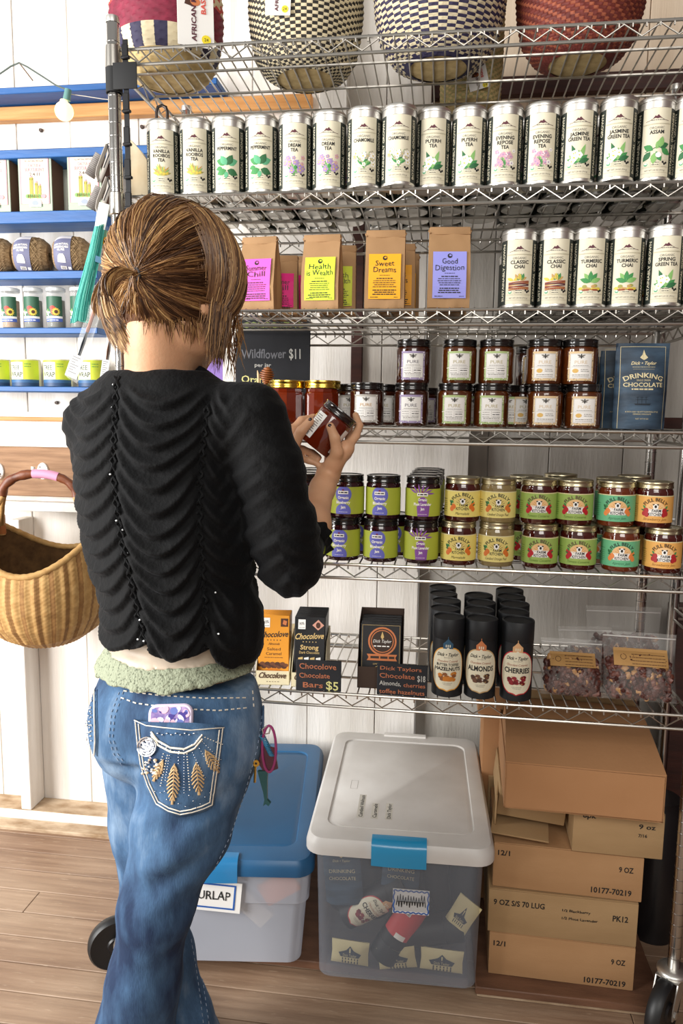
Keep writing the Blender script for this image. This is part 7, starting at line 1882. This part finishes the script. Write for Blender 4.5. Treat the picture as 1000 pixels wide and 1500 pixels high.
# ---- hair: a fitted cap under several thousand fine locks
HAIRS = [mat('hair_dark', '40291a', .42), mat('hair_brown', '6b4a2f', .40), mat('hair_mid', '967048', .40), mat('hair_gold', 'c29c69', .38), mat('hair_blonde', 'e2c698', .38)]
for m in HAIRS: m.node_tree.nodes['Principled BSDF'].inputs['Specular IOR Level'].default_value = .32
hair = bpy.data.objects.new('hair', None); COL.objects.link(hair); hair.parent = person
cap = Sdf(); cap.ell(hl(0, -.010, .012), (.0845, .1045, .1020), HM, .02); cap.ell(hl(0, -.038, -.046), (.058, .046, .050), HM, .03)
FA = HM@(V3(0, .80, -.60)/1.0)
def cut_cap(P): 
    q = P-HC; a = (q@HM[:, 1]); z = q@HM[:, 2]; x = q@HM[:, 0]
    return np.maximum(a*.80-z*.52-.052-.35*np.maximum(0, x-.04), -(z+.098))
lo, hi = cap.box(); Vt, Q = nets(lambda P: np.maximum(cap(P), cut_cap(P)), lo-.02, hi+.02, .004)
link('hair_cap', npmesh('hair_cap', relax(Vt, Q, 2)-PO, Q, mat('hair_under', '4a2c18', .6, var='6a4326', vscale=60, stretch=(3, 3, 1))), hair)
CAPB = BVHTree.FromPolygons(Vt.tolist(), Q.tolist())
TIE = hit(CAPB, 203, 403, .004); tie = npv(TIE)
rs = np.random.RandomState(11)
CC = hl(0, -.010, .012); RADS = V3(.093, .114, .110)
def unit(v): return v/np.linalg.norm(v)
def surf(d, lift=0): """point on the hair shell in local direction d"""; q = d*RADS*(1+lift); return CC+HM@q
def arc(d0, d1, n, lift0, lift1, bow=0.0):
    d0, d1 = unit(d0), unit(d1); om = math.acos(max(-1, min(1, d0@d1))); out = []
    for i in range(n+1):
        f = i/n; d = (math.sin((1-f)*om)*d0+math.sin(f*om)*d1)/max(math.sin(om), 1e-6)
        out.append(surf(unit(d), lift0+(lift1-lift0)*f+bow*math.sin(PI*f)))
    return out
dT = unit((HM.T@(tie-CC))/RADS)
groups = {}
def lock(pts, r, shade):
    k = int(np.clip(shade, 0, 4)); b = groups.setdefault('h', MB()); n = len(pts)
    b.tube([Vector(p-PO) for p in pts], [r*(.55+.45*math.sin(PI*min(1, .15+.8*i/(n-1)))) if i < n-1 else r*.15 for i in range(n)], 4, HAIRS[k], cap=False)
# pulled back locks: from the hairline round the face and nape to the tie
t1 = unit(np.cross(dT, V3(0, 0, 1))); t2 = np.cross(dT, t1); FACE = unit(V3(.05, .92, -.38)); NECK = unit(V3(0, .22, -.97))
ax_f = unit(V3(0.12, .70, -.71)); e1 = unit(np.cross(ax_f, V3(1, 0, 0))); e2 = np.cross(ax_f, e1)
for k in range(4600):
    a = rs.uniform(0, 2*PI); th = .25
    while th < 2.75:                                     # run out from the tie until the hairline is met
        th += .05; d0 = dT*math.cos(th)+(t1*math.cos(a)+t2*math.sin(a))*math.sin(th)
        if d0@FACE > .60 or d0@NECK > .80 or d0[0] > .93: break
    th += rs.uniform(-.10, .10); d0 = dT*math.cos(th)+(t1*math.cos(a)+t2*math.sin(a))*math.sin(th)
    d1 = dT+rs.normal(size=3)*.035
    lift = rs.uniform(-.005, .035)+.02*max(0, d0[2]); bow = rs.uniform(0, .055)*(1 if d0[2] > 0 else .3)
    pts = arc(d0, d1, 12, lift, .0, bow); w = rs.normal(size=3)*.0018
    pts = [p+w*math.sin(PI*i/12*2+k) for i, p in enumerate(pts)]
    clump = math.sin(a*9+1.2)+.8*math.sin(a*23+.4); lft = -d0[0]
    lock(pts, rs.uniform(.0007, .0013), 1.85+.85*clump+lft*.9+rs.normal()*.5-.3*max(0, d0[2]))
# long fringe swept over the crown and down the right side of the face
for k in range(2300):
    s = rs.uniform(0, 1); d0 = unit(V3(-.10+.42*s+rs.normal()*.08, .30-.85*s+rs.normal()*.10, .92)); d1 = unit(V3(.97+rs.normal()*.05, .16+.62*(1-s)+rs.normal()*.10, -.30-.25*rs.uniform(0, 1)))
    lift0 = rs.uniform(.0, .04); pts = arc(d0, d1, 12, lift0, rs.uniform(.0, .05), rs.uniform(.02, .09))
    L = rs.uniform(.0, .045)+(.03 if rs.uniform() < .15 else 0); e = pts[-1]; t_ = unit(pts[-1]-pts[-2])
    for q in range(1, 5): pts.append(e+t_*L*.5*q/4*(1-.5*q/4)+V3(0, 0, -1)*L*(q/4)**1.2+CR*(-.004*(q/4)**2*rs.uniform(0, 2)))
    lock(pts, rs.uniform(.0007, .0013), 1.85+.8*math.sin(s*19+.7)+.5*math.sin(s*43)+rs.normal()*.5)
# loose wisps by the cheek and at the nape
for k in range(46):
    p0 = ATN(352-rs.uniform(0, 22), 455+rs.uniform(-10, 20), -.27+rs.uniform(-.02, .05)); L = rs.uniform(.05, .115); sw = rs.uniform(-.012, .012)
    lock([p0+V3(0, 0, -L*f)+CR*(sw*f*f+.004*math.sin(f*5+k))+HF*.004*f for f in np.linspace(0, 1, 8)], .0008, 2.4+rs.normal()*.8)
for k in range(100):
    x = rs.uniform(205, 292); q = hit(BODYBVH, x, 462+.28*(x-205)+rs.uniform(-14, 8), .003)
    if q is None: continue
    p0 = npv(q); L = rs.uniform(.014, .042); sw = rs.uniform(-.010, .010)
    pts = []
    for f in np.linspace(0, 1, 7):
        pts.append(p0+V3(0, 0, .012-L*f)+CR*(sw*f)+CV*.002)
    lock(pts, .0006, 1.9+rs.normal()*.9)
# pony tail: out of the tie, curling over to the left and down
def bez(c, n=14):
    out = []
    for i in range(n+1):
        f = i/n; q = [p.copy() for p in c]
        while len(q) > 1: q = [q[j]*(1-f)+q[j+1]*f for j in range(len(q)-1)]
        out.append(q[0])
    return out
yt = tie[1]
for k in range(950):
    u, v = rs.normal()*.5, rs.normal()*.5; sc = .00112
    end = [ATN(180+10*u, 505+14*v, yt-.02), ATN(172+8*u, 470+18*v, yt-.03), ATN(150+9*u, 455+12*v, yt-.02)][k % 3]
    c = [tie+CR*.003*u+CU*.004*v, ATN(182+4*u, 392+8*v, yt-.035), ATN(150+8*u, 398+12*v, yt-.045+.012*u), ATN(140+8*u, 440+10*v, yt-.035+.014*v), end]
    lock(bez(c), rs.uniform(.0007, .0012), 2.7+.9*math.sin(u*6)+rs.normal()*.8-(1.6 if k % 3 == 1 else 0))
groups['h'].build('locks', hair, 0)
b = MB(); c = [tie+unit(tie-CC)*.003]; n = 20; ax_ = unit(tie-CC+CV*.03-CR*.03); s1 = unit(np.cross(ax_, V3(0, 0, 1))); s2 = np.cross(ax_, s1)
b.tube([Vector(tie+ax_*.004+s1*.0085*math.cos(2*PI*i/n)+s2*.0085*math.sin(2*PI*i/n)-PO) for i in range(n)], .0026, 8, mat('dark_hair_tie', '1e1512', .7), closed=True); b.build('hair_tie', person)
# ---- eyes (turned away from the viewer)
for s in (-1, 1):
    b = MB(); X = T(*(hl(s*.030, .078, -.006)-PO)) @ Matrix([[HM[i][0], HM[i][1], HM[i][2]] for i in range(3)]).to_4x4(); r_e = .0125
    b.lathe([(0, -r_e)]+[(r_e*math.sin(a*PI/10), -r_e*math.cos(a*PI/10)) for a in range(1, 10)]+[(0, r_e)], 16, mat('eye_white', 'efeae4', .2), X=X); b.lathe([(0, .0005), (.005, .0004), (.0055, -.001)], 14, mat('iris', '4a3424', .2), X=X @ T(0, r_e, 0) @ rotx(-PI/2)); b.build('eye', person)
# ---- phone in the back pocket
q = [hit(JEB, x, y, .0022) for x, y in ((252, 1046), (232, 1046), (272, 1048), (252, 1085))]
up_ = (q[0]-q[3]).normalized(); rt_ = (q[2]-q[1]).normalized(); nn = rt_.cross(up_).normalized(); nn = nn if nn.dot(Vector(CV)) > 0 else -nn
up_ = nn.cross(rt_).normalized() if nn.cross(rt_).dot(up_) > 0 else -nn.cross(rt_).normalized()
t = thing('smartphone', 'phone in a glittery lilac case sticking out of the jeans back pocket', 'phone'); 
M_ = Matrix([[rt_[i], -nn[i], up_[i]] for i in range(3)]).to_4x4(); M_ = M_ @ roty(-.06)
topc = hit(JEB, 252, 1031, .0020); M_.translation = topc+nn*.0015; t.matrix_world = M_
CASE = mat('lilac_case', 'b79cc8', .25, coat=.6, var='6a5a9a', vscale=55, vamt=.3); CASEC = mat('clear_case_edge', 'd9cbe0', .15, coat=.8)
b = MB(); W_, H_, D_ = .072, .085, .009
def rrect(w_, h_, r, y, cz): return [(x, y, z) for x, z, _ in rr_loop(w_, h_, r, 0, 6, 0, cz)]
loft(b, [rrect(W_-.004, H_-.004, .012, -D_/2, -H_/2), rrect(W_, H_, .014, -D_/2+.002, -H_/2), rrect(W_, H_, .014, D_/2-.002, -H_/2), rrect(W_-.004, H_-.004, .012, D_/2, -H_/2)], CASEC); b.build('case', t, 40)
b = MB(); r = random.Random(8); b.poly([(x, z) for x, z, _ in rr_loop(W_-.010, H_-.010, .010, 0, 6, 0, -H_/2)], D_/2+.0006, CASE)
for k in range(46): b.disc(r.uniform(-.029, .029), r.uniform(-.042, -.008), r.uniform(.002, .008), r.uniform(.002, .006), D_/2+.0009+k*8e-6, [mat('case_violet', '4a3f8a', .2, coat=.5), mat('case_pink', 'e9b9c9', .2), mat('case_pale', 'd5d0ea', .2), mat('case_blue', '6a78b8', .2)][k % 4], n=9, rot=r.uniform(0, 3))
b.build('case_print', t, 0)
# ---- keys and charms clipped to the belt loop
t0 = at(392, 1062, -.385); t = thing('keychain', 'bunch of keys, coil and pink band clipped at the right hip of the jeans', 'keychain', t0)
def kp(x, y, Y=-.385): return at(x, y, Y)-t0
b = MB(); b.tube([kp(394+10*math.cos(a*PI/14)*(1 if math.cos(a*PI/14) < 0 else 1), 1097+34*math.sin(a*PI/14)) for a in range(28)], .0014, 8, mat('magenta_band', '8c2c62', .4, coat=.3), closed=True, flatten=1.6); b.build('band', t)
b = MB(); pts = []
for i in range(110): f = i/109; a = f*2*PI*13; pts.append(kp(384+14*f, 1078+28*f, -.382)+Vector((.0045*math.cos(a), .0045*math.sin(a), .0)))
b.tube(pts, .0010, 5, mat('teal_coil', '2f7fa6', .3, coat=.4)); b.build('coil', t)
b = MB(); qs = [kp(x, y, -.384) for x, y in ((385, 1092), (402, 1096), (407, 1126), (388, 1134), (378, 1118))]; b.add(qs+[p+Vector((0, .003, 0)) for p in qs], [tuple(range(5)), tuple(range(9, 4, -1))]+[(i, 5+i, 5+(i+1) % 5, (i+1) % 5) for i in range(5)], mat('maroon_fob', '4a1d30', .35, coat=.4)); b.build('fob', t)
b = MB(); L_ = [(377, 1130), (381, 1146), (385, 1160), (387, 1172), (385, 1181), (389, 1178), (393, 1181), (396, 1177), (391, 1172), (391, 1158), (391, 1144), (392, 1130)]; qs = [kp(x, y, -.386) for x, y in L_]; n = len(qs)
b.add(qs+[p+Vector((0, .006, 0)) for p in qs], [tuple(range(n)), tuple(range(2*n-1, n-1, -1))]+[(i, n+i, n+(i+1) % n, (i+1) % n) for i in range(n)], mat('dark_teal_charm', '1d4f52', .4)); b.build('charm', t)
b = MB(); b.tube([kp(374, 1122, -.387), kp(373, 1146, -.387)], .0022, 6, GOLD); b.lathe([(.002, -.001), (.006, -.001), (.006, .001), (.002, .001)], 12, GOLD, X=T(*kp(375, 1118, -.387)) @ rotx(PI/2)); b.build('key', t)
b = MB(); b.tube([kp(384, 1068), kp(391, 1063), kp(396, 1066), kp(394, 1074), kp(386, 1076)], .0013, 6, STEEL, closed=True); b.build('clip', t)
